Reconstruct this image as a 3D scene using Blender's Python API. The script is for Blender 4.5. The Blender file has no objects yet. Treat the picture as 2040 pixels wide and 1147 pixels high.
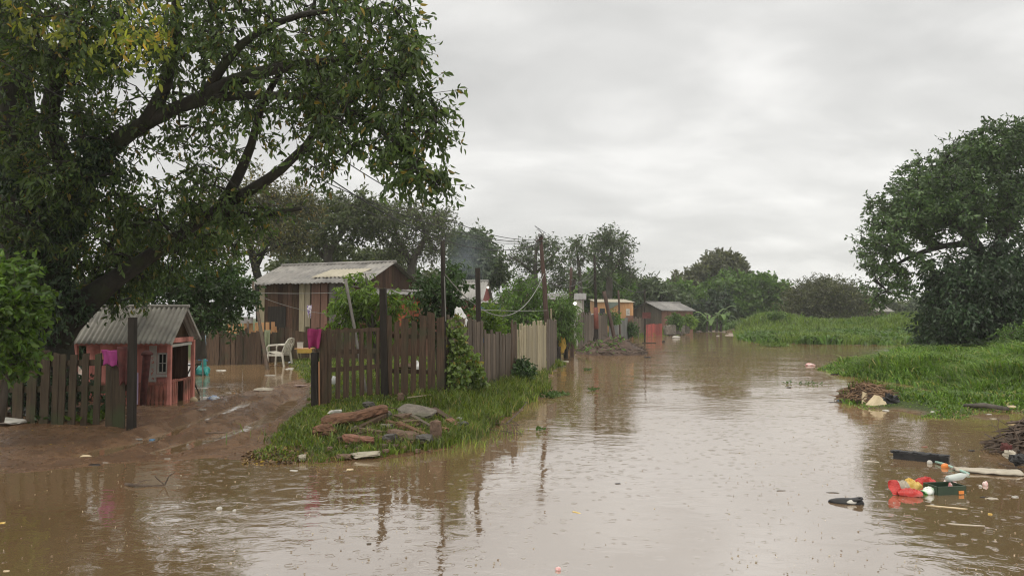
import bpy, math, random
import numpy as np
from mathutils import Vector, noise as mnoise

random.seed(7)
rng = np.random.default_rng(11)
SC = bpy.context.scene
COL = SC.collection
F = 1473.0
CAMH = 1.6
PITCH = math.atan((630 - 573.5) / F)
cP, sP = math.cos(PITCH), math.sin(PITCH)
R = math.radians


def ray(px, py):
    a = (px - 1020) / F
    u = (573.5 - py) / F
    return a, cP - u * sP, sP + u * cP


def at(px, py, Y):
    x, y, z = ray(px, py)
    t = Y / y
    return Vector((x * t, Y, CAMH + z * t))


def gd(px, py, z=0.0):
    x, y, zz = ray(px, py)
    t = (z - CAMH) / zz
    return Vector((x * t, y * t, z))


# ------------------------------------------------------------------ noise
def vn(x, y, seed=0):
    xi = np.floor(x); yi = np.floor(y)
    fx = x - xi; fy = y - yi
    fx = fx * fx * (3 - 2 * fx); fy = fy * fy * (3 - 2 * fy)

    def h(a, b):
        s = np.sin(a * 127.1 + b * 311.7 + seed * 74.7) * 43758.5453
        return s - np.floor(s)
    return (h(xi, yi) * (1 - fx) + h(xi + 1, yi) * fx) * (1 - fy) + (h(xi, yi + 1) * (1 - fx) + h(xi + 1, yi + 1) * fx) * fy


def fbm(x, y, seed=0, o=4):
    s = 0; a = .5
    for i in range(o):
        s = s + a * (vn(x, y, seed + i) - .5)
        x = x * 2.03 + 3.1; y = y * 2.03 + 1.7; a *= .5
    return s


def sdist(poly, x, y):
    """signed distance to polygon, positive inside"""
    x = np.asarray(x, float); y = np.asarray(y, float)
    d = np.full(x.shape, 1e9); ins = np.zeros(x.shape, bool)
    n = len(poly)
    for i in range(n):
        ax, ay = poly[i]; bx, by = poly[(i + 1) % n]
        ex, ey = bx - ax, by - ay
        t = np.clip(((x - ax) * ex + (y - ay) * ey) / (ex * ex + ey * ey + 1e-12), 0, 1)
        d = np.minimum(d, (x - ax - t * ex) ** 2 + (y - ay - t * ey) ** 2)
        c = (ay > y) != (by > y)
        with np.errstate(divide='ignore', invalid='ignore'):
            xx = (bx - ax) * (y - ay) / ((by - ay) if by != ay else 1e-12) + ax
        ins ^= c & (x < xx)
    d = np.sqrt(d)
    return np.where(ins, d, -d)


def pdist(line, x, y):
    d = np.full(np.shape(x), 1e9)
    for (ax, ay), (bx, by) in zip(line[:-1], line[1:]):
        ex, ey = bx - ax, by - ay
        t = np.clip(((x - ax) * ex + (y - ay) * ey) / (ex * ex + ey * ey), 0, 1)
        d = np.minimum(d, (x - ax - t * ex) ** 2 + (y - ay - t * ey) ** 2)
    return np.sqrt(d)


def ss(a, b, x):
    t = np.clip((x - a) / (b - a), 0, 1)
    return t * t * (3 - 2 * t)


# ------------------------------------------------------------------ mesh building
class B:
    def __init__(s):
        s.v = []; s.f = []

    def add(s, vs, fs):
        o = len(s.v)
        s.v.extend([tuple(p) for p in vs])
        s.f.extend([tuple(i + o for i in f) for f in fs])

    def hexa(s, p):  # 8 points: bottom 4 ccw, top 4 ccw
        s.add(p, [(3, 2, 1, 0), (4, 5, 6, 7), (0, 1, 5, 4), (1, 2, 6, 5), (2, 3, 7, 6), (3, 0, 4, 7)])

    def box(s, c, size, rz=0, tilt=None):
        c = Vector(c); x, y, z = [q / 2 for q in size]
        cr, sr = math.cos(rz), math.sin(rz)
        ex = Vector((cr, sr, 0)); ey = Vector((-sr, cr, 0)); ez = Vector((0, 0, 1))
        if tilt is not None:
            ex, ey, ez = tilt
        s.hexa([c + ex * a * x + ey * b * y + ez * d * z for d in (-1, 1) for a, b in ((-1, -1), (1, -1), (1, 1), (-1, 1))])

    def beam(s, p0, p1, w, t, up=None, w1=None):
        p0 = Vector(p0); p1 = Vector(p1); d = (p1 - p0).normalized()
        up = Vector(up) if up is not None else Vector((0, 1, 0))
        sd = d.cross(up)
        if sd.length < 1e-4:
            sd = d.cross(Vector((1, 0, 0)))
        sd.normalize(); n = sd.cross(d).normalized()
        w1 = w if w1 is None else w1
        s.hexa([p0 - sd * w / 2 - n * t / 2, p0 + sd * w / 2 - n * t / 2, p0 + sd * w / 2 + n * t / 2, p0 - sd * w / 2 + n * t / 2,
                p1 - sd * w1 / 2 - n * t / 2, p1 + sd * w1 / 2 - n * t / 2, p1 + sd * w1 / 2 + n * t / 2, p1 - sd * w1 / 2 + n * t / 2])

    def tube(s, pts, rad, n=6, cap=True):
        pts = [Vector(p) for p in pts]
        if not hasattr(rad, '__len__'):
            rad = [rad] * len(pts)
        o = len(s.v); side = None
        for i, p in enumerate(pts):
            d = (pts[min(i + 1, len(pts) - 1)] - pts[max(i - 1, 0)])
            d = d.normalized() if d.length > 1e-9 else Vector((0, 0, 1))
            if side is None:
                side = d.cross(Vector((0, 0, 1)))
                if side.length < .05: side = d.cross(Vector((1, 0, 0)))
            side = (side - d * side.dot(d)).normalized(); up = d.cross(side)
            for k in range(n):
                a = 2 * math.pi * k / n
                s.v.append(tuple(p + (side * math.cos(a) + up * math.sin(a)) * rad[i]))
        for i in range(len(pts) - 1):
            for k in range(n):
                k2 = (k + 1) % n
                s.f.append((o + i * n + k, o + i * n + k2, o + (i + 1) * n + k2, o + (i + 1) * n + k))
        if cap:
            s.f.append(tuple(o + k for k in range(n))[::-1])
            s.f.append(tuple(o + (len(pts) - 1) * n + k for k in range(n)))

    def blob(s, c, r, seed=0, amp=.3, fr=1.5, nu=14, nv=9, flat=None, rot=0):
        """lumpy closed solid"""
        c = Vector(c); o = len(s.v); cr, sr = math.cos(rot), math.sin(rot)
        for j in range(nv + 1):
            th = math.pi * j / nv
            for i in range(nu):
                ph = 2 * math.pi * i / nu
                d = Vector((math.sin(th) * math.cos(ph), math.sin(th) * math.sin(ph), math.cos(th)))
                k = 1 + amp * mnoise.noise(d * fr + Vector((seed * 7.3, seed * 3.1, seed))) + amp * .6 * mnoise.noise(d * fr * 2.7 + Vector((seed, 9, 4)))
                p = Vector((d.x * r[0], d.y * r[1], d.z * r[2])) * k
                if flat is not None: p.z = max(p.z, flat)
                s.v.append((c.x + p.x * cr - p.y * sr, c.y + p.x * sr + p.y * cr, c.z + p.z))
        for j in range(nv):
            for i in range(nu):
                i2 = (i + 1) % nu
                s.f.append((o + j * nu + i, o + (j + 1) * nu + i, o + (j + 1) * nu + i2, o + j * nu + i2))

    def rock(s, c, size, seed=0, rz=0, tilt=None, jag=.22):
        """angular chunk: a box with cut, displaced corners"""
        r = random.Random(seed); c = Vector(c)
        cr, sr = math.cos(rz), math.sin(rz)
        ex = Vector((cr, sr, 0)); ey = Vector((-sr, cr, 0)); ez = Vector((0, 0, 1))
        if tilt is not None: ex, ey, ez = tilt
        if max(size) > .05:
            o = len(s.v); nu, nv = 11, 7; off = Vector((seed * 3.7, seed * 1.9, seed * .7))
            for j in range(nv + 1):
                th = math.pi * j / nv
                for i in range(nu):
                    ph = 2 * math.pi * (i + .35 * (j % 2)) / nu
                    d = Vector((math.sin(th) * math.cos(ph), math.sin(th) * math.sin(ph), math.cos(th)))
                    q = (abs(d.x) ** 5 + abs(d.y) ** 5 + abs(d.z) ** 5) ** .2
                    d = d / q * (1 + jag * 1.3 * mnoise.noise(d * 1.6 + off) + jag * .8 * mnoise.noise(d * 4.1 + off))
                    s.v.append(tuple(c + ex * (d.x * size[0] * .5) + ey * (d.y * size[1] * .5) + ez * (d.z * size[2] * .5)))
            for j in range(nv):
                for i in range(nu):
                    i2 = (i + 1) % nu
                    s.f.append((o + j * nu + i, o + (j + 1) * nu + i, o + (j + 1) * nu + i2, o + j * nu + i2))
            return
        pts = []
        for d in (-1, 1):
            for k in range(7):
                a = 2 * math.pi * (k + r.uniform(-.25, .25)) / 7
                m = r.uniform(1 - jag, 1 + jag)
                q = max(abs(math.cos(a)), abs(math.sin(a)))
                pts.append(c + ex * (math.cos(a) / q * .5 * size[0] * m) + ey * (math.sin(a) / q * .5 * size[1] * m) + ez * (d * .5 * size[2] * r.uniform(1 - jag, 1 + jag)))
        o = len(s.v); s.v.extend(tuple(p) for p in pts)
        s.f.append(tuple(o + k for k in range(7))[::-1]); s.f.append(tuple(o + 7 + k for k in range(7)))
        for k in range(7):
            s.f.append((o + k, o + (k + 1) % 7, o + 7 + (k + 1) % 7, o + 7 + k))

    def lathe(s, base, prof, axis=(0, 0, 1), n=12):
        ax = Vector(axis).normalized(); sd = ax.cross(Vector((0, 0, 1)))
        if sd.length < .05: sd = ax.cross(Vector((1, 0, 0)))
        sd.normalize(); up = ax.cross(sd); o = len(s.v); base = Vector(base)
        for r, h in prof:
            for k in range(n):
                a = 2 * math.pi * k / n
                s.v.append(tuple(base + ax * h + (sd * math.cos(a) + up * math.sin(a)) * r))
        for i in range(len(prof) - 1):
            for k in range(n):
                k2 = (k + 1) % n
                s.f.append((o + i * n + k, o + i * n + k2, o + (i + 1) * n + k2, o + (i + 1) * n + k))
        s.f.append(tuple(o + k for k in range(n))[::-1]); s.f.append(tuple(o + (len(prof) - 1) * n + k for k in range(n)))

    def sheet(s, fn, nu, nv, th=0):
        """surface fn(u,v)->Vector; th adds a second, offset skin"""
        o = len(s.v)
        P = [[Vector(fn(i / nu, j / nv)) for i in range(nu + 1)] for j in range(nv + 1)]
        for row in P: s.v.extend(tuple(p) for p in row)
        w = nu + 1
        for j in range(nv):
            for i in range(nu):
                s.f.append((o + j * w + i, o + j * w + i + 1, o + (j + 1) * w + i + 1, o + (j + 1) * w + i))
        if th:
            o2 = len(s.v)
            for j in range(nv + 1):
                for i in range(nu + 1):
                    du = P[j][min(i + 1, nu)] - P[j][max(i - 1, 0)]; dv = P[min(j + 1, nv)][i] - P[max(j - 1, 0)][i]
                    n = du.cross(dv); n = n.normalized() if n.length > 1e-9 else Vector((0, 0, 1))
                    s.v.append(tuple(P[j][i] - n * th))
            for j in range(nv):
                for i in range(nu):
                    s.f.append((o2 + j * w + i, o2 + (j + 1) * w + i, o2 + (j + 1) * w + i + 1, o2 + j * w + i + 1))
            rim = [i for i in range(w)] + [j * w + nu for j in range(1, nv + 1)] + [nv * w + i for i in range(nu - 1, -1, -1)] + [j * w for j in range(nv - 1, 0, -1)]
            for a, b in zip(rim, rim[1:] + rim[:1]):
                s.f.append((o + b, o + a, o2 + a, o2 + b))

    def bounds(s):
        a = np.array(s.v); return a.min(0), a.max(0)


def mesh_obj(name, V, Fs, m, smooth=False):
    """V (N,3) array, Fs list of (M,k) index arrays"""
    me = bpy.data.meshes.new(name)
    V = np.asarray(V, np.float32)
    me.vertices.add(len(V)); me.vertices.foreach_set('co', V.ravel())
    idx = np.concatenate([np.asarray(f, np.int32).ravel() for f in Fs])
    tot = np.concatenate([np.full(len(f), np.asarray(f).shape[1], np.int32) for f in Fs])
    me.loops.add(len(idx)); me.loops.foreach_set('vertex_index', idx)
    me.polygons.add(len(tot))
    st = np.concatenate([[0], np.cumsum(tot)[:-1]]).astype(np.int32)
    me.polygons.foreach_set('loop_start', st); me.polygons.foreach_set('loop_total', tot)
    if smooth: me.polygons.foreach_set('use_smooth', np.ones(len(tot), bool))
    me.update(calc_edges=True)
    me.materials.append(m)
    o = bpy.data.objects.new(name, me); COL.objects.link(o)
    return o


def wloc(o):
    p = Vector((0, 0, 0))
    while o is not None:
        p = p + o.location; o = o.parent
    return p


def part(b, name, m, parent, smooth=False, label=None):
    off = wloc(parent)
    me = bpy.data.meshes.new(name)
    me.from_pydata([(v[0] - off.x, v[1] - off.y, v[2] - off.z) for v in b.v], [], b.f)
    if smooth: me.polygons.foreach_set('use_smooth', [True] * len(me.polygons))
    me.materials.append(m); me.update()
    o = bpy.data.objects.new(name, me); COL.objects.link(o); o.parent = parent
    if label: o['label'] = label
    return o


def props(o, label, cat, group=None, kind=None):
    if label: o['label'] = label
    if cat: o['category'] = cat
    if group: o['group'] = group
    if kind: o['kind'] = kind
    return o


def thing(name, label, cat, loc, group=None):
    o = bpy.data.objects.new(name, None); COL.objects.link(o)
    o.empty_display_size = .1; o.location = Vector(loc)
    return props(o, label, cat, group)


def one(b, name, m, label, cat, group=None, smooth=False):
    lo, hi = b.bounds()
    c = Vector(((lo[0] + hi[0]) / 2, (lo[1] + hi[1]) / 2, lo[2]))
    me = bpy.data.meshes.new(name)
    me.from_pydata([(v[0] - c.x, v[1] - c.y, v[2] - c.z) for v in b.v], [], b.f)
    if smooth: me.polygons.foreach_set('use_smooth', [True] * len(me.polygons))
    me.materials.append(m); me.update()
    o = bpy.data.objects.new(name, me); COL.objects.link(o); o.location = c
    return props(o, label, cat, group)


# ------------------------------------------------------------------ materials
def newmat(name):
    m = bpy.data.materials.new(name); m.use_nodes = True
    nt = m.node_tree; nt.nodes.clear()
    out = nt.nodes.new('ShaderNodeOutputMaterial')
    return m, nt, out


def nd(nt, t, **kw):
    n = nt.nodes.new(t)
    for k, v in kw.items():
        if k.startswith('i_'):
            k = k[2:].replace('_', ' ')
            n.inputs[k].default_value = v
        else:
            setattr(n, k, v)
    return n


def math_n(nt, op, a, b=None, c=None):
    n = nt.nodes.new('ShaderNodeMath'); n.operation = op
    for i, q in enumerate((a, b, c)):
        if q is None: continue
        if isinstance(q, (int, float)): n.inputs[i].default_value = q
        else: nt.links.new(q, n.inputs[i])
    return n.outputs[0]


def c4(c): return (c[0], c[1], c[2], 1)


def M(name, c1, c2, scale=(4, 4, 4), rough=.6, bump=.3, island=.15, detail=5, spec=.5, metal=0, dist=.01, lo=.3, hi=.7, c3=None, c3w=.12, hue=0):
    m, nt, out = newmat(name)
    L = nt.links.new
    p = nd(nt, 'ShaderNodeBsdfPrincipled'); p.inputs['Roughness'].default_value = rough
    p.inputs['Specular IOR Level'].default_value = spec; p.inputs['Metallic'].default_value = metal
    tc = nd(nt, 'ShaderNodeTexCoord'); mp = nd(nt, 'ShaderNodeMapping'); mp.inputs['Scale'].default_value = scale
    L(tc.outputs['Object'], mp.inputs['Vector'])
    geo = nd(nt, 'ShaderNodeNewGeometry')
    nz = nd(nt, 'ShaderNodeTexNoise', noise_dimensions='4D'); nz.inputs['Scale'].default_value = 1; nz.inputs['Detail'].default_value = detail
    nz.inputs['Roughness'].default_value = .62
    L(mp.outputs[0], nz.inputs['Vector'])
    L(math_n(nt, 'MULTIPLY', geo.outputs['Random Per Island'], 40.0), nz.inputs['W'])
    rp = nd(nt, 'ShaderNodeValToRGB'); rp.color_ramp.elements[0].position = lo; rp.color_ramp.elements[1].position = hi
    rp.color_ramp.elements[0].color = c4(c1); rp.color_ramp.elements[1].color = c4(c2)
    L(nz.outputs[0], rp.inputs[0])
    col = rp.outputs[0]
    if c3 is not None:
        n2 = nd(nt, 'ShaderNodeTexNoise'); n2.inputs['Scale'].default_value = 2.3; n2.inputs['Detail'].default_value = 3
        L(tc.outputs['Object'], n2.inputs['Vector'])
        r2 = nd(nt, 'ShaderNodeValToRGB'); r2.color_ramp.elements[0].position = .62 - c3w; r2.color_ramp.elements[1].position = .62 + .1
        L(n2.outputs[0], r2.inputs[0])
        mx = nd(nt, 'ShaderNodeMix', data_type='RGBA'); L(r2.outputs[0], mx.inputs[0]); L(col, mx.inputs[6]); mx.inputs[7].default_value = c4(c3)
        col = mx.outputs[2]
    if island or hue:
        hs = nd(nt, 'ShaderNodeHueSaturation')
        L(math_n(nt, 'MULTIPLY_ADD', geo.outputs['Random Per Island'], 2 * island, 1 - island), hs.inputs['Value'])
        if hue:
            fr = math_n(nt, 'FRACT', math_n(nt, 'MULTIPLY', geo.outputs['Random Per Island'], 13.7))
            L(math_n(nt, 'MULTIPLY_ADD', fr, 2 * hue, .5 - hue), hs.inputs['Hue'])
        L(col, hs.inputs['Color']); col = hs.outputs[0]
    L(col, p.inputs['Base Color'])
    if bump:
        bp = nd(nt, 'ShaderNodeBump'); bp.inputs['Strength'].default_value = bump; bp.inputs['Distance'].default_value = dist
        L(nz.outputs[0], bp.inputs['Height']); L(bp.outputs[0], p.inputs['Normal'])
    L(p.outputs[0], out.inputs[0])
    return m


def leafmat(name, c1, c2, odd=None, oddp=.05, trans=.25, rough=.45, val=.35, tr=(1, 1, .5), patch=.9):
    m, nt, out = newmat(name); L = nt.links.new
    geo = nd(nt, 'ShaderNodeNewGeometry'); r = geo.outputs['Random Per Island']
    rp = nd(nt, 'ShaderNodeValToRGB'); e = rp.color_ramp.elements
    e[0].position = 0; e[0].color = c4(c1); e[1].position = 1; e[1].color = c4(c2)
    if odd:
        e[1].position = 1 - oddp - .01
        q = e.new(1 - oddp); q.color = c4(odd)
        q = e.new(1.0); q.color = c4([x * .8 for x in odd])
    L(r, rp.inputs[0])
    hs = nd(nt, 'ShaderNodeHueSaturation')
    fr = math_n(nt, 'FRACT', math_n(nt, 'MULTIPLY', r, 17.3))
    tco = nd(nt, 'ShaderNodeTexCoord'); pn = nd(nt, 'ShaderNodeTexNoise'); pn.inputs['Scale'].default_value = patch; pn.inputs['Detail'].default_value = 3; L(tco.outputs['Object'], pn.inputs[0])
    pv_ = math_n(nt, 'MULTIPLY_ADD', pn.outputs[0], 1.7, .15)
    L(math_n(nt, 'MULTIPLY', pv_, math_n(nt, 'MULTIPLY_ADD', fr, 2 * val, 1 - val)), hs.inputs['Value']); L(rp.outputs[0], hs.inputs['Color'])
    p = nd(nt, 'ShaderNodeBsdfPrincipled'); p.inputs['Roughness'].default_value = rough
    L(hs.outputs[0], p.inputs['Base Color'])
    t = nd(nt, 'ShaderNodeBsdfTranslucent')
    mv = nd(nt, 'ShaderNodeMix', data_type='RGBA', blend_type='MULTIPLY'); mv.inputs[0].default_value = 1
    L(hs.outputs[0], mv.inputs[6]); mv.inputs[7].default_value = (2.2 * tr[0], 2.2 * tr[1], 2.2 * tr[2], 1)
    L(mv.outputs[2], t.inputs['Color'])
    ms = nd(nt, 'ShaderNodeMixShader'); ms.inputs[0].default_value = trans
    L(p.outputs[0], ms.inputs[1]); L(t.outputs[0], ms.inputs[2]); L(ms.outputs[0], out.inputs[0])
    return m


W = (14, 14, 1.1)
MAT = dict(
    picket=M('weathered_dark_wood', (.032, .02, .013), (.115, .074, .047), (40, 40, 2.5), .65, .7, .35, c3=(.055, .055, .03), spec=.25, detail=8),
    picket_l=M('damp_mossy_wood', (.026, .019, .012), (.085, .062, .038), (40, 40, 2.5), .65, .7, .35, c3=(.05, .06, .026), spec=.25, detail=8),
    pale=M('pale_yellow_wood', (.2, .165, .1), (.4, .34, .22), (40, 40, 2.5), .6, .4, .25),
    grey=M('grey_old_wood', (.05, .038, .029), (.16, .125, .095), (40, 40, 2), .65, .6, .35, spec=.25, detail=8),
    house=M('brown_plank', (.03, .017, .011), (.1, .058, .036), (25, 25, 1.6), .75, .4, .4, hue=.012, spec=.2),
    housegrey=M('grey_plank', (.09, .08, .07), (.19, .17, .15), (25, 25, 1.6), .7, .4, .2),
    red=M('faded_red_paint', (.5, .17, .135), (.7, .31, .26), (9, 9, 3), .6, .3, .22, c3=(.2, .07, .05), c3w=.1, spec=.3),
    redd=M('red_paint_muddy', (.3, .095, .065), (.6, .22, .17), (9, 9, 3), .5, .25, .22, c3=(.1, .05, .03), c3w=.16),
    white=M('off_white_paint', (.36, .35, .31), (.6, .58, .53), (6, 6, 6), .5, .15, .05),
    plastic=M('white_plastic', (.4, .37, .3), (.66, .63, .55), (7, 7, 7), .4, .1, .04, c3=(.34, .3, .23), c3w=.14),
    fibre=M('grey_fibre_cement', (.25, .235, .205), (.43, .41, .36), (3, 3, 3), .55, .25, .12, c3=(.17, .165, .15), c3w=.1),
    tin=M('weathered_grey_roof', (.15, .14, .13), (.29, .275, .25), (2, 2, 2), .5, .25, .2, c3=(.13, .125, .12), c3w=.12),
    tinpale=M('pale_roof_sheet', (.33, .3, .22), (.46, .42, .33), (2, 2, 2), .5, .15, .1),
    tindark=M('dark_roof_sheet', (.1, .095, .09), (.2, .19, .18), (2, 2, 2), .5, .25, .2),
    orange=M('orange_board', (.44, .22, .09), (.62, .36, .17), (8, 8, 1.2), .6, .2, .15),
    orangered=M('orange_red_board', (.2, .04, .015), (.42, .1, .03), (5, 5, 2), .6, .2, .3, c3=(.06, .03, .02), c3w=.2),
    rust=M('reddish_plank', (.12, .06, .04), (.23, .115, .08), (10, 10, 1.2), .7, .3, .3),
    bark=M('dark_mossy_bark', (.009, .008, .006), (.034, .03, .02), (9, 9, 3), .8, 1.0, 0, detail=8, dist=.05, c3=(.03, .04, .012), c3w=.1),
    bark2=M('grey_brown_bark', (.045, .038, .03), (.12, .105, .085), (8, 8, 2), .8, .6, 0, dist=.03),
    pole=M('reddish_pole_wood', (.035, .019, .013), (.095, .052, .036), (20, 20, 1.5), .65, .5, 0),
    poledark=M('dark_pole_wood', (.013, .011, .009), (.045, .037, .03), (26, 26, 1.8), .7, .6, 0, spec=.2, detail=8),
    polegrey=M('grey_pole_wood', (.1, .09, .08), (.19, .175, .15), (20, 20, 1.5), .6, .4, 0),
    wire=M('wire_dark', (.03, .03, .03), (.06, .06, .06), bump=0),
    wirepale=M('wire_pale', (.17, .17, .155), (.25, .25, .23), bump=0),
    log=M('broken_red_brown_timber', (.055, .024, .012), (.25, .125, .068), (9, 34, 34), .75, 1.0, .1, detail=8, dist=.03),
    stone=M('wet_concrete_rubble', (.075, .064, .05), (.21, .18, .145), (12, 12, 12), .65, 1.0, .25, detail=9, dist=.03, c3=(.07, .07, .035)),
    stonebrown=M('brown_rubble', (.065, .038, .024), (.2, .125, .082), (12, 12, 12), .7, 1.0, .25, detail=9, dist=.03, c3=(.06, .06, .03)),
    stonedark=M('dark_wet_stone', (.03, .027, .024), (.1, .09, .08), (9, 9, 9), .5, .9, .1, c3=(.06, .06, .03)),
    stonepale=M('pale_stone', (.25, .22, .16), (.45, .41, .32), (9, 9, 9), .6, .6, .1),
    brick=M('brick_chunk', (.12, .05, .03), (.29, .135, .085), (14, 14, 14), .7, .6, .1),
    moss=M('mossy_stone', (.03, .04, .015), (.09, .085, .045), (9, 9, 9), .8, .8, 0),
    black=M('black_plastic', (.006, .006, .007), (.024, .023, .023), (14, 14, 14), .4, .7, 0, spec=.35),
    soil=M('brown_soil_heap', (.03, .018, .012), (.13, .08, .055), (5, 5, 5), .7, 1.0, 0, detail=9, dist=.06),
    twig=M('twig_brown', (.035, .022, .015), (.12, .085, .06), (12, 12, 12), .75, .3, .35),
    straw=M('dry_reddish_grass', (.1, .055, .03), (.24, .15, .08), (12, 12, 12), .75, .2, .35),
    cream=M('cream_foam', (.5, .4, .24), (.68, .57, .38), (9, 9, 9), .6, .3, 0),
    sack=M('wet_beige_sack', (.32, .28, .21), (.52, .47, .38), (9, 9, 9), .4, .4, 0),
    redpl=M('red_glossy_wrapper', (.38, .02, .016), (.58, .05, .04), (22, 22, 22), .25, .8, 0, c3=(.62, .42, .36), c3w=.06),
    yellow=M('yellow_wrapper', (.55, .32, .03), (.72, .56, .2), (16, 16, 16), .3, .3, 0),
    pinkw=M('pink_white_wrapper', (.7, .25, .25), (.8, .66, .62), (25, 25, 25), .3, .4, 0, lo=.42, hi=.55),
    greenw=M('green_white_wrapper', (.08, .4, .06), (.75, .78, .74), (14, 14, 14), .3, .4, 0, lo=.42, hi=.52),
    clear=M('clear_bottle_plastic', (.4, .45, .42), (.6, .64, .6), (6, 6, 6), .12, .1, 0, spec=.8),
    darkgreen=M('dark_green_crate', (.012, .03, .016), (.035, .06, .03), (6, 6, 6), .45, .2, 0),
    orangep=M('orange_plastic', (.6, .16, .03), (.8, .28, .06), (6, 6, 6), .3, .1, 0),
    teal=M('teal_plastic', (.01, .2, .19), (.04, .36, .32), (5, 5, 5), .3, .1, 0),
    blue=M('blue_plastic', (.03, .13, .3), (.08, .25, .42), (5, 5, 5), .4, .2, 0),
    bluewhite=M('blue_white_bag', (.2, .3, .5), (.7, .72, .75), (14, 14, 14), .3, .5, 0, lo=.4, hi=.55),
    whitebag=M('white_wet_bag', (.5, .5, .5), (.75, .74, .72), (9, 9, 9), .3, .5, .1),
    magenta=M('magenta_cloth', (.2, .012, .075), (.38, .035, .15), (9, 9, 9), .8, .4, 0),
    pink=M('pink_purple_cloth', (.26, .03, .16), (.42, .07, .27), (9, 9, 9), .8, .4, 0),
    maroon=M('maroon_rag', (.045, .012, .01), (.13, .035, .03), (14, 14, 14), .85, .6, 0, c3=(.2, .09, .08)),
    lilac=M('lilac_board', (.36, .27, .42), (.5, .4, .55), (9, 9, 3), .6, .2, 0),
    greencloth=M('grey_green_cloth', (.16, .18, .1), (.27, .29, .18), (9, 9, 9), .85, .3, 0),
    bluecloth=M('light_blue_cloth', (.25, .36, .45), (.4, .52, .6), (9, 9, 9), .85, .3, 0),
    patterned=M('purple_white_cloth', (.16, .09, .28), (.7, .66, .7), (14, 14, 14), .85, .3, 0, lo=.45, hi=.52),
    yellowcloth=M('yellow_cloth', (.4, .24, .04), (.55, .36, .08), (6, 6, 6), .8, .3, 0),
    concrete=M('grey_concrete', (.22, .21, .2), (.36, .35, .33), (5, 5, 5), .75, .4, 0),
    pinkbrick=M('pinkish_wall', (.3, .2, .17), (.42, .3, .26), (5, 5, 5), .7, .3, .1),
    glassdark=M('dark_pane', (.01, .012, .012), (.03, .035, .035), (5, 5, 5), .1, 0, 0),
    rubberpurple=M('purple_foam_board', (.1, .03, .06), (.17, .06, .1), (5, 5, 5), .5, .2, 0),
    cement=M('pale_plaster', (.4, .38, .34), (.52, .5, .46), (4, 4, 4), .7, .2, 0),
)
# foliage
LM = dict(
    big=leafmat('broad_dark_leaf', (.028, .058, .013), (.085, .13, .03), odd=(.2, .15, .03), oddp=.04, trans=.34),
    bigwarm=leafmat('olive_small_leaf', (.05, .055, .018), (.11, .11, .035), odd=(.2, .14, .03), oddp=.06, trans=.22),
    lime=leafmat('bright_green_leaf', (.045, .1, .012), (.11, .19, .022), trans=.3),
    peach=leafmat('fresh_green_leaf', (.075, .14, .02), (.15, .23, .035), trans=.35),
    dark=leafmat('dark_green_leaf', (.025, .058, .014), (.055, .105, .026), trans=.2),
    mid=leafmat('mid_green_leaf', (.05, .11, .015), (.1, .175, .03), trans=.25),
    euc=leafmat('grey_green_leaf', (.04, .068, .026), (.085, .12, .05), trans=.2),
    euc2=leafmat('olive_green_leaf', (.05, .072, .026), (.1, .125, .046), trans=.2),
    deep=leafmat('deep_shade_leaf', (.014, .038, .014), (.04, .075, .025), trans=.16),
    right=leafmat('blue_green_leaf', (.032, .07, .021), (.082, .135, .038), trans=.2),
    bronze=leafmat('brownish_leaf', (.046, .056, .02), (.095, .105, .038), trans=.2),
    banana=leafmat('banana_leaf', (.08, .16, .03), (.16, .26, .06), trans=.35),
    grass=leafmat('grass_blade', (.06, .1, .013), (.155, .2, .034), odd=(.28, .23, .09), oddp=.08, trans=.3, val=.4, patch=1.8),
    tallgrass=leafmat('tall_grass_blade', (.05, .115, .014), (.16, .25, .045), odd=(.3, .28, .1), oddp=.05, trans=.3, val=.45, patch=.6),
    fargrass=leafmat('far_grass_blade', (.08, .14, .025), (.15, .21, .04), trans=.3, val=.25),
    vine=leafmat('vine_leaf', (.09, .15, .03), (.2, .27, .07), odd=(.3, .25, .06), oddp=.06, trans=.25, rough=.35),
    litterleaf=leafmat('fallen_leaf', (.06, .035, .018), (.22, .14, .06), odd=(.4, .28, .05), oddp=.1, trans=.05),
)
# ------------------------------------------------------------------ camera, sky, sun
cam = bpy.data.cameras.new('camera'); camo = bpy.data.objects.new('camera', cam); COL.objects.link(camo)
cam.sensor_width = 36; cam.lens = 36 * F / 2040; cam.clip_end = 2000; cam.clip_start = .05
camo.location = (0, 0, CAMH); camo.rotation_euler = (R(90) + PITCH, 0, 0)
SC.camera = camo
SC.view_settings.view_transform = 'Standard'; SC.view_settings.look = 'None'
SC.view_settings.exposure = .18; SC.view_settings.gamma = 1; SC.view_settings.use_curve_mapping = False
SC.cycles.use_denoising = True; SC.cycles.filter_width = 1.15
SC.cycles.max_bounces = 6; SC.cycles.diffuse_bounces = 3; SC.cycles.glossy_bounces = 3
SC.cycles.transmission_bounces = 3; SC.cycles.volume_bounces = 1
SC.cycles.use_adaptive_sampling = True; SC.cycles.adaptive_threshold = .008

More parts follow.
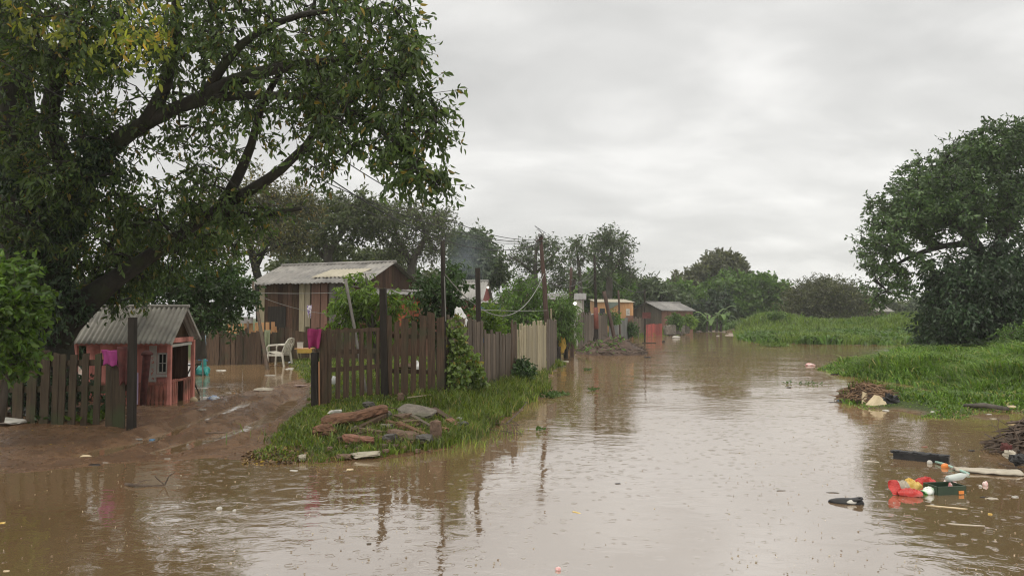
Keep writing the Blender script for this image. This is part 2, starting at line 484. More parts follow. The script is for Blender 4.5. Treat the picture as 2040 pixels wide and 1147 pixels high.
SUN_EL, SUN_AZ = 58, 200   # azimuth clockwise from +Y: a high veiled sun behind the camera
wd = bpy.data.worlds.new('World'); SC.world = wd; wd.use_nodes = True
nt = wd.node_tree; nt.nodes.clear(); L = nt.links.new
wo = nd(nt, 'ShaderNodeOutputWorld'); bg = nd(nt, 'ShaderNodeBackground')
sky = nd(nt, 'ShaderNodeTexSky', sky_type='NISHITA', sun_disc=False, sun_elevation=R(SUN_EL), sun_rotation=R(SUN_AZ))
sky.air_density = 1; sky.dust_density = 4
tc = nd(nt, 'ShaderNodeTexCoord'); sx = nd(nt, 'ShaderNodeSeparateXYZ'); L(tc.outputs['Generated'], sx.inputs[0])
zc = math_n(nt, 'ADD', math_n(nt, 'MAXIMUM', sx.outputs[2], 0.0), .3)
cx = nd(nt, 'ShaderNodeCombineXYZ')
L(math_n(nt, 'DIVIDE', sx.outputs[0], zc), cx.inputs[0]); L(math_n(nt, 'DIVIDE', sx.outputs[1], zc), cx.inputs[1])
mp = nd(nt, 'ShaderNodeMapping'); mp.inputs['Rotation'].default_value = (0, 0, R(25)); mp.inputs['Scale'].default_value = (.75, 1.1, 1); mp.inputs['Location'].default_value = (2.3, .7, 0)
L(cx.outputs[0], mp.inputs[0])
n1 = nd(nt, 'ShaderNodeTexNoise'); n1.inputs['Scale'].default_value = .8; n1.inputs['Detail'].default_value = 7; n1.inputs['Roughness'].default_value = .52; n1.inputs['Distortion'].default_value = .6
L(mp.outputs[0], n1.inputs[0])
n2 = nd(nt, 'ShaderNodeTexNoise'); n2.inputs['Scale'].default_value = 2.9; n2.inputs['Detail'].default_value = 6; n2.inputs['Roughness'].default_value = .5; n2.inputs['Distortion'].default_value = .4
L(mp.outputs[0], n2.inputs[0])
mixn = math_n(nt, 'MULTIPLY_ADD', n2.outputs[0], .4, math_n(nt, 'MULTIPLY', n1.outputs[0], .6))
cr = nd(nt, 'ShaderNodeValToRGB'); e = cr.color_ramp.elements
e[0].position = .37; e[0].color = (.565, .562, .548, 1); e[1].position = .63; e[1].color = (.93, .92, .895, 1)
q = e.new(.5); q.color = (.705, .7, .682, 1)
L(mixn, cr.inputs[0])
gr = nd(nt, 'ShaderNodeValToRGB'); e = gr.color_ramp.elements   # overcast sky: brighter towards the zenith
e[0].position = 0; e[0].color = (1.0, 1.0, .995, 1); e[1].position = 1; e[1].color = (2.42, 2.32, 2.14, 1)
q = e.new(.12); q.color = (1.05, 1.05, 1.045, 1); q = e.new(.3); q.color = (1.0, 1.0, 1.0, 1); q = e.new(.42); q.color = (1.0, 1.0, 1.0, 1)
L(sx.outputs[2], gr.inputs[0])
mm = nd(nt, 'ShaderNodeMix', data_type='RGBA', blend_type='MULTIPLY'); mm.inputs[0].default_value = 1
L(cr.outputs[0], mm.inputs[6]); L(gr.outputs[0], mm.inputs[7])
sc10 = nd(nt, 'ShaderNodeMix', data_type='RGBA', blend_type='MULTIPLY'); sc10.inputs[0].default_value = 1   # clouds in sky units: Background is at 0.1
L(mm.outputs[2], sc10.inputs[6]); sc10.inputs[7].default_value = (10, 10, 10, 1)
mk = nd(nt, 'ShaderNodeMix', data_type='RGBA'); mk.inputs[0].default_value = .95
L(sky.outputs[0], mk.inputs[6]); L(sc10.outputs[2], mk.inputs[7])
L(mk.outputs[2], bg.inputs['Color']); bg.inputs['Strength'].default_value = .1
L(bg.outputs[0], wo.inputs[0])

sl = bpy.data.lights.new('sun', 'SUN'); sl.energy = .7; sl.angle = R(40); sl.color = (1, .97, .92)
so = bpy.data.objects.new('sun', sl); COL.objects.link(so)
az, el = R(SUN_AZ), R(SUN_EL)
dv = Vector((math.sin(az) * math.cos(el), math.cos(az) * math.cos(el), math.sin(el)))
so.rotation_euler = dv.to_track_quat('Z', 'Y').to_euler(); so.location = dv * 60

# ------------------------------------------------------------------ terrain
def gp(px, py, z=0.0):
    v = gd(px, py, z); return (v.x, v.y)


SHORE = [gp(*q) for q in [(-300, 1000), (-80, 952), (0, 943), (80, 938), (150, 932), (225, 922), (300, 917), (370, 914), (430, 912), (500, 917), (560, 921), (640, 923), (700, 917), (760, 914), (830, 905), (880, 896),
                          (930, 878), (960, 862), (1005, 838), (1040, 812), (1072, 796), (1095, 778), (1084, 758), (1105, 738), (1128, 726), (1112, 715), (1092, 709)]]
POLYA = SHORE + [(.6, 28), (1.9, 35), (5.2, 45), (9, 56), (12.6, 62), (15, 69), (17.8, 75), gp(1408, 661), gp(1472, 661)] + \
    [gp(*q) for q in [(1466, 668), (1476, 677), (1520, 683), (1600, 685), (1700, 687), (1790, 687), (1850, 683)]] + [(40, 40), (90, 60), (260, 80), (260, 460), (-260, 460), (-260, 8), (-40, 6.6)]
POLYB = [gp(*q) for q in [(1634, 736), (1680, 749), (1760, 757), (1815, 767), (1880, 780), (1890, 788), (1840, 793), (1785, 789), (1706, 785), (1690, 800), (1720, 815), (1800, 821), (1840, 831), (1905, 833), (1950, 819), (2040, 823), (2300, 850)]] + \
    [(40, 11), (60, 60), (26, 38), (18.5, 30.5), (15.5, 27.5), (12.8, 25.5), (10.8, 24)]
POND = [gp(*q) for q in [(250, 812), (330, 812), (385, 800), (450, 790), (520, 776), (570, 765), (600, 757), (610, 742), (575, 729), (480, 722), (380, 722), (300, 728), (220, 770), (225, 800)]]
FENCE = [(-3.11, 11.7), (-1.85, 12.1), (-1.15, 12.35), (0, 15.2), (1.35, 24)]
GRASS = [gp(*q) for q in [(505, 918), (560, 921), (640, 923), (700, 917), (760, 914), (830, 905), (880, 896), (930, 878), (960, 862), (1005, 838), (1040, 812), (1072, 796), (1095, 778), (1084, 758), (1105, 738), (1128, 726), (1112, 715)]] + \
    [(.5, 28), (-8, 27), (-7.2, 24)] + [gp(*q) for q in [(600, 752), (622, 775), (618, 815), (575, 850), (530, 888)]]
ROAD = [(17.2, 60), (20.2, 60), (22.5, 84), (36, 116), (31, 118), (19.8, 82)]
MUDP = [gp(*q) for q in [(-500, 1060), (-80, 960), (0, 950), (150, 938), (300, 922), (430, 918), (505, 918), (530, 888), (575, 850), (618, 815), (622, 775), (600, 752), (610, 740)]] + [(-7.2, 25), (-22, 25), (-30, 14), (-30, 6)]


RUTS = [[gp(*q) for q in [(330, 900), (430, 872), (500, 852), (560, 820), (590, 790)]], [gp(*q) for q in [(180, 905), (290, 880), (400, 840), (500, 800)]]]


def H(x, y):
    x = np.asarray(x, float); y = np.asarray(y, float)
    dA = sdist(POLYA, x, y); dB = sdist(POLYB, x, y)
    wob = fbm(x * 1.1, y * 1.1, 3, 3) * .35
    dA = dA + wob * np.clip(y / 12, .4, 2); dB = dB + wob * .55
    up = lambda d: np.where(d > 0, .15 * (1 - np.exp(-np.maximum(d, 0) / 1.1)), np.maximum(-.5, .12 * d))
    h = np.maximum(up(dA), up(dB))
    land = 1 - np.exp(-np.maximum(dA, 0) / .9)
    df = pdist(FENCE, x, y)
    h = h + .2 * np.exp(-(df / 1.1) ** 2) * land * ss(-3.6, -2.0, x)
    h = h + .13 * np.exp(-(((x + 1.35) / 1.0) ** 2 + ((y - 9.9) / .8) ** 2)) * land
    # wheel ruts holding rain water
    for ln_ in RUTS:
        rr_ = pdist(ln_, x, y) + fbm(x * 2.5, y * 2.5, 44, 3) * .22
        h = h - .12 * np.exp(-(rr_ / .17) ** 2) * land + .04 * np.exp(-((rr_ - .34) / .12) ** 2) * land
    g = sdist(GRASS, x, y)
    mud = ss(.3, -.1, g) * (y < 27) * (x < 2)
    h = h + mud * land * (fbm(x * 3.2, y * 2.2, 8, 5) * .13 + fbm(x * 11, y * 8, 61, 3) * .035 - .09)
    h = h + (1 - mud) * (y < 40) * fbm(x * 2, y * 2, 21, 3) * .05 * np.maximum(land, 1 - np.exp(-np.maximum(dB, 0) / .9))
    dp = sdist(POND, x, y) + fbm(x * 1.5, y * 1.5, 5, 3) * .5
    s = ss(-.5, .9, dp); h = h * (1 - s) - .12 * s
    # far rises
    far = ss(48, 82, y) * ss(10, 16, x)
    h = h + np.where(dA > 0, .75 * far * (1 - np.exp(-np.maximum(dA, 0) / 6)), 0)
    h = h + np.where(dA > 0, 1.25 * np.exp(-(((x - 24.5) / 3.5) ** 2 + ((y - 70) / 7) ** 2)), 0)
    h = h + np.where(dA > 0, .95 * np.exp(-(((x - 34) / 5) ** 2 + ((y - 62) / 9) ** 2)), 0)
    rd = sdist(ROAD, x, y); rs = ss(-1.2, .2, rd)
    h = np.where(dA > -1, h * (1 - rs) + rs * (.02 + .55 * ss(78, 118, y)) * ss(-1, 1.5, dA), h)
    h = h + np.where((dA > 2) & (y > 24) & (x < 14), .1, 0) * ss(24, 40, y)
    h = h + np.where(dB > .3, .05, 0) * ss(.3, 1.2, dB)
    h = h + np.where(dB > 0, .08 * ss(15, 26, y) * (1 - np.exp(-dB / 3)), 0)
    return h


def hz(x, y): return float(H(np.array([x]), np.array([y]))[0])


def gnd(px, py, z0=.1):
    """point of the terrain under a pixel"""
    v = gd(px, py, z0)
    for _ in range(6):
        z = max(0.0, hz(v.x, v.y)); v = gd(px, py, z)
    return v


# ground material: mud / grass soil chosen by a painted mask attribute, road lighter
m, nt, out = newmat('wet_earth'); L = nt.links.new
p = nd(nt, 'ShaderNodeBsdfPrincipled'); p.inputs['Specular IOR Level'].default_value = .4; tc = nd(nt, 'ShaderNodeTexCoord')
at_ = nd(nt, 'ShaderNodeAttribute', attribute_name='cover')
n1 = nd(nt, 'ShaderNodeTexNoise'); n1.inputs['Scale'].default_value = 2.2; n1.inputs['Detail'].default_value = 9; n1.inputs['Roughness'].default_value = .68; L(tc.outputs['Object'], n1.inputs[0])
n2 = nd(nt, 'ShaderNodeTexNoise'); n2.inputs['Scale'].default_value = 19; n2.inputs['Detail'].default_value = 9; n2.inputs['Roughness'].default_value = .75; L(tc.outputs['Object'], n2.inputs[0])
r1 = nd(nt, 'ShaderNodeValToRGB'); e = r1.color_ramp.elements
e[0].position = .3; e[0].color = (.07, .035, .015, 1); e[1].position = .72; e[1].color = (.37, .205, .1, 1)
q = e.new(.5); q.color = (.19, .1, .046, 1)
L(math_n(nt, 'MULTIPLY_ADD', n2.outputs[0], .5, math_n(nt, 'MULTIPLY', n1.outputs[0], .5)), r1.inputs[0])
r2 = nd(nt, 'ShaderNodeValToRGB'); e = r2.color_ramp.elements
e[0].position = .3; e[0].color = (.03, .045, .012, 1); e[1].position = .7; e[1].color = (.075, .11, .022, 1)
L(n2.outputs[0], r2.inputs[0])
mx = nd(nt, 'ShaderNodeMix', data_type='RGBA'); L(at_.outputs['Fac'], mx.inputs[0]); L(r1.outputs[0], mx.inputs[6]); L(r2.outputs[0], mx.inputs[7])
L(mx.outputs[2], p.inputs['Base Color'])
L(math_n(nt, 'MAXIMUM', math_n(nt, 'MAXIMUM', math_n(nt, 'MULTIPLY_ADD', n1.outputs[0], 1.5, -.5), .08), math_n(nt, 'MULTIPLY', at_.outputs['Fac'], .9)), p.inputs['Roughness'])
bp = nd(nt, 'ShaderNodeBump'); bp.inputs['Strength'].default_value = 1; bp.inputs['Distance'].default_value = .09
L(math_n(nt, 'MULTIPLY_ADD', n2.outputs[0], .6, n1.outputs[0]), bp.inputs['Height']); L(bp.outputs[0], p.inputs['Normal'])
L(p.outputs[0], out.inputs[0])
EARTH = m
ROADM = M('wet_dirt_road', (.2, .15, .11), (.34, .26, .2), (2, 2, 2), .5, .5, 0, detail=8, dist=.03)

ys = 2.2 * (460 / 2.2) ** (np.arange(0, 430) / 429.0)
us = np.concatenate([np.linspace(-2.6, -.95, 90)[:-1], np.linspace(-.95, .95, 420), np.linspace(.95, 2.6, 90)[1:]])
gx = (us[None, :] * ys[:, None]); gy = np.repeat(ys[:, None], len(us), 1)
gz = H(gx, gy)
V = np.stack([gx, gy, gz], -1).reshape(-1, 3)
nu = len(us); jj, ii = np.meshgrid(np.arange(len(ys) - 1), np.arange(nu - 1), indexing='ij')
FC = np.stack([jj * nu + ii, jj * nu + ii + 1, (jj + 1) * nu + ii + 1, (jj + 1) * nu + ii], -1).reshape(-1, 4)
ctr = V[FC].mean(1)
mud_m = sdist(MUDP, ctr[:, 0], ctr[:, 1]) > 0
road_m = sdist(ROAD, ctr[:, 0], ctr[:, 1]) > 0
for nm, sel, mat_, lab in (('ground', ~mud_m & ~road_m, EARTH, None), ('mud_path', mud_m & ~road_m, EARTH, None), ('dirt_road', road_m, ROADM, None)):
    fs = FC[sel]; used, inv = np.unique(fs, return_inverse=True)
    o = mesh_obj(nm, V[used], [inv.reshape(-1, 4)], mat_, smooth=True)
    x, y = V[used][:, 0], V[used][:, 1]
    cov = np.clip(ss(-.12, .15, sdist(GRASS, x, y) + fbm(x * 2, y * 2, 2) * .4), 0, 1)
    cov = np.where((y > 27) | (x > 2), 1.0, cov) * ss(.0, .05, V[used][:, 2] + fbm(x * 3, y * 3, 31) * .06)
    yard = ss(-.1, .5, -sdist(POND, x, y)) * (y > 22.5) * (y < 28)
    a = o.data.attributes.new('cover', 'FLOAT', 'POINT'); a.data.foreach_set('value', np.clip(np.maximum(cov, yard * .6), 0, 1).astype(np.float32))
    props(o, {'ground': 'wet grassy ground beside the flood', 'mud_path': 'brown muddy track at the yard entrance', 'dirt_road': 'pale dirt road rising out of the flood'}[nm], nm.replace('_', ' '), kind='structure')

# ------------------------------------------------------------------ flood water
m, nt, out = newmat('turbid_flood_water'); L = nt.links.new
p = nd(nt, 'ShaderNodeBsdfPrincipled'); tc = nd(nt, 'ShaderNodeTexCoord'); O = tc.outputs['Object']
nb = nd(nt, 'ShaderNodeTexNoise'); nb.inputs['Scale'].default_value = .25; nb.inputs['Detail'].default_value = 4; L(O, nb.inputs[0])
rb = nd(nt, 'ShaderNodeValToRGB'); e = rb.color_ramp.elements
e[0].position = .3; e[0].color = (.19, .118, .058, 1); e[1].position = .7; e[1].color = (.24, .16, .085, 1)
L(nb.outputs[0], rb.inputs[0]); L(rb.outputs[0], p.inputs['Base Color'])
p.inputs['Roughness'].default_value = .045; p.inputs['IOR'].default_value = 3.5; p.inputs['Specular IOR Level'].default_value = .92
def ring(scale, freq, rad, seed):
    mpp = nd(nt, 'ShaderNodeMapping'); mpp.inputs['Location'].default_value = (seed, seed * 1.7, 0); L(O, mpp.inputs[0])
    v = nd(nt, 'ShaderNodeTexVoronoi', voronoi_dimensions='2D', feature='F1'); v.inputs['Scale'].default_value = scale; v.inputs['Randomness'].default_value = 1
    L(mpp.outputs[0], v.inputs['Vector'])
    sc_ = nd(nt, 'ShaderNodeSeparateColor'); L(v.outputs['Color'], sc_.inputs[0])
    rr = math_n(nt, 'MULTIPLY_ADD', sc_.outputs[0], rad, rad * .12)          # each drop's ring has its own age
    d = v.outputs['Distance']
    wave = math_n(nt, 'SINE', math_n(nt, 'MULTIPLY_ADD', d, freq, math_n(nt, 'MULTIPLY', sc_.outputs[1], 6.28)))
    x = math_n(nt, 'DIVIDE', math_n(nt, 'SUBTRACT', d, rr), rad * .22)
    env = math_n(nt, 'POWER', 2.718, math_n(nt, 'MULTIPLY', math_n(nt, 'MULTIPLY', x, x), -1.0))
    amp = math_n(nt, 'MULTIPLY', math_n(nt, 'MULTIPLY', env, math_n(nt, 'GREATER_THAN', sc_.outputs[2], .55)), math_n(nt, 'SUBTRACT', 1.15, sc_.outputs[0]))
    return math_n(nt, 'MULTIPLY', wave, amp)
mpw = nd(nt, 'ShaderNodeMapping'); mpw.inputs['Scale'].default_value = (1, 1.5, 1); mpw.inputs['Rotation'].default_value = (0, 0, R(12)); L(O, mpw.inputs[0])
w1 = nd(nt, 'ShaderNodeTexNoise'); w1.inputs['Scale'].default_value = 3.2; w1.inputs['Detail'].default_value = 4; w1.inputs['Roughness'].default_value = .5; w1.inputs['Distortion'].default_value = .5; L(mpw.outputs[0], w1.inputs[0])
w2 = nd(nt, 'ShaderNodeTexNoise'); w2.inputs['Scale'].default_value = .55; w2.inputs['Detail'].default_value = 2; L(O, w2.inputs[0])
cur = nd(nt, 'ShaderNodeTexNoise'); cur.inputs['Scale'].default_value = .35; cur.inputs['Detail'].default_value = 3; L(mpw.outputs[0], cur.inputs[0])   # calm and ruffled patches
h = math_n(nt, 'MULTIPLY', w1.outputs[0], math_n(nt, 'MAXIMUM', math_n(nt, 'MULTIPLY_ADD', cur.outputs[0], .022, -.0075), .0012))
h = math_n(nt, 'MULTIPLY_ADD', w2.outputs[0], .013, h)
h = math_n(nt, 'MULTIPLY_ADD', ring(5.0, 50, .3, 3.1), .0006, h)
h = math_n(nt, 'MULTIPLY_ADD', ring(3.3, 62, .3, 11.7), .0003, h)
h = math_n(nt, 'MULTIPLY_ADD', ring(7.1, 44, .28, 23.9), .0008, h)
bp = nd(nt, 'ShaderNodeBump'); bp.inputs['Strength'].default_value = 1; bp.inputs['Distance'].default_value = 1.0
L(h, bp.inputs['Height']); L(bp.outputs[0], p.inputs['Normal'])
L(p.outputs[0], out.inputs[0])
WATER = m
wb = B(); wb.add([(-300, -60, 0), (300, -60, 0), (300, 460, 0), (-300, 460, 0)], [(0, 1, 2, 3)])
me = bpy.data.meshes.new('water'); me.from_pydata(wb.v, [], wb.f); me.materials.append(WATER)
wo_ = bpy.data.objects.new('water', me); COL.objects.link(wo_)
props(wo_, 'brown rain pocked flood water over the street', 'flood water', kind='structure')


# ------------------------------------------------------------------ grass blades (uncountable ground cover)
def blades(name, X, Y, h, w, lean, m, label, cat='grass', zoff=0.0):
    n = len(X); Z = H(X, Y) + zoff - .015
    ok = Z > -.08
    X, Y, Z = X[ok], Y[ok], Z[ok]; h = np.broadcast_to(h, ok.shape)[ok]; w = np.broadcast_to(w, ok.shape)[ok]; n = len(X)
    a = rng.uniform(0, 2 * np.pi, n); b = rng.uniform(0, 2 * np.pi, n)
    hh = h * rng.uniform(.5, 1.25, n); ln = hh * lean * rng.uniform(.2, 1.5, n); ww = w * rng.uniform(.6, 1.3, n)
    sx_, sy_ = np.cos(a) * ww / 2, np.sin(a) * ww / 2; dx, dy = np.cos(b) * ln, np.sin(b) * ln
    base = np.stack([X, Y, Z], -1); s = np.stack([sx_, sy_, sx_ * 0], -1)
    mid = base + np.stack([dx * .3, dy * .3, hh * .6], -1); tip = base + np.stack([dx, dy, hh * np.clip(1.05 - .35 * lean, .55, 1)], -1)
    V = np.stack([base - s, base + s, mid + s * .8, mid - s * .8, tip], 1).reshape(-1, 3)
    k = np.arange(n)[:, None] * 5
    o = mesh_obj(name, V, [k + np.array([[0, 1, 2, 3]]), k + np.array([[3, 2, 4]])], m)
    return props(o, label, cat, kind='stuff')


def sample(poly, n, edge=0.0, pw=None):
    P = np.array(poly); lo, hi = P.min(0), P.max(0); xs = []; yt = []
    tot = 0
    while tot < n:
        x = rng.uniform(lo[0], hi[0], n * 2); y = rng.uniform(lo[1], hi[1], n * 2)
        d = sdist(poly, x, y) + fbm(x * 3, y * 3, 4) * .3
        ok = d > edge
        if pw is not None: ok &= rng.uniform(0, 1, len(x)) < pw(x, y)
        xs.append(x[ok]); yt.append(y[ok]); tot += ok.sum()
    return np.concatenate(xs)[:n], np.concatenate(yt)[:n]


x, y = sample(GRASS, 64000, .0, lambda x, y: np.clip((10.5 / y) ** 2, .06, 1))
df = pdist(FENCE[1:], x, y)
hgt = .05 + .05 * vn(x * 1.3, y * 1.3, 5) + .11 * ss(1.1, .2, df) * (x > -1.6) + .09 * ss(.4, -.4, sdist([(-1.1, 8.6), (1, 10), (1.6, 22), (-.5, 14), (-1.2, 12)], x, y) * -1)
blades('bank_grass', x, y, hgt, .011 + .0006 * y, .5, LM['grass'], 'bright green grass on the bank around the picket fence')
PB = [q for q in POLYB]
x, y = sample([p_ for p_ in POLYB if p_[1] < 45 and p_[0] < 45], 80000, -.1, lambda x, y: np.clip((16 / y) ** 2, .05, 1) * ((np.abs(x / y) < .85)))
low = ss(.0, 1.2, sdist([(5.5, 11), (5.5, 14.9), (8.3, 15.2), (12, 14.4), (30, 14.0), (30, 10)], x, y) + fbm(x, y, 9) * .8)
dt_ = sdist(POLYB, x, y) + fbm(x * 1.1, y * 1.1, 3, 3) * .2
low_ = 1 - low
hgt = (.1 + .5 * vn(x * .7, y * .7, 15) ** 1.5 + .34 * vn(x * 2.1, y * 2.1, 6)) * (1.25 - .5 * ss(17, 25, y)) * (1 - .8 * low) * (.35 + .65 * ss(-.2, .8, dt_)) * (.85 + .25 * ss(7, 14, x))
cl_ = ss(1.1, .7, np.hypot((x - 6.35) / .95, (y - 12.75) / .9)); hgt = hgt * (1 - .75 * cl_)
blades('tall_grass', x, y, hgt, .016 + .0008 * y, .95, LM['tallgrass'], 'tall arching green grass on the right bank')
x = rng.uniform(11, 60, 260000); y = rng.uniform(40, 100, 260000)
ok = (sdist(POLYA, x, y) > -.2) & (sdist(ROAD, x, y) > -99) & (sdist(ROAD, x, y) < -.2) & (np.abs(x / y) < .8) & (x > y * .285 - 3) & (rng.uniform(0, 1, len(x)) < np.clip((46 / y) ** 2.2, 0, 1))
x, y = x[ok][:60000], y[ok][:60000]
dk = vn(x * .35, y * .35, 77) * .6 + vn(x * 1.1, y * 1.1, 78) * .4 > .56
blades('island_weeds', x[dk], y[dk], .3 + .45 * vn(x[dk] * .9, y[dk] * .9, 3), .16, .9, LM['mid'], 'dark broad leafed weeds between the far bank grass', 'weeds')
x, y = x[~dk], y[~dk]
blades('island_grass', x, y, .12 + .7 * vn(x * .22, y * .22, 2) ** 1.4 + .25 * vn(x * .9, y * .9, 3), .05 + .0006 * y, .6, LM['fargrass'], 'lush green weeds across the far side of the flood')
# thin strip along the far fences
x = rng.uniform(2, 24, 90000); y = rng.uniform(33, 92, 90000); d = sdist(POLYA, x, y); ok = (d > -.3) & (d < 5) & (x < y * .263) & (sdist(ROAD, x, y) < -.3)
blades('verge_grass', x[ok][:22000], y[ok][:22000], .28 + .3 * vn(x[ok][:22000] * .6, y[ok][:22000] * .6, 8), .09, .6, LM['fargrass'], 'weedy verge under the far fences')
# ------------------------------------------------------------------ vegetation
def unit(a):
    return a / (np.linalg.norm(a, axis=-1, keepdims=True) + 1e-9)


def leafgeo(P, D, Ln, wr, six=True):
    """folded leaves: base P, direction D, length Ln, width ratio wr"""
    n = len(P); r = rng.normal(size=(n, 3)); r[:, 2] *= .6
    S = unit(np.cross(D, r)); Nn = np.cross(S, D)
    Ln = Ln[:, None]; w = Ln * wr
    if six:
        fold = Nn * w * .22; bend = Nn * Ln * -.1
        V = np.stack([P, P + D * Ln * .3 + S * w * .45 + fold, P + D * Ln * .68 + S * w * .4 + fold + bend, P + D * Ln + bend * 2.4,
                      P + D * Ln * .68 - S * w * .4 + fold + bend, P + D * Ln * .3 - S * w * .45 + fold], 1).reshape(-1, 3)
        k = np.arange(n)[:, None] * 6
        return V, [k + np.array([[0, 1, 2, 3]]), k + np.array([[0, 3, 4, 5]])]
    V = np.stack([P, P + D * Ln * .5 + S * w * .5, P + D * Ln, P + D * Ln * .5 - S * w * .5], 1).reshape(-1, 3)
    k = np.arange(n)[:, None] * 4
    return V, [k + np.array([[0, 1, 2, 3]])]


def plant(name, label, cat, base, limbs, blobs, leaf, size, lm, bm, twig=.4, ntw=5, nl=7, droop=.5, wr=.42, r0=.008, rmax=9, six=True, group=None,
          seg=.35, twiggeo=True, crownname='crown', trunkname='trunk', spread=1.0, nside=7, shell=0.0, outw=.6, wiggle=.08, sizevar=.3, flare=True):
    """limbs: polylines of (x,y,z,r); blobs: (cx,cy,cz, rx,ry,rz, n)"""
    base = Vector(base); root = thing(name, label, cat, base, group)
    tb = B(); P = []; Rr = []
    for li, l in enumerate(limbs):
        pts = [np.array(q[:3], float) for q in l]; rad = [q[3] for q in l]
        out_p = []; out_r = []
        for i in range(len(pts) - 1):
            k = max(1, int(np.linalg.norm(pts[i + 1] - pts[i]) / seg))
            for j in range(k):
                t = j / k
                q0 = pts[max(i - 1, 0)]; q1 = pts[i]; q2 = pts[i + 1]; q3 = pts[min(i + 2, len(pts) - 1)]
                out_p.append(.5 * (2 * q1 + (q2 - q0) * t + (2 * q0 - 5 * q1 + 4 * q2 - q3) * t * t + (3 * q1 - q0 - 3 * q2 + q3) * t ** 3)); out_r.append(rad[i] * (1 - t) + rad[i + 1] * t)
        out_p.append(pts[-1]); out_r.append(rad[-1])
        out_r = [r * (1 + .12 * mnoise.noise(Vector(p) * 1.3)) for r, p in zip(out_r, out_p)]
        tb.tube(out_p, out_r, nside + 3 if out_r[0] > .1 else nside)
        P += out_p; Rr += out_r
    P = np.array(P); Rr = np.array(Rr); nl0 = len(P)
    A = []; C = []
    for cx_, cy_, cz_, rx, ry, rz, n in blobs:
        n = int(n)
        if n < 1: continue
        d = unit(rng.normal(size=(n, 3))); rad = rng.uniform(shell ** 3, 1, (n, 1)) ** (1 / 3)
        A.append(np.array([cx_, cy_, cz_]) + d * rad * np.array([rx, ry, rz])); C.append(np.repeat([[cx_, cy_, cz_]], n, 0))
    A = np.concatenate(A); C = np.concatenate(C)
    A[:, 2] = np.maximum(A[:, 2], base.z + .05)
    usable = P if len(P) > 0 else None
    dmin = np.array([np.min(((P - a) ** 2).sum(1)) for a in A]); order = np.argsort(dmin)
    A = A[order]; C = C[order]
    nodes = list(P); npar = [-1] * len(P); chains = []
    NP = np.zeros((len(P) + len(A) * 4, 3)); NP[:len(P)] = P; cnt = len(P); owner = np.full(len(NP), -1)
    skip = max(0, int(.18 * len(P))) if len(limbs) == 1 else 0
    pen = np.zeros(len(NP)); pen[:skip] = 4.0
    for ai, a in enumerate(A):
        d = np.sqrt(((NP[:cnt] - a) ** 2).sum(1)) + pen[:cnt] + np.maximum(0, NP[:cnt, 2] - a[2]) * .25
        j = int(np.argmin(d)); s = NP[j].copy(); v = a - s; ln = np.linalg.norm(v)
        k = 3 if ln > seg * 1.2 else 1
        pts = [s]
        for q in range(1, k + 1):
            t = q / k
            w = rng.normal(size=3) * wiggle * ln * (1 if q < k else 0)
            pt = s + v * t + w + np.array([0, 0, .12 * ln * math.sin(math.pi * t)])
            pts.append(pt); NP[cnt] = pt; owner[cnt] = ai; pen[cnt] = .02 * ln; cnt += 1
        chains.append((pts, owner[j]))
    load = np.ones(len(A))
    for ai in range(len(A) - 1, -1, -1):
        par = chains[ai][1]
        if par >= 0: load[par] += load[ai]
    for ai, (pts, par) in enumerate(chains):
        ra = min(r0 * math.sqrt(load[ai]) * 1.25, rmax)
        tb.tube(pts, [ra + (r0 - ra) * (q / (len(pts) - 1)) for q in range(len(pts))], 5 if ra > .025 else 4, cap=False)
    # twigs and leaves
    n = len(A); S = np.repeat(A, ntw, 0); out = unit(np.repeat(A - C, ntw, 0) + rng.normal(size=(n * ntw, 3)) * .01)
    T = unit(out * outw + rng.normal(size=(n * ntw, 3)) * spread + np.array([0, 0, -droop * .6]))
    tl = twig * rng.uniform(.45, 1.2, (n * ntw, 1))
    E = S + T * tl
    f = np.tile(np.linspace(.2, 1.0, nl), n * ntw)[:, None] + rng.uniform(-.08, .08, (n * ntw * nl, 1))
    LS = np.repeat(S, nl, 0); LT = np.repeat(T, nl, 0); LL = np.repeat(tl, nl, 0)
    LP = LS + LT * LL * f + rng.normal(size=(len(f), 3)) * twig * .04
    LD = unit(LT * .55 + rng.normal(size=(len(f), 3)) * .65 + np.array([0, 0, -droop]))
    Ls = size * rng.uniform(1 - sizevar, 1 + sizevar, len(f))
    V, Fq = leafgeo(LP, LD, Ls, wr, six)
    crown = mesh_obj(crownname, V - np.array(base), Fq, lm); crown.parent = root
    if twiggeo:
        for a, b_ in zip(S, E): tb.tube([a, b_], [r0 * .7, r0 * .3], 3, cap=False)
    part(tb, trunkname, bm, root, smooth=True)
    return root


def pb(cx_, cy_, Y, rx, ry, rd, n):
    """blob from a pixel centre, radii in pixels at depth Y, depth radius in metres"""
    c = at(cx_, cy_, Y); return (c.x, c.y, c.z, rx / F * Y, rd, ry / F * Y, n)


def pl(*q):
    """limb from (px,py,Y,r)"""
    out = []
    for a, b_, Y, r in q:
        v = at(a, b_, Y); out.append((v.x, v.y, v.z, r))
    return out


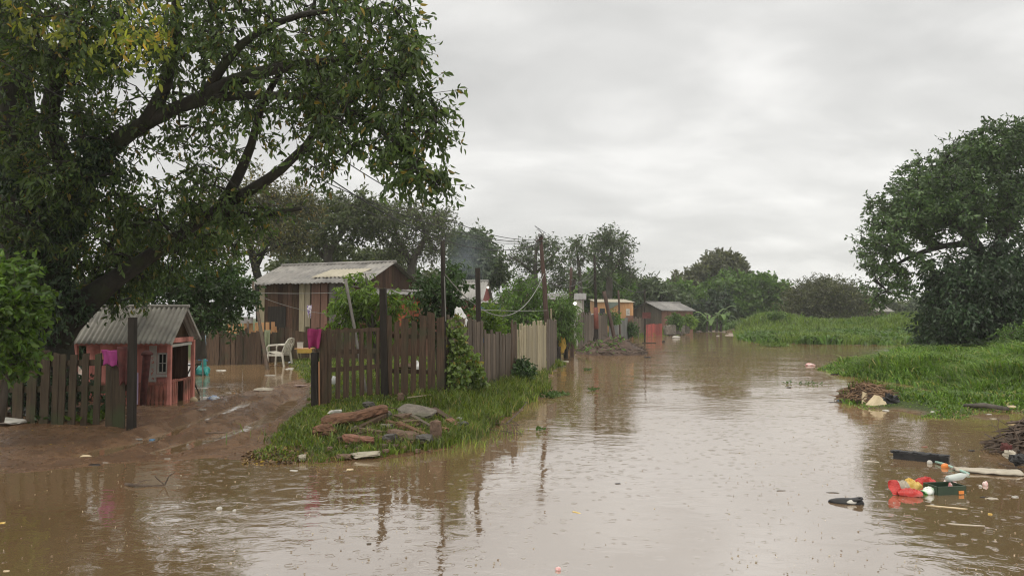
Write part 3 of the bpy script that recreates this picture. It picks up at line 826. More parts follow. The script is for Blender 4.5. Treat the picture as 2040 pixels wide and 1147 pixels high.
# the big tree over the yard
big_limbs = [
    pl((68, 800, 12.2, .72), (70, 730, 12.2, .58), (78, 660, 12.2, .5), (74, 580, 12.1, .47), (60, 500, 11.9, .42), (42, 400, 11.7, .36), (32, 250, 11.4, .3), (22, 90, 11, .22), (10, -80, 10.6, .12)),
    pl((84, 640, 12.2, .42), (94, 540, 12.1, .36), (120, 450, 11.8, .28), (165, 365, 11.4, .19), (222, 290, 11, .14), (300, 240, 10.7, .105), (380, 203, 10.4, .085), (470, 160, 10, .09), (560, 135, 9.7, .075), (660, 120, 9.5, .045), (740, 110, 9.3, .025)),
    pl((84, 700, 12.2, .42), (132, 640, 12.1, .27), (208, 572, 12, .17), (296, 512, 11.9, .12), (370, 460, 11.7, .095), (440, 412, 11.5, .085), (500, 378, 11.3, .08), (560, 338, 11, .07), (610, 290, 10.8, .06), (645, 240, 10.4, .055), (700, 190, 10, .04), (760, 170, 9.6, .025)),
    pl((290, 245, 10.7, .11), (330, 170, 10.4, .085), (350, 60, 10, .065), (350, -80, 9.6, .06)),
    pl((330, 225, 10.6, .08), (430, 195, 10.2, .065), (540, 190, 9.8, .055), (650, 200, 9.5, .06), (730, 240, 9.3, .04), (800, 290, 9.1, .03), (850, 350, 9, .015)),
    pl((440, 410, 11.5, .09), (470, 360, 11.2, .08), (500, 290, 10.8, .065), (520, 215, 10.4, .05), (560, 140, 10, .035)),
    pl((425, 425, 11.5, .06), (520, 428, 11.2, .045), (600, 415, 11, .03)),
    pl((160, 370, 11.4, .17), (100, 260, 11, .13), (120, 130, 10.4, .1), (160, 0, 9.8, .06)),
    pl((400, 200, 10.3, .075), (480, 90, 9.9, .055), (600, 30, 9.5, .04), (740, 20, 9.3, .03)),
]
big_blobs = [
    pb(250, 50, 10, 330, 110, 2.2, 105), pb(530, 60, 9.9, 220, 115, 1.8, 84), pb(715, 85, 9.5, 85, 95, 1.2, 38), pb(620, 185, 9.6, 140, 60, 1.4, 44),
    pb(760, 180, 9.1, 65, 62, .9, 24), pb(790, 270, 9, 40, 66, .7, 19), pb(838, 325, 9, 22, 32, .4, 8), pb(862, 362, 9, 12, 14, .3, 4), pb(800, 20, 9.2, 22, 50, .5, 6), pb(840, 190, 9, 22, 16, .3, 4), pb(820, 110, 9, 22, 14, .3, 4), pb(700, 250, 9.3, 75, 36, .9, 11),
    pb(50, 150, 10.6, 130, 180, 1.6, 95), pb(130, 60, 9.6, 120, 80, 1.0, 40), pb(870, 205, 9, 18, 14, .3, 4), pb(800, 330, 9, 36, 40, .5, 10), pb(850, 250, 9, 24, 24, .4, 6), pb(820, 90, 9.1, 30, 40, .5, 7), pb(50, 390, 11, 100, 130, 1.3, 48), pb(200, 400, 11.2, 120, 110, .8, 46), pb(330, 420, 11.2, 90, 60, .7, 22), pb(240, 520, 12.6, 90, 50, .5, 24), pb(120, 300, 10.6, 100, 120, .8, 40), pb(480, 420, 11, 60, 40, .6, 10), pb(200, 430, 12.4, 130, 90, 1.0, 34), pb(370, 440, 12.4, 110, 45, .9, 18), pb(300, 510, 12.6, 130, 50, .8, 22),
    pb(330, 140, 10.3, 150, 90, 1.6, 46), pb(250, 270, 10.6, 90, 50, .7, 14), pb(450, 240, 10.5, 90, 60, .9, 14), pb(430, 330, 11, 110, 60, .9, 18), pb(560, 250, 10, 90, 50, .8, 9), pb(650, 310, 9.6, 55, 24, .5, 6),
    pb(330, 480, 13.2, 120, 45, .7, 40), pb(230, 560, 13.2, 70, 50, .5, 28), pb(440, 470, 13.2, 70, 40, .7, 20), pb(300, -170, 9.8, 480, 120, 2.8, 70), pb(150, -190, 13.5, 420, 170, 2.5, 70), pb(-230, 150, 12, 170, 330, 2.5, 80), pb(-180, 250, 14.5, 200, 300, 2, 50), pb(500, 440, 11.2, 90, 30, .6, 8), pb(700, 300, 9.4, 40, 30, .4, 4),  # blobs above and left of view: unseen crown added to shade the yard
]
v = gnd(110, 790, .15)
plant('broadleaf_tree', 'huge dark broadleaf tree leaning over the red playhouse and the muddy yard', 'tree', (at(105, 790, 12.2).x, 12.2, .1), big_limbs, big_blobs, None, .086, LM['big'], MAT['bark'],
      twig=.42, ntw=5, nl=9, droop=.8, wr=.4, r0=.007, seg=.3, rmax=.045, sizevar=.5)

# a hanging spray of fresh yellowish leaves near the camera
bt = bpy.data.objects['broadleaf_tree']; bl = np.array(bt.location)
Cn = np.array([[*at(px_ + rng.normal() * 34, py_ + rng.normal() * 26, 8.6 + rng.normal() * .25)] for (px_, py_, k_) in [(110, 60, 9), (160, 95, 9), (235, 70, 7), (310, 95, 9), (330, 60, 6), (40, 20, 5), (280, 25, 4)] for _ in range(k_)])
Lp = np.repeat(Cn, 11, 0) + rng.normal(size=(len(Cn) * 11, 3)) * .075
V, Fq = leafgeo(Lp, unit(rng.normal(size=Lp.shape) * .6 + np.array([0, 0, -.9])), rng.uniform(.06, .12, len(Lp)), .42)
o = mesh_obj('fresh_leaves', V - bl, Fq, leafmat('fresh_yellowish_leaf', (.1, .14, .02), (.22, .24, .04), odd=(.36, .25, .04), oddp=.12, trans=.45)); o.parent = bt; o['label'] = 'yellowish fresh leaves hanging low over the street'
# moss and creeper hanging on the old trunk
cb = []
for px_, py_, Y_, r_ in [(110, 600, 11.6, 55), (60, 480, 11.4, 55), (40, 330, 11.2, 50), (130, 430, 11.3, 45), (190, 320, 10.8, 40), (40, 600, 11.6, 50)]:
    cb.append(pb(px_, py_, Y_, r_, r_ * 1.3, .35, 30))
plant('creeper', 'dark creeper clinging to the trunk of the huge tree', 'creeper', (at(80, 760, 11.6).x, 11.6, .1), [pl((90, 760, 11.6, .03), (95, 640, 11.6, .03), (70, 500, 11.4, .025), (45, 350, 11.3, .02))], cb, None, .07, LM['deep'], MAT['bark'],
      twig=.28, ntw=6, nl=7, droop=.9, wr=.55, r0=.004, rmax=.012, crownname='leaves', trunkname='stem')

# bright bush at the left edge
plant('broadleaf_shrub', 'bright green leafy bush at the left edge in front of the fence', 'bush', (at(10, 830, 8.9).x, 8.9, .1), [pl((0, 840, 8.9, .05), (15, 740, 8.9, .035), (30, 640, 8.9, .025), (25, 560, 8.9, .015))],
      [pb(10, 620, 8.8, 50, 75, .5, 50), pb(35, 615, 8.8, 38, 55, .4, 26), pb(0, 705, 8.8, 42, 45, .4, 26), pb(-70, 640, 8.8, 80, 130, .6, 40), pb(15, 545, 8.9, 35, 35, .3, 9)], None, .085, LM['lime'], MAT['bark2'],
      twig=.24, ntw=6, nl=7, droop=.35, wr=.55, r0=.005, rmax=.03)
# dark green tree behind the playhouse
plant('shade_tree', 'dense dark green citrus like tree behind the red playhouse', 'tree', (at(400, 712, 17).x, 17, .1), [pl((400, 715, 17, .13), (398, 670, 17, .11), (390, 610, 17, .09), (370, 560, 17, .06)), pl((396, 650, 17, .07), (440, 590, 17, .05), (460, 560, 17, .03))],
      [pb(330, 590, 17, 75, 62, 1.0, 70), pb(425, 600, 16.8, 75, 58, 1.0, 75), pb(380, 550, 17, 100, 36, .9, 45), pb(455, 560, 17, 45, 40, .7, 22), pb(280, 600, 17, 50, 50, .8, 25)], None, .1, LM['dark'], MAT['bark2'],
      twig=.34, ntw=6, nl=8, droop=.4, wr=.5, r0=.006, rmax=.05)
plant('dark_shrub', 'almost black undergrowth between the huge trunk and the playhouse', 'undergrowth', (at(120, 715, 16.5).x, 16.5, .1), [pl((100, 715, 16.5, .06), (105, 650, 16.5, .04), (110, 600, 16.5, .02))],
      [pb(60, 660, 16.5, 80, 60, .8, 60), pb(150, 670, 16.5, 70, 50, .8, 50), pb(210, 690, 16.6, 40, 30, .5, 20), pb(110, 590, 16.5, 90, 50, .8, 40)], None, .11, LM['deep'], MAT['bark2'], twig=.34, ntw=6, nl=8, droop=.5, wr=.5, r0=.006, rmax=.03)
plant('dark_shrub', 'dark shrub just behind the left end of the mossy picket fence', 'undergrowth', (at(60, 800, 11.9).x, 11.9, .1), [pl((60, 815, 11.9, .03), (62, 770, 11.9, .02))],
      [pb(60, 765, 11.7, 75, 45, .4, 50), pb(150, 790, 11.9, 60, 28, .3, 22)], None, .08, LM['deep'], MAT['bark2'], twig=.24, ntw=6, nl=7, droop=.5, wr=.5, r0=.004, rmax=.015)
# young peach tree behind the gate
plant('peach_tree', 'slender young tree with drooping fresh green leaves behind the picket gate', 'tree', (at(752, 735, 16).x, 16, .1),
      [pl((752, 740, 16, .05), (748, 690, 16, .045), (742, 640, 16, .035), (735, 590, 16, .025), (728, 545, 16, .012)), pl((744, 660, 16, .03), (700, 600, 16, .02), (680, 570, 16, .012)), pl((744, 650, 16, .025), (785, 615, 16, .018), (798, 598, 16, .01))],
      [pb(712, 565, 16, 26, 24, .5, 14), pb(690, 590, 16, 32, 26, .5, 15), pb(745, 615, 16, 50, 38, .6, 32), pb(795, 600, 16, 22, 20, .4, 6), pb(676, 630, 16, 24, 20, .4, 7), pb(745, 660, 16, 40, 16, .4, 9)], None, .12, LM['peach'], MAT['bark2'],
      twig=.28, ntw=5, nl=8, droop=.9, wr=.3, r0=.004, rmax=.02)
plant('garden_tree', 'loose dark leafed small tree around the tall corner post', 'tree', (at(875, 740, 15.2).x, 15.2, .2), [pl((875, 750, 15.2, .06), (872, 680, 15.2, .05), (880, 620, 15.2, .035), (885, 570, 15.2, .02))],
      [pb(860, 590, 15.2, 40, 36, .6, 24), pb(900, 575, 15.2, 36, 34, .6, 20), pb(870, 640, 15, 45, 25, .6, 24), pb(915, 620, 15.2, 26, 26, .5, 12), pb(893, 545, 15.2, 16, 18, .3, 5)], None, .1, LM['dark'], MAT['bark2'],
      twig=.26, ntw=6, nl=7, droop=.6, wr=.45, r0=.004, rmax=.025)
plant('yard_shrub', 'yellow green shrub rising behind the leaning plank fence', 'bush', (at(968, 700, 18).x, 18, .1), [pl((968, 710, 18, .04), (968, 660, 18, .03), (966, 630, 18, .015))],
      [pb(968, 640, 18, 34, 30, .7, 34), pb(985, 655, 18, 22, 18, .5, 14), pb(940, 650, 18, 16, 20, .4, 8)], None, .09, LM['peach'], MAT['bark2'], twig=.26, ntw=6, nl=7, droop=.5, wr=.42, r0=.004, rmax=.02)
plant('yard_tree', 'feathery mid green tree behind the pale board fence', 'tree', (at(1045, 690, 27).x, 27, .1), [pl((1045, 700, 27, .1), (1044, 640, 27, .08), (1042, 600, 27, .05), (1040, 575, 27, .03))],
      [pb(1040, 600, 27, 45, 40, 1.2, 60), pb(1005, 625, 27, 32, 36, 1.0, 30), pb(1075, 625, 27, 30, 36, 1.0, 30), pb(1045, 645, 26.5, 60, 22, 1.2, 36), pb(1055, 570, 27, 24, 20, .8, 12)], None, .14, LM['mid'], MAT['bark2'],
      twig=.45, ntw=7, nl=8, droop=.7, wr=.3, r0=.006, rmax=.04, six=False)
plant('drooping_shrub', 'drooping fine leafed shrub right of the tall leaning pole', 'bush', (at(1122, 700, 27.5).x, 27.5, -.05), [pl((1122, 705, 27.5, .07), (1120, 650, 27.5, .05), (1118, 610, 27.5, .03))],
      [pb(1115, 620, 27.5, 28, 40, .9, 40), pb(1132, 650, 27.3, 22, 28, .7, 24), pb(1104, 655, 27.5, 14, 28, .6, 14), pb(1135, 610, 27.5, 14, 18, .5, 8)], None, .17, LM['mid'], MAT['bark2'],
      twig=.4, ntw=7, nl=8, droop=1.3, wr=.18, r0=.005, rmax=.03, six=False)
plant('fence_shrub', 'dark low shrub at the end of the leaning plank fence', 'bush', (at(1040, 745, 15.8).x, 15.8, .1), [pl((1040, 752, 15.8, .02), (1040, 725, 15.8, .015), (1038, 708, 15.8, .008))],
      [pb(1038, 726, 15.8, 14, 12, .25, 14), pb(1050, 740, 15.6, 11, 9, .2, 8), pb(1032, 745, 15.5, 12, 14, .2, 8)], None, .075, LM['dark'], MAT['bark2'], twig=.15, ntw=6, nl=6, droop=.4, wr=.5, r0=.003, rmax=.01)
# vine on the fence corner
plant('fence_vine', 'broad leafed green vine climbing the picket fence corner', 'vine', (at(915, 770, 12.6).x, 12.6, .3), [pl((905, 775, 12.5, .012), (912, 735, 12.5, .01), (918, 700, 12.6, .008), (915, 665, 12.6, .006)), pl((925, 770, 12.9, .012), (935, 730, 12.9, .009), (930, 690, 12.9, .006))],
      [pb(913, 738, 12.45, 18, 36, .1, 40), pb(936, 738, 12.9, 18, 30, .15, 28), pb(918, 690, 12.5, 22, 16, .12, 15), pb(955, 755, 13.1, 12, 26, .2, 12), pb(905, 650, 12.5, 10, 22, .1, 7)], None, .075, LM['vine'], MAT['twig'],
      twig=.11, ntw=5, nl=5, droop=.8, wr=.8, r0=.003, rmax=.006, crownname='leaves', trunkname='stem')

# trees behind the houses
GB = 'trees rising behind the wooden houses'
def bgtree(name, label, px, pyb, Y, limbs, blobs, size, lm, ntw=8, nl=8, twig=.9, droop=.3, wr=.45, r0=.02, group=GB, cat='tree', rmax=.25, spread=1.0, outw=.6, bm='bark2', zbase=None, twiggeo=False, shell=0.0, z=0.1):
    return plant(name, label, cat, (at(px, pyb, Y).x, Y, z), [pl(*l) for l in limbs], [pb(*b_) for b_ in blobs], None, size, LM[lm], MAT[bm], twig=twig, ntw=ntw, nl=nl, droop=droop, wr=wr, r0=r0, rmax=rmax,
                 six=False, group=group, seg=.8, twiggeo=twiggeo, spread=spread, outw=outw, nside=6, shell=shell)


bgtree('spreading_tree', 'spreading olive tree with flat layered crown above the main house roof', 655, 640, 44, [[(655, 640, 44, .35), (656, 560, 44, .3), (652, 500, 44, .25), (640, 460, 44, .18), (610, 425, 44, .1)], [(655, 505, 44, .2), (690, 450, 44, .15), (720, 410, 44, .08)], [(654, 520, 44, .15), (600, 470, 44, .12), (560, 450, 44, .06)]],
       [(645, 415, 44, 65, 14, 3, 44), (720, 412, 44, 50, 13, 3, 36), (590, 445, 44, 50, 18, 3, 32), (690, 450, 44, 60, 18, 3, 36), (640, 482, 44, 70, 14, 3, 28), (770, 435, 44, 28, 16, 2, 14), (560, 480, 44, 40, 24, 3, 24)], .25, 'euc2', ntw=7, nl=8, twiggeo=True, r0=.018)
bgtree('open_crown_tree', 'open thinly leafed tree with forked bare branches left of the rounded tree', 812, 640, 47, [[(812, 640, 47, .3), (815, 560, 47, .28), (826, 510, 47, .22), (850, 470, 47, .15), (870, 430, 47, .08)], [(820, 530, 47, .2), (795, 480, 47, .14), (780, 440, 47, .08)], [(850, 472, 47, .12), (832, 430, 47, .1), (815, 410, 47, .05)]],
       [(858, 438, 47, 38, 28, 3, 46), (815, 422, 47, 42, 16, 3, 32), (872, 478, 47, 20, 34, 2.5, 26), (775, 475, 47, 30, 34, 3, 36), (830, 492, 47, 44, 26, 3, 30)], .2, 'euc2', ntw=6, nl=6, twiggeo=True, r0=.02, twig=1.1)
bgtree('background_thicket', 'dark olive thicket directly behind the main house ridge', 680, 600, 52, [[(680, 640, 52, .3), (680, 560, 52, .25), (690, 520, 52, .15)], [(600, 640, 52, .2), (610, 540, 52, .15), (615, 510, 52, .08)], [(745, 640, 52, .2), (742, 540, 52, .15), (740, 505, 52, .08)]],
       [(600, 530, 52, 70, 18, 3, 34), (690, 522, 52, 70, 20, 3, 40), (765, 525, 52, 50, 28, 3, 30), (820, 555, 52, 50, 24, 3, 30)], .34, 'euc2', ntw=9, nl=9, cat='thicket')
bgtree('sparse_yellow_tree', 'sparse yellowish tree showing sky between the big tree and the main house', 505, 640, 36, [[(520, 640, 36, .25), (516, 560, 36, .2), (500, 500, 36, .15), (480, 440, 36, .1), (470, 390, 36, .05)], [(512, 530, 36, .12), (535, 480, 36, .1), (550, 430, 36, .05)], [(505, 510, 36, .1), (555, 490, 36, .07), (590, 480, 36, .04)]],
       [(490, 400, 36, 70, 50, 3, 46), (540, 380, 36, 60, 40, 3, 34), (550, 470, 36, 60, 40, 3, 40), (460, 480, 36, 60, 45, 3, 40), (590, 400, 36, 50, 30, 2, 20), (420, 420, 36, 60, 60, 3, 30)], .17, 'bigwarm', ntw=7, nl=7, twiggeo=True, r0=.014, twig=.8, bm='bark')
bgtree('rounded_tree', 'rounded dense grey green tree with smoke drifting before it', 950, 640, 56, [[(948, 640, 56, .35), (948, 570, 56, .3), (945, 520, 56, .2), (935, 480, 56, .12)], [(948, 550, 56, .18), (970, 510, 56, .1)]],
       [(935, 490, 56, 34, 34, 3, 60), (965, 520, 56, 30, 36, 3, 56), (925, 525, 56, 26, 34, 3, 34), (950, 550, 56, 42, 20, 3, 34), (985, 550, 56, 18, 18, 2, 14), (905, 560, 56, 24, 24, 2, 18)], .36, 'euc', ntw=8, nl=8)
bgtree('gum_tree', 'tufted gum tree directly behind the tall leaning pole', 1068, 640, 58, [[(1068, 640, 58, .25), (1067, 570, 58, .22), (1066, 520, 58, .15), (1072, 480, 58, .08)], [(1067, 550, 58, .12), (1035, 520, 58, .08), (1015, 512, 58, .04)], [(1067, 545, 58, .12), (1100, 510, 58, .08), (1115, 495, 58, .04)]],
       [(1095, 488, 58, 18, 8, 1.5, 18), (1052, 492, 58, 20, 9, 1.5, 14), (1028, 517, 58, 24, 7, 1.5, 17), (1065, 526, 58, 24, 11, 1.5, 18), (1105, 522, 58, 22, 16, 1.5, 22), (1060, 566, 58, 36, 18, 2, 32), (1110, 566, 58, 28, 18, 2, 24), (1124, 534, 58, 8, 12, 1, 6)], .26, 'euc', ntw=5, nl=6, twig=.9, droop=.35, wr=.34, twiggeo=True, r0=.016)
bgtree('gum_tree', 'tallest gum tree with bulging crown above the orange house', 1215, 640, 66, [[(1212, 640, 66, .35), (1214, 570, 66, .3), (1216, 520, 66, .2), (1222, 480, 66, .1)], [(1214, 550, 66, .16), (1240, 510, 66, .08)], [(1213, 560, 66, .15), (1185, 520, 66, .08)]],
       [(1218, 474, 66, 24, 16, 1.8, 34), (1243, 492, 66, 12, 20, 1.5, 18), (1186, 500, 66, 16, 16, 1.5, 17), (1222, 516, 66, 30, 14, 1.8, 26), (1245, 532, 66, 12, 10, 1, 8), (1200, 550, 66, 24, 16, 2, 22), (1258, 550, 66, 16, 7, 1, 8), (1200, 480, 66, 10, 8, 1, 6)], .3, 'euc', ntw=5, nl=6, twig=1.0, droop=.3, wr=.36, twiggeo=True, r0=.018)
bgtree('gum_tree', 'slighter gum tree between the tall leaning pole and the tallest gum', 1150, 640, 62, [[(1155, 640, 62, .25), (1156, 570, 62, .2), (1152, 520, 62, .12), (1148, 490, 62, .06)]],
       [(1148, 486, 62, 14, 7, 1.5, 14), (1136, 508, 62, 14, 10, 1.5, 11), (1166, 512, 62, 15, 12, 1.5, 13), (1150, 546, 62, 20, 16, 1.5, 14)], .28, 'euc', ntw=5, nl=6, twig=.9, droop=.35, wr=.34, twiggeo=True, r0=.016)
GM = 'dense trees behind the far houses'
bgtree('dense_tree', 'dark tree mass behind the orange house', 1180, 650, 72, [[(1180, 650, 72, .3), (1180, 600, 72, .2), (1182, 570, 72, .1)]], [(1180, 590, 72, 34, 40, 3, 60), (1220, 575, 72, 34, 34, 3, 46), (1150, 610, 72, 26, 30, 3, 30)], .5, 'mid', ntw=8, nl=8, group=GM)
bgtree('dense_tree', 'dark pointed trees behind the brown plank house', 1290, 650, 80, [[(1290, 650, 80, .3), (1290, 600, 80, .2), (1290, 570, 80, .1)]], [(1262, 590, 80, 34, 32, 3, 50), (1310, 592, 80, 36, 28, 3, 44), (1298, 568, 80, 14, 14, 2, 10), (1340, 600, 80, 26, 22, 3, 24)], .5, 'euc', ntw=8, nl=8, group=GM)
bgtree('dense_tree', 'yellow green rounded tree right of the brown plank house', 1362, 650, 86, [[(1362, 650, 86, .3), (1362, 610, 86, .2), (1362, 580, 86, .1)]], [(1355, 592, 86, 34, 26, 3, 56), (1390, 605, 86, 24, 24, 3, 30), (1330, 605, 86, 20, 20, 3, 20)], .55, 'mid', ntw=8, nl=8, group=GM)
bgtree('domed_tree', 'brownish dome shaped tree standing highest above the far green trees', 1432, 650, 104, [[(1432, 650, 104, .4), (1432, 580, 104, .3), (1432, 540, 104, .15)]], [(1434, 528, 104, 44, 24, 4, 80), (1405, 545, 104, 26, 20, 4, 34), (1462, 545, 104, 24, 18, 4, 30), (1365, 562, 104, 26, 20, 3, 30)], .6, 'bronze', ntw=8, nl=8, group=GM)
bgtree('dense_tree', 'broad bright green tree mass ending above the dirt road', 1490, 655, 92, [[(1480, 655, 92, .4), (1480, 600, 92, .3), (1480, 570, 92, .15)], [(1530, 655, 92, .3), (1528, 600, 92, .2), (1526, 580, 92, .1)]],
       [(1450, 575, 92, 50, 30, 4, 70), (1510, 578, 92, 46, 28, 4, 70), (1540, 600, 92, 30, 34, 4, 46), (1470, 615, 91, 60, 30, 3, 70), (1520, 625, 91, 50, 26, 3, 50), (1410, 600, 92, 30, 26, 3, 34)], .6, 'mid', ntw=8, nl=8, group=GM)
bgtree('banana_plant_tree', 'dark hollow tree behind the banana clump', 1400, 655, 84, [[(1395, 655, 84, .2), (1395, 630, 84, .15), (1395, 600, 84, .08)]], [(1400, 620, 84, 26, 24, 2, 34), (1430, 610, 84, 24, 26, 2, 30)], .5, 'deep', ntw=8, nl=8, group=GM).name = 'dense_tree'
bgtree('twiggy_thicket', 'brownish twiggy thicket left of the large right hand tree', 1645, 655, 76, [[(1640, 660, 76, .2), (1642, 620, 76, .15), (1645, 580, 76, .06)], [(1610, 660, 76, .15), (1602, 610, 76, .1), (1596, 575, 76, .05)], [(1680, 660, 76, .15), (1684, 610, 76, .1), (1690, 580, 76, .05)]],
       [(1640, 598, 76, 60, 38, 4, 120), (1645, 578, 76, 40, 18, 3, 40), (1605, 610, 76, 40, 38, 4, 60), (1685, 610, 76, 34, 40, 4, 56), (1640, 640, 75, 80, 20, 3, 60), (1600, 590, 76, 26, 12, 3, 12), (1660, 580, 76, 40, 12, 3, 20)], .34, 'bronze', ntw=9, nl=8, twig=1.3, group=None, cat='thicket', twiggeo=True, r0=.014, wr=.3)
for (px_, Y_, lab, lm_) in [(1745, 125, 'hazy far bush under the tip of the right hand tree', 'euc'), (1800, 118, 'hazy far bush beside the large right hand tree', 'euc2'), (1850, 112, 'hazy far bush half behind the large right hand tree', 'euc')]:
    bgtree('far_bush', lab, px_, 640, Y_, [[(px_, 645, Y_, .2), (px_, 615, Y_, .1)]], [(px_ - 12, 612, Y_, 24, 16, 3, 26), (px_ + 16, 618, Y_, 24, 14, 3, 24), (px_, 630, Y_, 36, 12, 3, 24)], .6, lm_, ntw=8, nl=8, group='hazy bushes in the far distance', cat='bush')
for (px_, py_, Y_, r_, lab, lm_) in [(1345, 640, 63, 14, 'rounded bush left of the grey boulder wall', 'mid'), (1368, 640, 65, 16, 'pale green bush at the foot of the brown plank house', 'peach'), (1395, 645, 76, 16, 'low bush under the banana clump', 'mid'), (1415, 652, 82, 18, 'low weedy bush left of the dirt road', 'peach'),
                                (1253, 655, 52, 11, 'dark bush between the plywood fence and the red gate', 'dark'), (1545, 637, 66, 20, 'rounded bush crowning the green mound', 'mid'), (1592, 648, 70, 16, 'bluish bush at the left foot of the twiggy thicket', 'euc')]:
    bgtree('low_bush', lab, px_, py_ + 12, Y_, [[(px_, py_ + 14, Y_, .04), (px_, py_ - 6, Y_, .02)]], [(px_, py_, Y_, r_, r_ * .85, r_ / F * Y_, 34)], .22, lm_, ntw=7, nl=7, twig=.35, r0=.008, group='low bushes along the far bank', cat='bush', rmax=.05)
plant('vine_bush', 'small leafy bush growing over the grey boards right of the leaning post', 'bush', (at(1222, 640, 46).x, 46, .2), [pl((1222, 650, 46, .03), (1222, 630, 46, .02))], [pb(1218, 632, 46, 18, 10, .6, 26)], None, .2, LM['mid'], MAT['bark2'], twig=.3, ntw=6, nl=6, six=False, r0=.006, twiggeo=False)

# large tree on the right and the dense growth under it
right_limbs = [pl((1985, 715, 31, .5), (1980, 640, 31, .42), (1968, 560, 31, .34), (1945, 490, 31, .24), (1905, 450, 30.5, .16), (1870, 430, 30, .11), (1830, 400, 30, .08)),
               pl((1968, 560, 31, .25), (1990, 480, 31, .2), (2010, 400, 31, .13), (2010, 330, 31, .08), (2000, 280, 31, .06)),
               pl((1940, 485, 30.8, .16), (1880, 490, 30, .12), (1830, 505, 29.5, .09), (1780, 530, 29.2, .05), (1745, 560, 29, .025)),
               pl((1995, 470, 31, .2), (2050, 400, 31, .18), (2100, 330, 31, .12)), pl((1950, 500, 31, .2), (1920, 430, 31, .14), (1900, 370, 31, .1), (1880, 320, 31, .05)),
               pl((1830, 505, 29.5, .06), (1790, 500, 29.4, .045), (1750, 480, 29.3, .025))]
right_blobs = [pb(1985, 292, 31, 80, 38, 3.5, 115), pb(1905, 325, 31, 70, 30, 3, 85), pb(1840, 365, 30.5, 62, 26, 2.6, 46), pb(1795, 398, 30.2, 56, 20, 2.2, 32), pb(1768, 450, 30, 44, 20, 2, 26), pb(1850, 432, 30, 80, 26, 2.4, 84), pb(1950, 380, 31, 90, 40, 3, 115), pb(1950, 430, 30.4, 80, 26, 2, 70), pb(1750, 500, 29.5, 34, 22, 1.6, 14), pb(1900, 400, 30, 60, 30, 2, 50), pb(1762, 490, 29.5, 38, 18, 1.6, 24),
               pb(1800, 530, 29.4, 40, 20, 1.4, 15), pb(1755, 535, 29.2, 26, 14, 1.2, 10), pb(1770, 575, 29, 46, 16, 1.2, 14), pb(2080, 300, 31, 70, 70, 3.5, 80), pb(2040, 250, 31, 30, 22, 2, 10), pb(2060, 420, 31, 70, 60, 3, 60), pb(1890, 470, 30, 60, 20, 2, 22), pb(1740, 595, 29, 24, 10, .8, 5)]
plant('spreading_rain_tree', 'large blue green spreading tree at the right edge of the flood', 'tree', (at(1985, 710, 31).x, 31, .2), right_limbs, right_blobs, None, .17, LM['right'], MAT['bark'], twig=.5, ntw=6, nl=9, droop=.25, wr=.42, r0=.014, rmax=.14, six=False, seg=.6, nside=7)
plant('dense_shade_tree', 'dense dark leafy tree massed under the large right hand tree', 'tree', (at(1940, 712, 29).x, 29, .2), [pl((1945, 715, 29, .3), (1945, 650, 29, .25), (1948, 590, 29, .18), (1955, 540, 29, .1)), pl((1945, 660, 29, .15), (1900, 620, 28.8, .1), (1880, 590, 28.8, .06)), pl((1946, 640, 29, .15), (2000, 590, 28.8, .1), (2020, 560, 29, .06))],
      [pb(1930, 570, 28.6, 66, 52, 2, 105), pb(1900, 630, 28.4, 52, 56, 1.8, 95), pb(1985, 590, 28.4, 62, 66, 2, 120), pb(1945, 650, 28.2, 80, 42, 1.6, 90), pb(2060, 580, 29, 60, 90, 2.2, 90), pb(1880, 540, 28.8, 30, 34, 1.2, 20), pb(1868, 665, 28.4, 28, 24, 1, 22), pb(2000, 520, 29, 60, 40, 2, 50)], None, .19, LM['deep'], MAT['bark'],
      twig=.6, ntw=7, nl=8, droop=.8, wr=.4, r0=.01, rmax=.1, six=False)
plant('grass_side_shrub', 'lighter green shrub at the right edge above the tall grass', 'bush', (at(2025, 720, 24).x, 24, .2), [pl((2025, 730, 24, .05), (2025, 690, 24, .03), (2028, 665, 24, .02))], [pb(2025, 680, 24, 34, 26, .8, 40), pb(2075, 670, 24, 40, 34, 1, 40), pb(2000, 694, 24, 14, 10, .4, 8)], None, .12, LM['mid'], MAT['bark2'], twig=.35, ntw=7, nl=7, six=False, r0=.006)

# banana clump
bn = thing('banana_plant', 'banana clump with long arching pale leaves by the brown plank house', 'banana plant', at(1423, 652, 74).to_tuple()[:2] + (.1,))
bb = B(); c0 = at(1423, 650, 74); sb = B()
for k in range(26):
    a = rng.uniform(0, 6.28); ln = rng.uniform(1.5, 2.6); s = Vector((c0.x + rng.uniform(-.9, .9), 74 + rng.uniform(-.6, .6), rng.uniform(.5, 1.4)))
    d = Vector((math.cos(a), math.sin(a), 0)); w = .3; sd = Vector((-d.y, d.x, 0)); lift = rng.uniform(.6, 1.2)
    def fn(u, v_, s=s, d=d, sd=sd, ln=ln, lift=lift):
        return s + d * (ln * .7 * u) + Vector((0, 0, 1)) * (ln * (lift * u - .75 * u * u * u)) + sd * ((v_ - .5) * 2 * w * math.sin(math.pi * min(1, u * .9 + .08)) ** .6) + Vector((0, 0, -abs(v_ - .5) * .12))
    bb.sheet(fn, 8, 2, .012)
for k in range(4):
    s = Vector((c0.x + (k - 1.5) * .5, 74 + (k % 2) * .4, .05)); sb.tube([s, s + Vector((.05, 0, .8)), s + Vector((.08, 0, 1.7))], [.14, .11, .07], 7)
part(bb, 'leaf', LM['banana'], bn); part(sb, 'trunk', MAT['bark2'], bn)


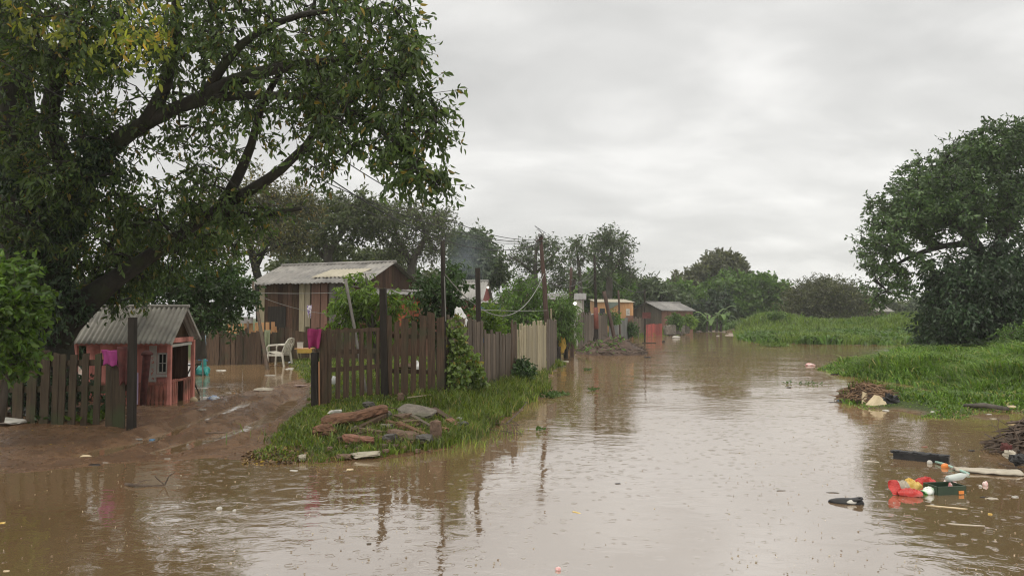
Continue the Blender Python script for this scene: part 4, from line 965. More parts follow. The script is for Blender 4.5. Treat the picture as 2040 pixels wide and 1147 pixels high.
# small floating and rooted weeds
def weed(px, py, z, r, hgt, n, lm, label, cat='weed', name='weed', group=None):
    c = gd(px, py, z) if z is not None else gnd(px, py)
    Pq = np.array(c) + np.stack([rng.normal(size=n) * r * .45, rng.normal(size=n) * r * .45, rng.uniform(0, hgt * .6, n)], -1)
    D = unit(np.stack([rng.normal(size=n) * .8, rng.normal(size=n) * .8, rng.uniform(.2, 1.2, n)], -1))
    V, Fq = leafgeo(Pq, D, rng.uniform(.5, 1.1, n) * hgt, .55)
    k0 = len(V); e_ = np.array([.006, .004, 0]); b0 = np.array(c) + np.array([0, 0, .004])     # runners joining every leaf to the root
    V = np.concatenate([V, np.stack([np.repeat([b0], n, 0), np.repeat([b0 + e_], n, 0), Pq + e_], 1).reshape(-1, 3)])
    kk = np.arange(n)[:, None]; per = (k0 // n)
    Fq = Fq + [np.concatenate([k0 + kk * 3, k0 + kk * 3 + 1, kk * per], 1)]
    V[k0::3] = b0; V[k0 + 1::3] = b0 + e_
    rem = np.arange(len(V)); rem[k0::3] = k0; Fq = [rem[f] for f in Fq]; keep_ = np.unique(np.concatenate([f.ravel() for f in Fq])); inv = np.zeros(len(V), int); inv[keep_] = np.arange(len(keep_)); V = V[keep_]; Fq = [inv[f] for f in Fq]
    o = mesh_obj(name, V - np.array(c), Fq, LM[lm]); o.location = c
    return props(o, label, cat, group)


weed(1112, 788, 0, .26, .085, 80, 'mid', 'largest clump of floating water plants at the grass bank edge', 'water plant', 'water_plant')
weed(1096, 792, 0, .2, .1, 50, 'mid', 'flat water plants touching the left grass bank', 'water plant', 'water_plant')
weed(1183, 778, 0, .14, .07, 34, 'mid', 'lone floating water plant in mid channel beyond the bank', 'water plant', 'water_plant')
weed(1172, 738, 0, .18, .08, 34, 'mid', 'small water plant below the debris heap', 'water plant', 'water_plant')
weed(1077, 858, 0, .09, .075, 12, 'mid', 'small sprig standing in the water before the branch', 'water plant', 'water_plant')
weed(1545, 690, 0, .9, .22, 160, 'fargrass', 'small low islet of weeds off the far green bank', 'water plant', 'water_plant')
weed(1600, 765, 0, .6, .06, 60, 'mid', 'flat floating weeds off the tall grass tip', 'water plant', 'water_plant')
weed(182, 842, None, .22, .13, 70, 'peach', 'low yellow green weed in front of the left fence', 'weed')
weed(205, 828, None, .18, .14, 60, 'dark', 'dark weed touching the left fence near its post', 'weed')
weed(95, 838, None, .25, .1, 80, 'dark', 'flat dark weeds around the mossy stone', 'weed')
weed(487, 720, .02, .3, .25, 40, 'mid', 'small weed at the foot of the back fence', 'weed')
weed(1010, 715, .15, .12, .2, 40, 'mid', 'thin weed beside the leaning fence gap', 'weed')
# ------------------------------------------------------------------ fences
def V3(x, y, z): return Vector((x, y, z))


def lerp(a, b, t): return a + (b - a) * t


def along(line, s):
    """point and direction at arclength s of a 2D polyline"""
    for (a, b) in zip(line[:-1], line[1:]):
        a = Vector(a); b = Vector(b); l = (b - a).length
        if s <= l or (b - Vector(line[-1])).length < 1e-6:
            return a + (b - a) * (s / l), (b - a).normalized()
        s -= l


def total(line): return sum((Vector(b) - Vector(a)).length for a, b in zip(line[:-1], line[1:]))


def picket_board(b, x, y, d, z0, z1, w, t, lean=0, cut=0.0, off=0.0):
    """one upright board; d = 2D direction of the fence"""
    n = Vector((-d.y, d.x)); o = Vector((x, y)) + n * off
    tx = lean * (z1 - z0)
    p = []
    for k, z in ((0, z0), (1, z1)):
        c = o + d * (tx * k)
        for a, q in ((-1, -1), (1, -1), (1, 1), (-1, 1)):
            s = c + d * (a * w / 2) + n * (q * t / 2)
            p.append((s.x, s.y, z + (a * cut if k else 0)))
    b.hexa(p)


# --- picket gate between the tall posts
G0 = Vector((at(634, 700, 11.7).x, 11.7)); G1 = Vector((at(756, 700, 12.1).x, 12.1))
gate = thing('picket_gate', 'dark weathered picket gate with two rails right of the muddy path', 'gate', (G0.x, G0.y, .15))
d = (G1 - G0).normalized(); Lg = (G1 - G0).length
for k, px_ in enumerate((656, 672, 688, 704, 720, 736, 752)):
    t = (px_ - 634) / 122; q = lerp(G0, G1, t); top = at(px_, 656 - 2 * (k % 3) + k * .3, q.y).z; bot = max(hz(q.x, q.y) + .03, at(px_, 795 - k * 1.6, q.y).z)
    b = B(); picket_board(b, q.x, q.y, d, bot, top, .074 + .012 * ((k * 7) % 3 - 1), .022, random.uniform(-.022, .022), random.uniform(-.02, .02), -.03)
    part(b, 'picket', MAT['picket'], gate)
for py0, py1 in ((702, 698), (738, 729)):
    b = B(); a = at(640, py0, 11.72); c = at(760, py1, 12.1); b.beam(a, c, .075, .03, up=(0, 1, 0)); part(b, 'rail', MAT['picket'], gate)
b = B(); b.beam(at(640, 662, 11.69), at(760, 655, 12.08), .06, .03); part(b, 'rail', MAT['picket'], gate)
b = B(); q = at(654, 760, 11.73); picket_board(b, q.x, q.y, d, .15, at(654, 655, 11.7).z, .07, .03); part(b, 'gate_stile', MAT['picket'], gate)

def post(name, label, cat, px0, py0, px1, py1, Y0, Y1, r, m, n=8, sq=False, parent=None, group=None, r1=None):
    a = at(px0, py0, Y0); c = at(px1, py1, Y1); b = B(); r1 = r if r1 is None else r1
    a.z = min(a.z, hz(a.x, a.y)) - .15 if True else a.z
    if sq: b.beam(a, c, 2 * r, 2 * r, up=(0, 1, 0), w1=2 * r1)
    else:
        pts = [a.lerp(c, k / 8) for k in range(9)]
        for k in range(1, 8): pts[k] += Vector((mnoise.noise(Vector((px0, k * .7, 0))), mnoise.noise(Vector((k * .7, py0, 3))), 0)) * r * .35
        b.tube(pts, [r + (r1 - r) * k / 8 for k in range(9)], n)
    if parent is not None: return part(b, name, m, parent, smooth=not sq)
    return one(b, name, m, label, cat, group, smooth=not sq)


GP = 'posts of the picket fence corner'
gp_ = thing('gate_post', 'double gate post with a pale orange split edge at the muddy path', 'post', (at(634, 808, 11.68).x, 11.68, .1))
post('post', None, None, 628, 812, 627, 702, 11.68, 11.68, .05, MAT['poledark'], sq=True, parent=gp_)
post('post', None, None, 646, 808, 645, 664, 11.72, 11.72, .055, MAT['picket'], sq=True, parent=gp_)
b = B(); b.beam(at(636.5, 812, 11.63), at(635.5, 720, 11.63), .02, .02); part(b, 'batten', M('fresh_split_wood', (.3, .13, .06), (.45, .24, .12), (30, 30, 2)), gp_)
post('fence_post', 'thick dark post rising above the hinge end of the picket gate', 'post', 768, 790, 763, 575, 12.1, 12.1, .062, MAT['poledark'], sq=True, r1=.05)
post('tall_post', 'tall dark post at the picket fence corner with a pale cable down it', 'post', 886, 785, 882, 480, 12.42, 12.42, .04, MAT['poledark'])
post('tall_post', 'square topped dark post standing behind the leaning plank fence', 'post', 956, 760, 951.5, 534, 14.3, 14.3, .05, MAT['poledark'], sq=True, r1=.047)

pf = thing('picket_fence', 'dark picket fence of tall uneven boards between the gate and the corner post', 'fence', (at(778, 700, 12.12).x, 12.12, .2))
for k, (px_, w, top) in enumerate([(775, 14, 628), (790, 10, 640), (806, 14, 634), (823, 11, 640), (841, 14, 628), (860, 15, 622), (878, 15, 632)]):
    Y = 12.12 + .27 * k / 6; q = at(px_, 700, Y); b = B()
    picket_board(b, q.x, Y, Vector((.99, .14)).normalized(), hz(q.x, Y) - .05, at(px_, top, Y).z, w / F * Y, .025, random.uniform(-.015, .015), random.uniform(-.02, .02), -.035)
    part(b, 'picket', MAT['picket'], pf)
for py0, py1 in ((668, 672), (738, 742)):
    b = B(); b.beam(at(764, py0, 12.14), at(890, py1, 12.42), .07, .035); part(b, 'rail', MAT['picket'], pf)


def board_fence(name, label, line, top, m, w=(.08, .12), gap=.012, zrel=None, rails=True, jit=.05, leanj=.02, group=None, z0=None, postm=None, panel='board_panel', cat='fence'):
    """top: (z at start, z at end)"""
    a0 = Vector(line[0]); T = total(line)
    root = thing(name, label, cat, (a0.x, a0.y, max(-.1, hz(a0.x, a0.y))), group)
    b = B(); s = .0; k = 0
    while s < T - .05:
        ww = random.uniform(*w); q, d = along(line, s + ww / 2); t = s / T
        zt = lerp(top[0], top[1], t) + random.uniform(-jit, jit)
        zb = (hz(q.x, q.y) - .06) if z0 is None else z0
        picket_board(b, q.x, q.y, d, zb, zt, ww, .02, random.uniform(-leanj, leanj), random.uniform(-.012, .012), random.uniform(-.006, .006))
        s += ww + random.uniform(0, gap); k += 1
    part(b, panel, m, root)
    if rails:
        for fz in (.25, .78):
            b = B()
            for (p, q) in zip(line[:-1], line[1:]):
                p = Vector(p); q = Vector(q); n = Vector((-(q - p).normalized().y, (q - p).normalized().x)) * .035
                za, zb = hz(p.x, p.y), hz(q.x, q.y)
                b.beam((p.x + n.x, p.y + n.y, lerp(za, top[0], fz)), (q.x + n.x, q.y + n.y, lerp(zb, top[1], fz)), .06, .03, up=(n.x, n.y, 0))
            part(b, 'rail', m, root)
    return root


fA = (-1.1, 12.5); fB = (-.02, 15.15)
board_fence('plank_fence', 'weathered grey brown plank fence running back from the picket corner', [fA, (-.55, 13.9)], (1.62, 1.5), MAT['grey'], gap=.02)
board_fence('plank_fence', 'leaning close boarded grey fence section behind the vine', [(-.53, 13.95), (-.05, 15.3)], (1.32, 1.22), MAT['grey'], w=(.07, .1), gap=.006, leanj=.03)
board_fence('plank_fence', 'pale yellowish upright board fence between the leaning fence and the tall pole', [(.12, 16.2), (.95, 20.6)], (1.37, 1.43), MAT['pale'], gap=.09, w=(.07, .14), jit=.09, leanj=.04)
board_fence('plank_fence', 'dark narrow board fence between the pale boards and the tall pole', [(.98, 20.8), (1.45, 24.2)], (1.5, 1.5), MAT['grey'], gap=.04)
board_fence('plank_fence', 'short dark splintered boards just left of the pale board fence', [(-.02, 15.4), (.1, 16.1)], (1.5, 1.45), MAT['picket'], gap=.03)
# far fences along the flooded street
FG = 'far fences along the flooded street'
def wl(*q): return [(at(px_, 640, Y).x, Y) for px_, Y in q]
board_fence('far_fence', 'dark grey plank fence behind the debris heap', wl((1152, 34), (1210, 45)), (1.75, 1.7), MAT['grey'], w=(.14, .2), gap=.05, jit=.12, leanj=.04, group=FG, rails=False)
board_fence('far_fence', 'dark plywood sheet fence right of the red banded pole', wl((1213, 46), (1246, 51)), (1.4, 1.5), M('grey_plywood', (.08, .08, .075), (.15, .15, .14), (1, 1, 1)), w=(.9, 1.2), gap=.02, jit=.03, leanj=.005, group=FG, rails=False)
board_fence('far_fence', 'short grey boards left of the red gate', wl((1262, 56), (1284, 58)), (1.5, 1.4), MAT['grey'], w=(.15, .22), gap=.06, jit=.1, group=FG, rails=False)
board_fence('red_gate', 'bright red plank gate standing in the far flood water', wl((1287, 58), (1318, 61)), (.98, 1.0), M('bright_red_paint', (.2, .035, .028), (.36, .065, .05), (6, 6, 2), .6, .3, .4), w=(.22, .32), gap=.03, jit=.03, leanj=0, rails=True, cat='gate')
rw = B()
for k in range(5):
    q = at(1330 + k * 9, 652, 61.5 + k * .8); rw.rock((q.x, q.y, .45), (.7, .5, .8), 40 + k, .2)
one(rw, 'boulder_wall', MAT['stone'], 'low wall of grey boulders right of the red gate', 'wall')

# back fence of the yard, left fence
board_fence('back_fence', 'dark patchwork plank fence across the back of the flooded yard', [(at(388, 700, 24.2).x, 24.2), (at(655, 700, 25.6).x, 25.6), (at(770, 700, 24.8).x, 24.8)], (1.1, 1.2), MAT['picket'], w=(.1, .22), gap=.025, jit=.12, leanj=.03, z0=-.1)
board_fence('back_fence', 'second layer of dark boards closing the gaps of the back fence', [(at(388, 700, 24.35).x, 24.36), (at(655, 700, 25.7).x, 25.72)], (.98, 1.05), MAT['picket'], w=(.2, .35), gap=.01, jit=.06, leanj=.005, z0=-.1, rails=False)
b = B()
for k in range(9):
    q = at(456 + k * 11, 660, 26.2); picket_board(b, q.x, q.y, Vector((1, 0)), 1.0, at(456 + k * 11, 645 - k * .5, 26.2).z, .13, .02, random.uniform(-.03, .03))
b.beam(at(452, 662, 26.24), at(552, 660, 26.24), .09, .03)
for px_ in (455, 548): b.beam(at(px_, 650, 26.26), (at(px_, 650, 26.26).x, 26.26, -.1), .09, .05)
one(b, 'slat_screen', MAT['orange'], 'orange brown upright slat screen above the dark back fence', 'screen')
lf = thing('picket_fence', 'mossy dark picket fence with wide gaps in front of the red playhouse', 'fence', (at(150, 845, 10.5).x, 10.5, .1))
LFY = lambda px_: 10.95 - .55 * (px_ / 262)
for k, (px_, w, top) in enumerate([(8, 24, 690), (40, 22, 702), (66, 20, 700), (92, 18, 697), (113, 13, 703), (126, 13, 705), (147, 15, 706), (171, 13, 703), (196, 13, 704), (222, 15, 705), (236, 14, 706), (247, 13, 712)]):
    Y = LFY(px_); q = at(px_, 760, Y); b = B()
    picket_board(b, q.x, Y, Vector((1, -.13)).normalized(), hz(q.x, Y) - .05, at(px_ + (3 if k < 9 else 0), top, Y).z, w / F * Y, .022, .018 if 1 < k < 9 else -.01, random.uniform(-.015, .015), -.03)
    part(b, 'picket', MAT['picket_l'], lf)
for py0 in (724, 775):
    b = B(); b.beam(at(0, py0 + 1, LFY(0) + .02), at(262, py0 - 3, LFY(262) + .02), .085, .03); part(b, 'rail', MAT['picket_l'], lf)
post('gate_post', 'dark square post at the left fence end, standing before the playhouse roof', 'post', 262, 850, 264.5, 632, 10.3, 10.3, .047, MAT['poledark'], sq=True, r1=.042)


# ------------------------------------------------------------------ cloths
def cloth(name, label, px0, py0, px1, py1, Y, m, sway=.03, cat='cloth', ragged=.15, group=None, seed=1):
    a = at(px0, py0, Y); c = at(px1, py0, Y); e_ = at(px0, py1, Y); h_ = a.z - e_.z
    b = B()
    def fn(u, v_):
        x = lerp(a.x, c.x, u); n = mnoise.noise(Vector((u * 3, v_ * 1.5, seed * 5.1)))
        edge = 1 + ragged * mnoise.noise(Vector((u * 4, seed, 1.3)))
        z = a.z - h_ * v_ * edge - .06 * h_ * mnoise.noise(Vector((u * 2.5, seed, 8))) * (1 - v_)
        return Vector((x + (n * .12 + (u - .5) * -.18 * v_ * ragged * 3) * (c.x - a.x), Y + math.sin(u * 9 + seed) * sway * (.4 + v_) + n * sway, z))
    b.sheet(fn, 14, 12, .006)
    return one(b, name, m, label, cat, group, smooth=True)


cloth('hanging_cloth', 'magenta cloth draped over the gate post top', 612, 655, 641, 694, 11.6, MAT['magenta'], .04, seed=3, ragged=.3)
cloth('hanging_cloth', 'pink purple cloth hung over the left picket fence', 203, 697, 236, 728, 10.35, MAT['pink'], .03, seed=6, ragged=.22)
cloth('hanging_cloth', 'ragged maroon cloth hanging beside the square left gate post', 233, 690, 259, 768, 10.32, MAT['maroon'], .025, seed=8, ragged=.3)
cloth('hanging_cloth', 'long grey green cloth on the dark back fence', 527, 657, 539, 700, 24.6, MAT['greencloth'], .03, seed=9)
cloth('hanging_cloth', 'light blue cloth hung on the fence behind the playhouse', 399, 668, 410, 690, 20.0, MAT['bluecloth'], .03, seed=12)
cloth('hanging_cloth', 'black garment hung between the playhouse and the light blue cloth', 391, 669, 400, 712, 20.0, MAT['black'], .03, seed=13)
cloth('hanging_cloth', 'small purple and white garment on the line before the plank house', 612, 608, 621, 630, 27, MAT['patterned'], .03, seed=14, ragged=.5)
bg_ = B(); q = at(914, 646, 13.2)
bg_.blob((q.x, q.y, q.z), (.13, .1, .26), 3, .5, 1.8, 16, 12)
one(bg_, 'plastic_bag', MAT['whitebag'], 'white plastic bag hung on the plank fence above the vine', 'bag', smooth=True)
cloth('hanging_cloth', 'faded pink rag hung beside the white bag on the plank fence', 896, 640, 916, 668, 13.0, M('faded_pink_cloth', (.28, .13, .12), (.42, .24, .22), (9, 9, 9), .8), .03, seed=17, ragged=.5)

# ------------------------------------------------------------------ the red playhouse
def corrugated(b, p00, p10, p01, p11, pitch, amp, nv=6, th=.006, per=6, sag=0, seed=0):
    """sheet from eave edge p00-p10 to ridge edge p01-p11; waves run eave to ridge"""
    p00, p10, p01, p11 = map(Vector, (p00, p10, p01, p11))
    W_ = (p10 - p00).length; n = max(2, int(W_ / pitch)); nrm = (p10 - p00).cross(p01 - p00).normalized()
    def fn(u, v_):
        q = lerp(lerp(p00, p10, u), lerp(p01, p11, u), v_)
        return q + nrm * (amp * math.sin(u * n * 2 * math.pi) + sag * mnoise.noise(Vector((u * 2, v_ * 2, seed))))
    b.sheet(fn, n * per, nv, th)


ph = thing('playhouse', 'small red wooden playhouse with a corrugated grey roof standing in the yard', 'playhouse', (-7.1, 14.1, 0))
xR, xL = -6.24, -7.95; yF, yB = 13.52, 14.5; EZ = 1.1; RZ = 1.78; yM = (yF + yB) / 2
wy = 13.86
def boards_wall(x0, y0, x1, y1, z0, z1, w, m, parent, name='wall', topfn=None, th=.02, gap=.004):
    b = B(); a = Vector((x0, y0)); c = Vector((x1, y1)); d = (c - a).normalized(); T = (c - a).length; n = max(1, round(T / w)); w = T / n
    for k in range(n):
        q = a + d * (w * (k + .5)); zt = z1 if topfn is None else topfn((k + .5) / n)
        n_ = Vector((-d.y, d.x)); p = []
        for kz in (0, 1):
            for aa, qq in ((-1, -1), (1, -1), (1, 1), (-1, 1)):
                s = q + d * (aa * (w / 2 - gap / 2)) + n_ * (qq * th / 2); p.append((s.x, s.y, (z1 if topfn is None else topfn((k + .5 + aa * .5) / n)) if kz else z0))
        b.hexa(p)
    return part(b, name, m, parent)
boards_wall(xL, wy, xR - .12, wy, -.1, EZ + .12, .12, MAT['red'], ph)
boards_wall(xL, wy, xL, yB - .1, -.1, EZ + .1, .12, MAT['red'], ph)
boards_wall(xL, yB - .1, xR - .05, yB - .1, -.1, EZ + .1, .12, MAT['house'], ph)
# corner posts
for nm_, x_, y_ in (('a', xR, yF), ('b', xR, yB), ('c', xL, yF)):
    b = B(); b.beam((x_, y_, -.1), (x_, y_, EZ + (.02 if y_ == yF else .05)), .062, .062); part(b, 'corner_post', MAT['red'], ph)
# beams under the eaves and across the gable
b = B(); b.beam((xL, yF, EZ + .01), (xR + .02, yF, EZ + .01), .09, .05); part(b, 'eave_beam', MAT['red'], ph)
b = B(); b.beam((xR, yF + .035, EZ + .06), (xR, yB - .035, EZ + .06), .09, .04, up=(1, 0, 0)); part(b, 'gable_beam', MAT['red'], ph)
b = B(); b.beam((xR - .01, yF + .06, EZ - .04), (xR - .01, yB - .06, EZ - .02), .05, .03, up=(1, 0, 0)); part(b, 'gable_trim', MAT['white'], ph)
b = B(); b.add([(xR - .1, yF - .05, EZ + .1), (xR - .1, yB + .05, EZ + .1), (xR - .1, yM, RZ - .05), (xR - .13, yF - .05, EZ + .1), (xR - .13, yB + .05, EZ + .1), (xR - .13, yM, RZ - .05)], [(0, 1, 2), (5, 4, 3), (0, 3, 4, 1), (1, 4, 5, 2), (2, 5, 3, 0)])
part(b, 'gable', MAT['house'], ph)
# roof
rf = B(); ox = .09
corrugated(rf, (xR + .07, yF - .16, EZ + .005), (xL - .1, yF - .16, EZ + .005), (xR + .1, yM, RZ), (xL - .1, yM, RZ), .088, .019, 8)
corrugated(rf, (xL - .1, yB + .17, EZ + .06), (xR + .07, yB + .17, EZ + .06), (xL - .1, yM, RZ), (xR + .1, yM, RZ), .088, .019, 4)
roof = part(rf, 'roof', MAT['fibre'], ph, smooth=True)
b = B(); b.tube([(xL - .1, yM, RZ + .012), (xR + .13, yM, RZ + .012)], .032, 10); part(b, 'ridge_cap', MAT['fibre'], roof, smooth=True)
b = B(); b.beam((xR + .085, yF - .15, EZ - .012), (xR + .085, yM, RZ - .03), .05, .02, up=(1, 0, 0)); b.beam((xR + .085, yB + .16, EZ + .04), (xR + .085, yM, RZ - .03), .05, .02, up=(1, 0, 0)); part(b, 'barge_board', MAT['fibre'], roof)
# railing
def rail_slats(x0, y0, x1, y1, z0, z1, n, m, skip=()):
    b = B(); a = Vector((x0, y0)); c = Vector((x1, y1)); d = (c - a).normalized(); w = (c - a).length / n
    for k in range(n):
        if k in skip: continue
        q = a + d * w * (k + .5); picket_board(b, q.x, q.y, d, z0, z1 + random.uniform(-.008, .008), w * random.uniform(.58, .68), .016)
    b.beam((x0, y0, z1 - .03), (x1, y1, z1 - .03), .035, .04, up=(-d.y, d.x, 0)); b.beam((x0, y0, z0 + .06), (x1, y1, z0 + .06), .035, .04, up=(-d.y, d.x, 0))
    part(b, 'railing', m, ph)
rail_slats(xL, yF, xR - .03, yF, -.1, .4, 22, MAT['redd'])
rail_slats(xR, yF + .035, xR, yB - .035, -.1, .44, 12, MAT['redd'], skip=(4, 5, 6))
b = B(); b.box(((xL + xR) / 2, (yF + wy) / 2, .03), (xR - xL, wy - yF, .04)); part(b, 'porch_floor', MAT['rust'], ph)
# window on the wall, white panel with red marks
wx = at(324, 720, wy).x
b = B()
for zc_, w, h in ((0, 0, 0),): pass
W0, W1, Z0, Z1 = at(316, 745, wy).x, at(333, 745, wy).x, at(320, 742, wy).z, at(320, 704, wy).z
yw = wy - .018
for (a, c, w) in (((W0, yw, Z0), (W1, yw, Z0), .03), ((W0, yw, Z1), (W1, yw, Z1), .03), ((W0, yw, Z0 - .015), (W0, yw, Z1 + .015), .03), ((W1, yw, Z0 - .015), (W1, yw, Z1 + .015), .03), (((W0 + W1) / 2, yw, Z0), ((W0 + W1) / 2, yw, Z1), .014), ((W0, yw, (Z0 + Z1) / 2), (W1, yw, (Z0 + Z1) / 2), .014)):
    b.beam(a, c, w, .02)
win = part(b, 'window', MAT['white'], ph)
b = B(); b.box(((W0 + W1) / 2, wy - .012, (Z0 + Z1) / 2), (W1 - W0, .003, Z1 - Z0)); part(b, 'pane', MAT['glassdark'], win)
b = B(); b.box(((W0 + W1) / 2, wy - .05, Z0 - .05), (W1 - W0 + .06, .09, .05)); part(b, 'sill', MAT['white'], win)
PX0, PX1 = at(298, 720, wy).x, at(313, 720, wy).x; pz0, pz1 = .38, EZ - .02
b = B(); b.box(((PX0 + PX1) / 2, wy - .02, (pz0 + pz1) / 2), (PX1 - PX0, .012, pz1 - pz0)); pan = part(b, 'painted_panel', MAT['white'], ph, label='white panel painted with red curls')
pc = (PX0 + PX1) / 2; yv = wy - .0285
def curl(cx, cz, r, a0, a1, w=.007):
    b = B(); b.tube([(cx + r * math.cos(t), yv, cz + r * math.sin(t)) for t in np.linspace(R(a0), R(a1), 9)], w, 5); part(b, 'red_mark', MAT['redd'], pan)
zs = lambda py: at(306, py, wy).z
curl(pc, zs(713), .017, 20, 280); curl(pc + .004, zs(721), .017, 100, -170, .009); curl(pc, zs(735), .014, 0, 330, .006)
b = B(); b.tube([(pc - .02, yv, zs(747)), (pc + .02, yv, zs(738))], .006, 5); part(b, 'red_mark', MAT['redd'], pan)
curl(pc - .008, zs(743), .012, 0, 340, .006); curl(pc + .01, zs(754), .016, -60, 210, .009); curl(pc - .005, zs(764), .013, 0, 330, .006)
# things standing at the playhouse
mt = B(); a = at(284, 806, 13.2); c = at(293, 705, 13.0); mt.tube([a, c], [.05, .07], 8); mt.lathe(c - Vector((0, 0, .02)), [(.09, 0), (.1, .02), (.07, .06), (.03, .085)], n=12)
one(mt, 'capped_post', MAT['maroon'], 'dark red capped stump post leaning in front of the playhouse porch', 'post', smooth=True)
b = B(); b.beam(at(270, 805, 12.9), at(271, 742, 12.9), .075, .02); one(b, 'lilac_board', MAT['lilac'], 'lilac painted board standing right of the square left gate post', 'board')
b = B()
for k, (px_, py_) in enumerate([(205, 728), (206, 738)]): pass
# metal table frame behind the porch railing
tb_ = thing('metal_table', 'dark metal garden table with curved legs standing in water by the playhouse', 'table', (at(372, 745, 15.2).x, 15.2, 0))
b = B(); c = at(366, 726, 15.2); b.box((c.x, c.y, c.z), (.55, .4, .025)); part(b, 'table_top', MAT['glassdark'], tb_)
for sx_ in (-1, 1):
    for sy_ in (-1, 1):
        b = B(); b.tube([(c.x + sx_ * .24, c.y + sy_ * .16, c.z), (c.x + sx_ * .13, c.y + sy_ * .12, c.z - .2), (c.x + sx_ * .16, c.y + sy_ * .14, c.z - .38), (c.x + sx_ * .3, c.y + sy_ * .18, c.z - .72)], .014, 6); part(b, 'leg', MAT['black'], tb_, smooth=True)
# teal toy
ty = thing('ride_on_toy', 'teal plastic ride on toy with a raised neck half sunk in the yard water', 'toy', (at(402, 745, 20.2).x, 20.2, 0))
c = at(402, 738, 20.2); b = B(); b.blob((c.x, c.y, .13), (.24, .15, .13), 5, .25, 1.4, 14, 9)
b.tube([(c.x + .03, c.y, .18), (c.x + .06, c.y, .34), (c.x + .05, c.y, .46), (c.x - .02, c.y, .5)], [.1, .07, .055, .04], 8); part(b, 'body', MAT['teal'], ty, smooth=True)
for sx_ in (-1, 1):
    b = B(); b.tube([(c.x + sx_ * .15, c.y - .1, .18), (c.x + sx_ * .22, c.y - .14, -.06)], [.05, .035], 7); part(b, 'leg', MAT['teal'], ty, smooth=True)
b = B(); b.tube([(c.x - .09, c.y - .03, .42), (c.x + .17, c.y - .03, .4)], .014, 6); part(b, 'handle', MAT['blue'], ty)
post('thin_post', 'thin grey wooden post between the playhouse and the black garment', 'post', 388, 735, 386, 664, 20, 20, .04, MAT['grey'])
post('washing_pole', 'thin pale pole under the light blue cloth', 'pole', 405, 722, 403, 668, 20.05, 20.05, .02, MAT['polegrey'])

# ------------------------------------------------------------------ chair and small table in the yard
ch = thing('plastic_chair', 'white plastic garden armchair standing in the flooded yard', 'chair', (at(556, 728, 24).x, 24, 0))
c0 = at(556, 728, 24); rz = R(168)      # faces left
ux = Vector((math.cos(rz), math.sin(rz), 0)); uy = Vector((-math.sin(rz), math.cos(rz), 0))
K = lambda f_, s, z: Vector((c0.x, 24, 0)) + ux * f_ + uy * s + Vector((0, 0, z))
b = B(); b.sheet(lambda u, v_: K(.26 - .5 * u, (v_ - .5) * .5, .43 + .02 * math.cos(u * 5) - .035 * u), 6, 5, .02); part(b, 'seat', MAT['plastic'], ch, smooth=True)
b = B()
for s in np.linspace(-.2, .2, 5): b.beam(K(-.22, s, .4), K(-.4, s * 1.05, .86 - 1.2 * s * s), .06, .014, up=ux)
b.tube([K(-.23, -.25, .42), K(-.37, -.26, .75), K(-.42, -.17, .87), K(-.435, 0, .9), K(-.42, .17, .87), K(-.37, .26, .75), K(-.23, .25, .42)], .024, 7)
b.beam(K(-.27, -.24, .5), K(-.27, .24, .5), .05, .018, up=ux)
part(b, 'backrest', MAT['plastic'], ch, smooth=False)
for s in (-1, 1):
    b = B(); b.tube([K(-.36, s * .27, .68), K(-.1, s * .3, .69), K(.2, s * .3, .67), K(.27, s * .3, .6), K(.25, s * .28, .43)], [.022, .028, .03, .026, .022], 7); part(b, 'armrest', MAT['plastic'], ch, smooth=True)
    b = B(); b.beam(K(.29, s * .27, -.1), K(.24, s * .25, .45), .05, .045, up=ux, w1=.06); part(b, 'leg', MAT['plastic'], ch)
    b = B(); b.beam(K(-.34, s * .27, -.1), K(-.24, s * .25, .45), .05, .045, up=ux, w1=.07); part(b, 'leg', MAT['plastic'], ch)
    b = B(); b.beam(K(.25, s * .255, .36), K(-.24, s * .255, .36), .06, .02, up=uy); part(b, 'side_rail', MAT['plastic'], ch)
stb = thing('small_table', 'small yard table with a yellow cloth skirt beside the plastic chair', 'table', (at(606, 722, 24.6).x, 24.6, 0))
c = at(607, 694, 24.6); b = B(); b.box((c.x, c.y, c.z), (.56, .42, .03)); part(b, 'table_top', MAT['orange'], stb)
b = B(); b.box((c.x + .06, c.y - .215, c.z - .075), (.48, .012, .13)); part(b, 'cloth_skirt', MAT['yellowcloth'], stb)
for sx_, sy_ in ((-1, -1), (1, -1), (-1, 1), (1, 1)):
    b = B(); b.tube([(c.x + sx_ * .22, c.y + sy_ * .16, c.z), (c.x + sx_ * .17 + .06, c.y + sy_ * .16, .0)], .022, 6); part(b, 'leg', MAT['pale'], stb, smooth=True)
b = B(); b.box((c.x - .15, c.y, c.z + .1), (.18, .15, .17), .2); b.box((c.x - .15, c.y, c.z + .195), (.2, .17, .02), .2); one(b, 'storage_tub', MAT['white'], 'whitish tub standing on the small yellow skirted table', 'tub')
c = at(492, 638, 26.0); b = B(); b.box((c.x, c.y, c.z), (.36, .3, .2), .1); b.box((c.x, c.y, c.z + .11), (.38, .32, .02), .1); one(b, 'storage_tub', MAT['concrete'], 'grey tub on the orange brown slat screen', 'tub')

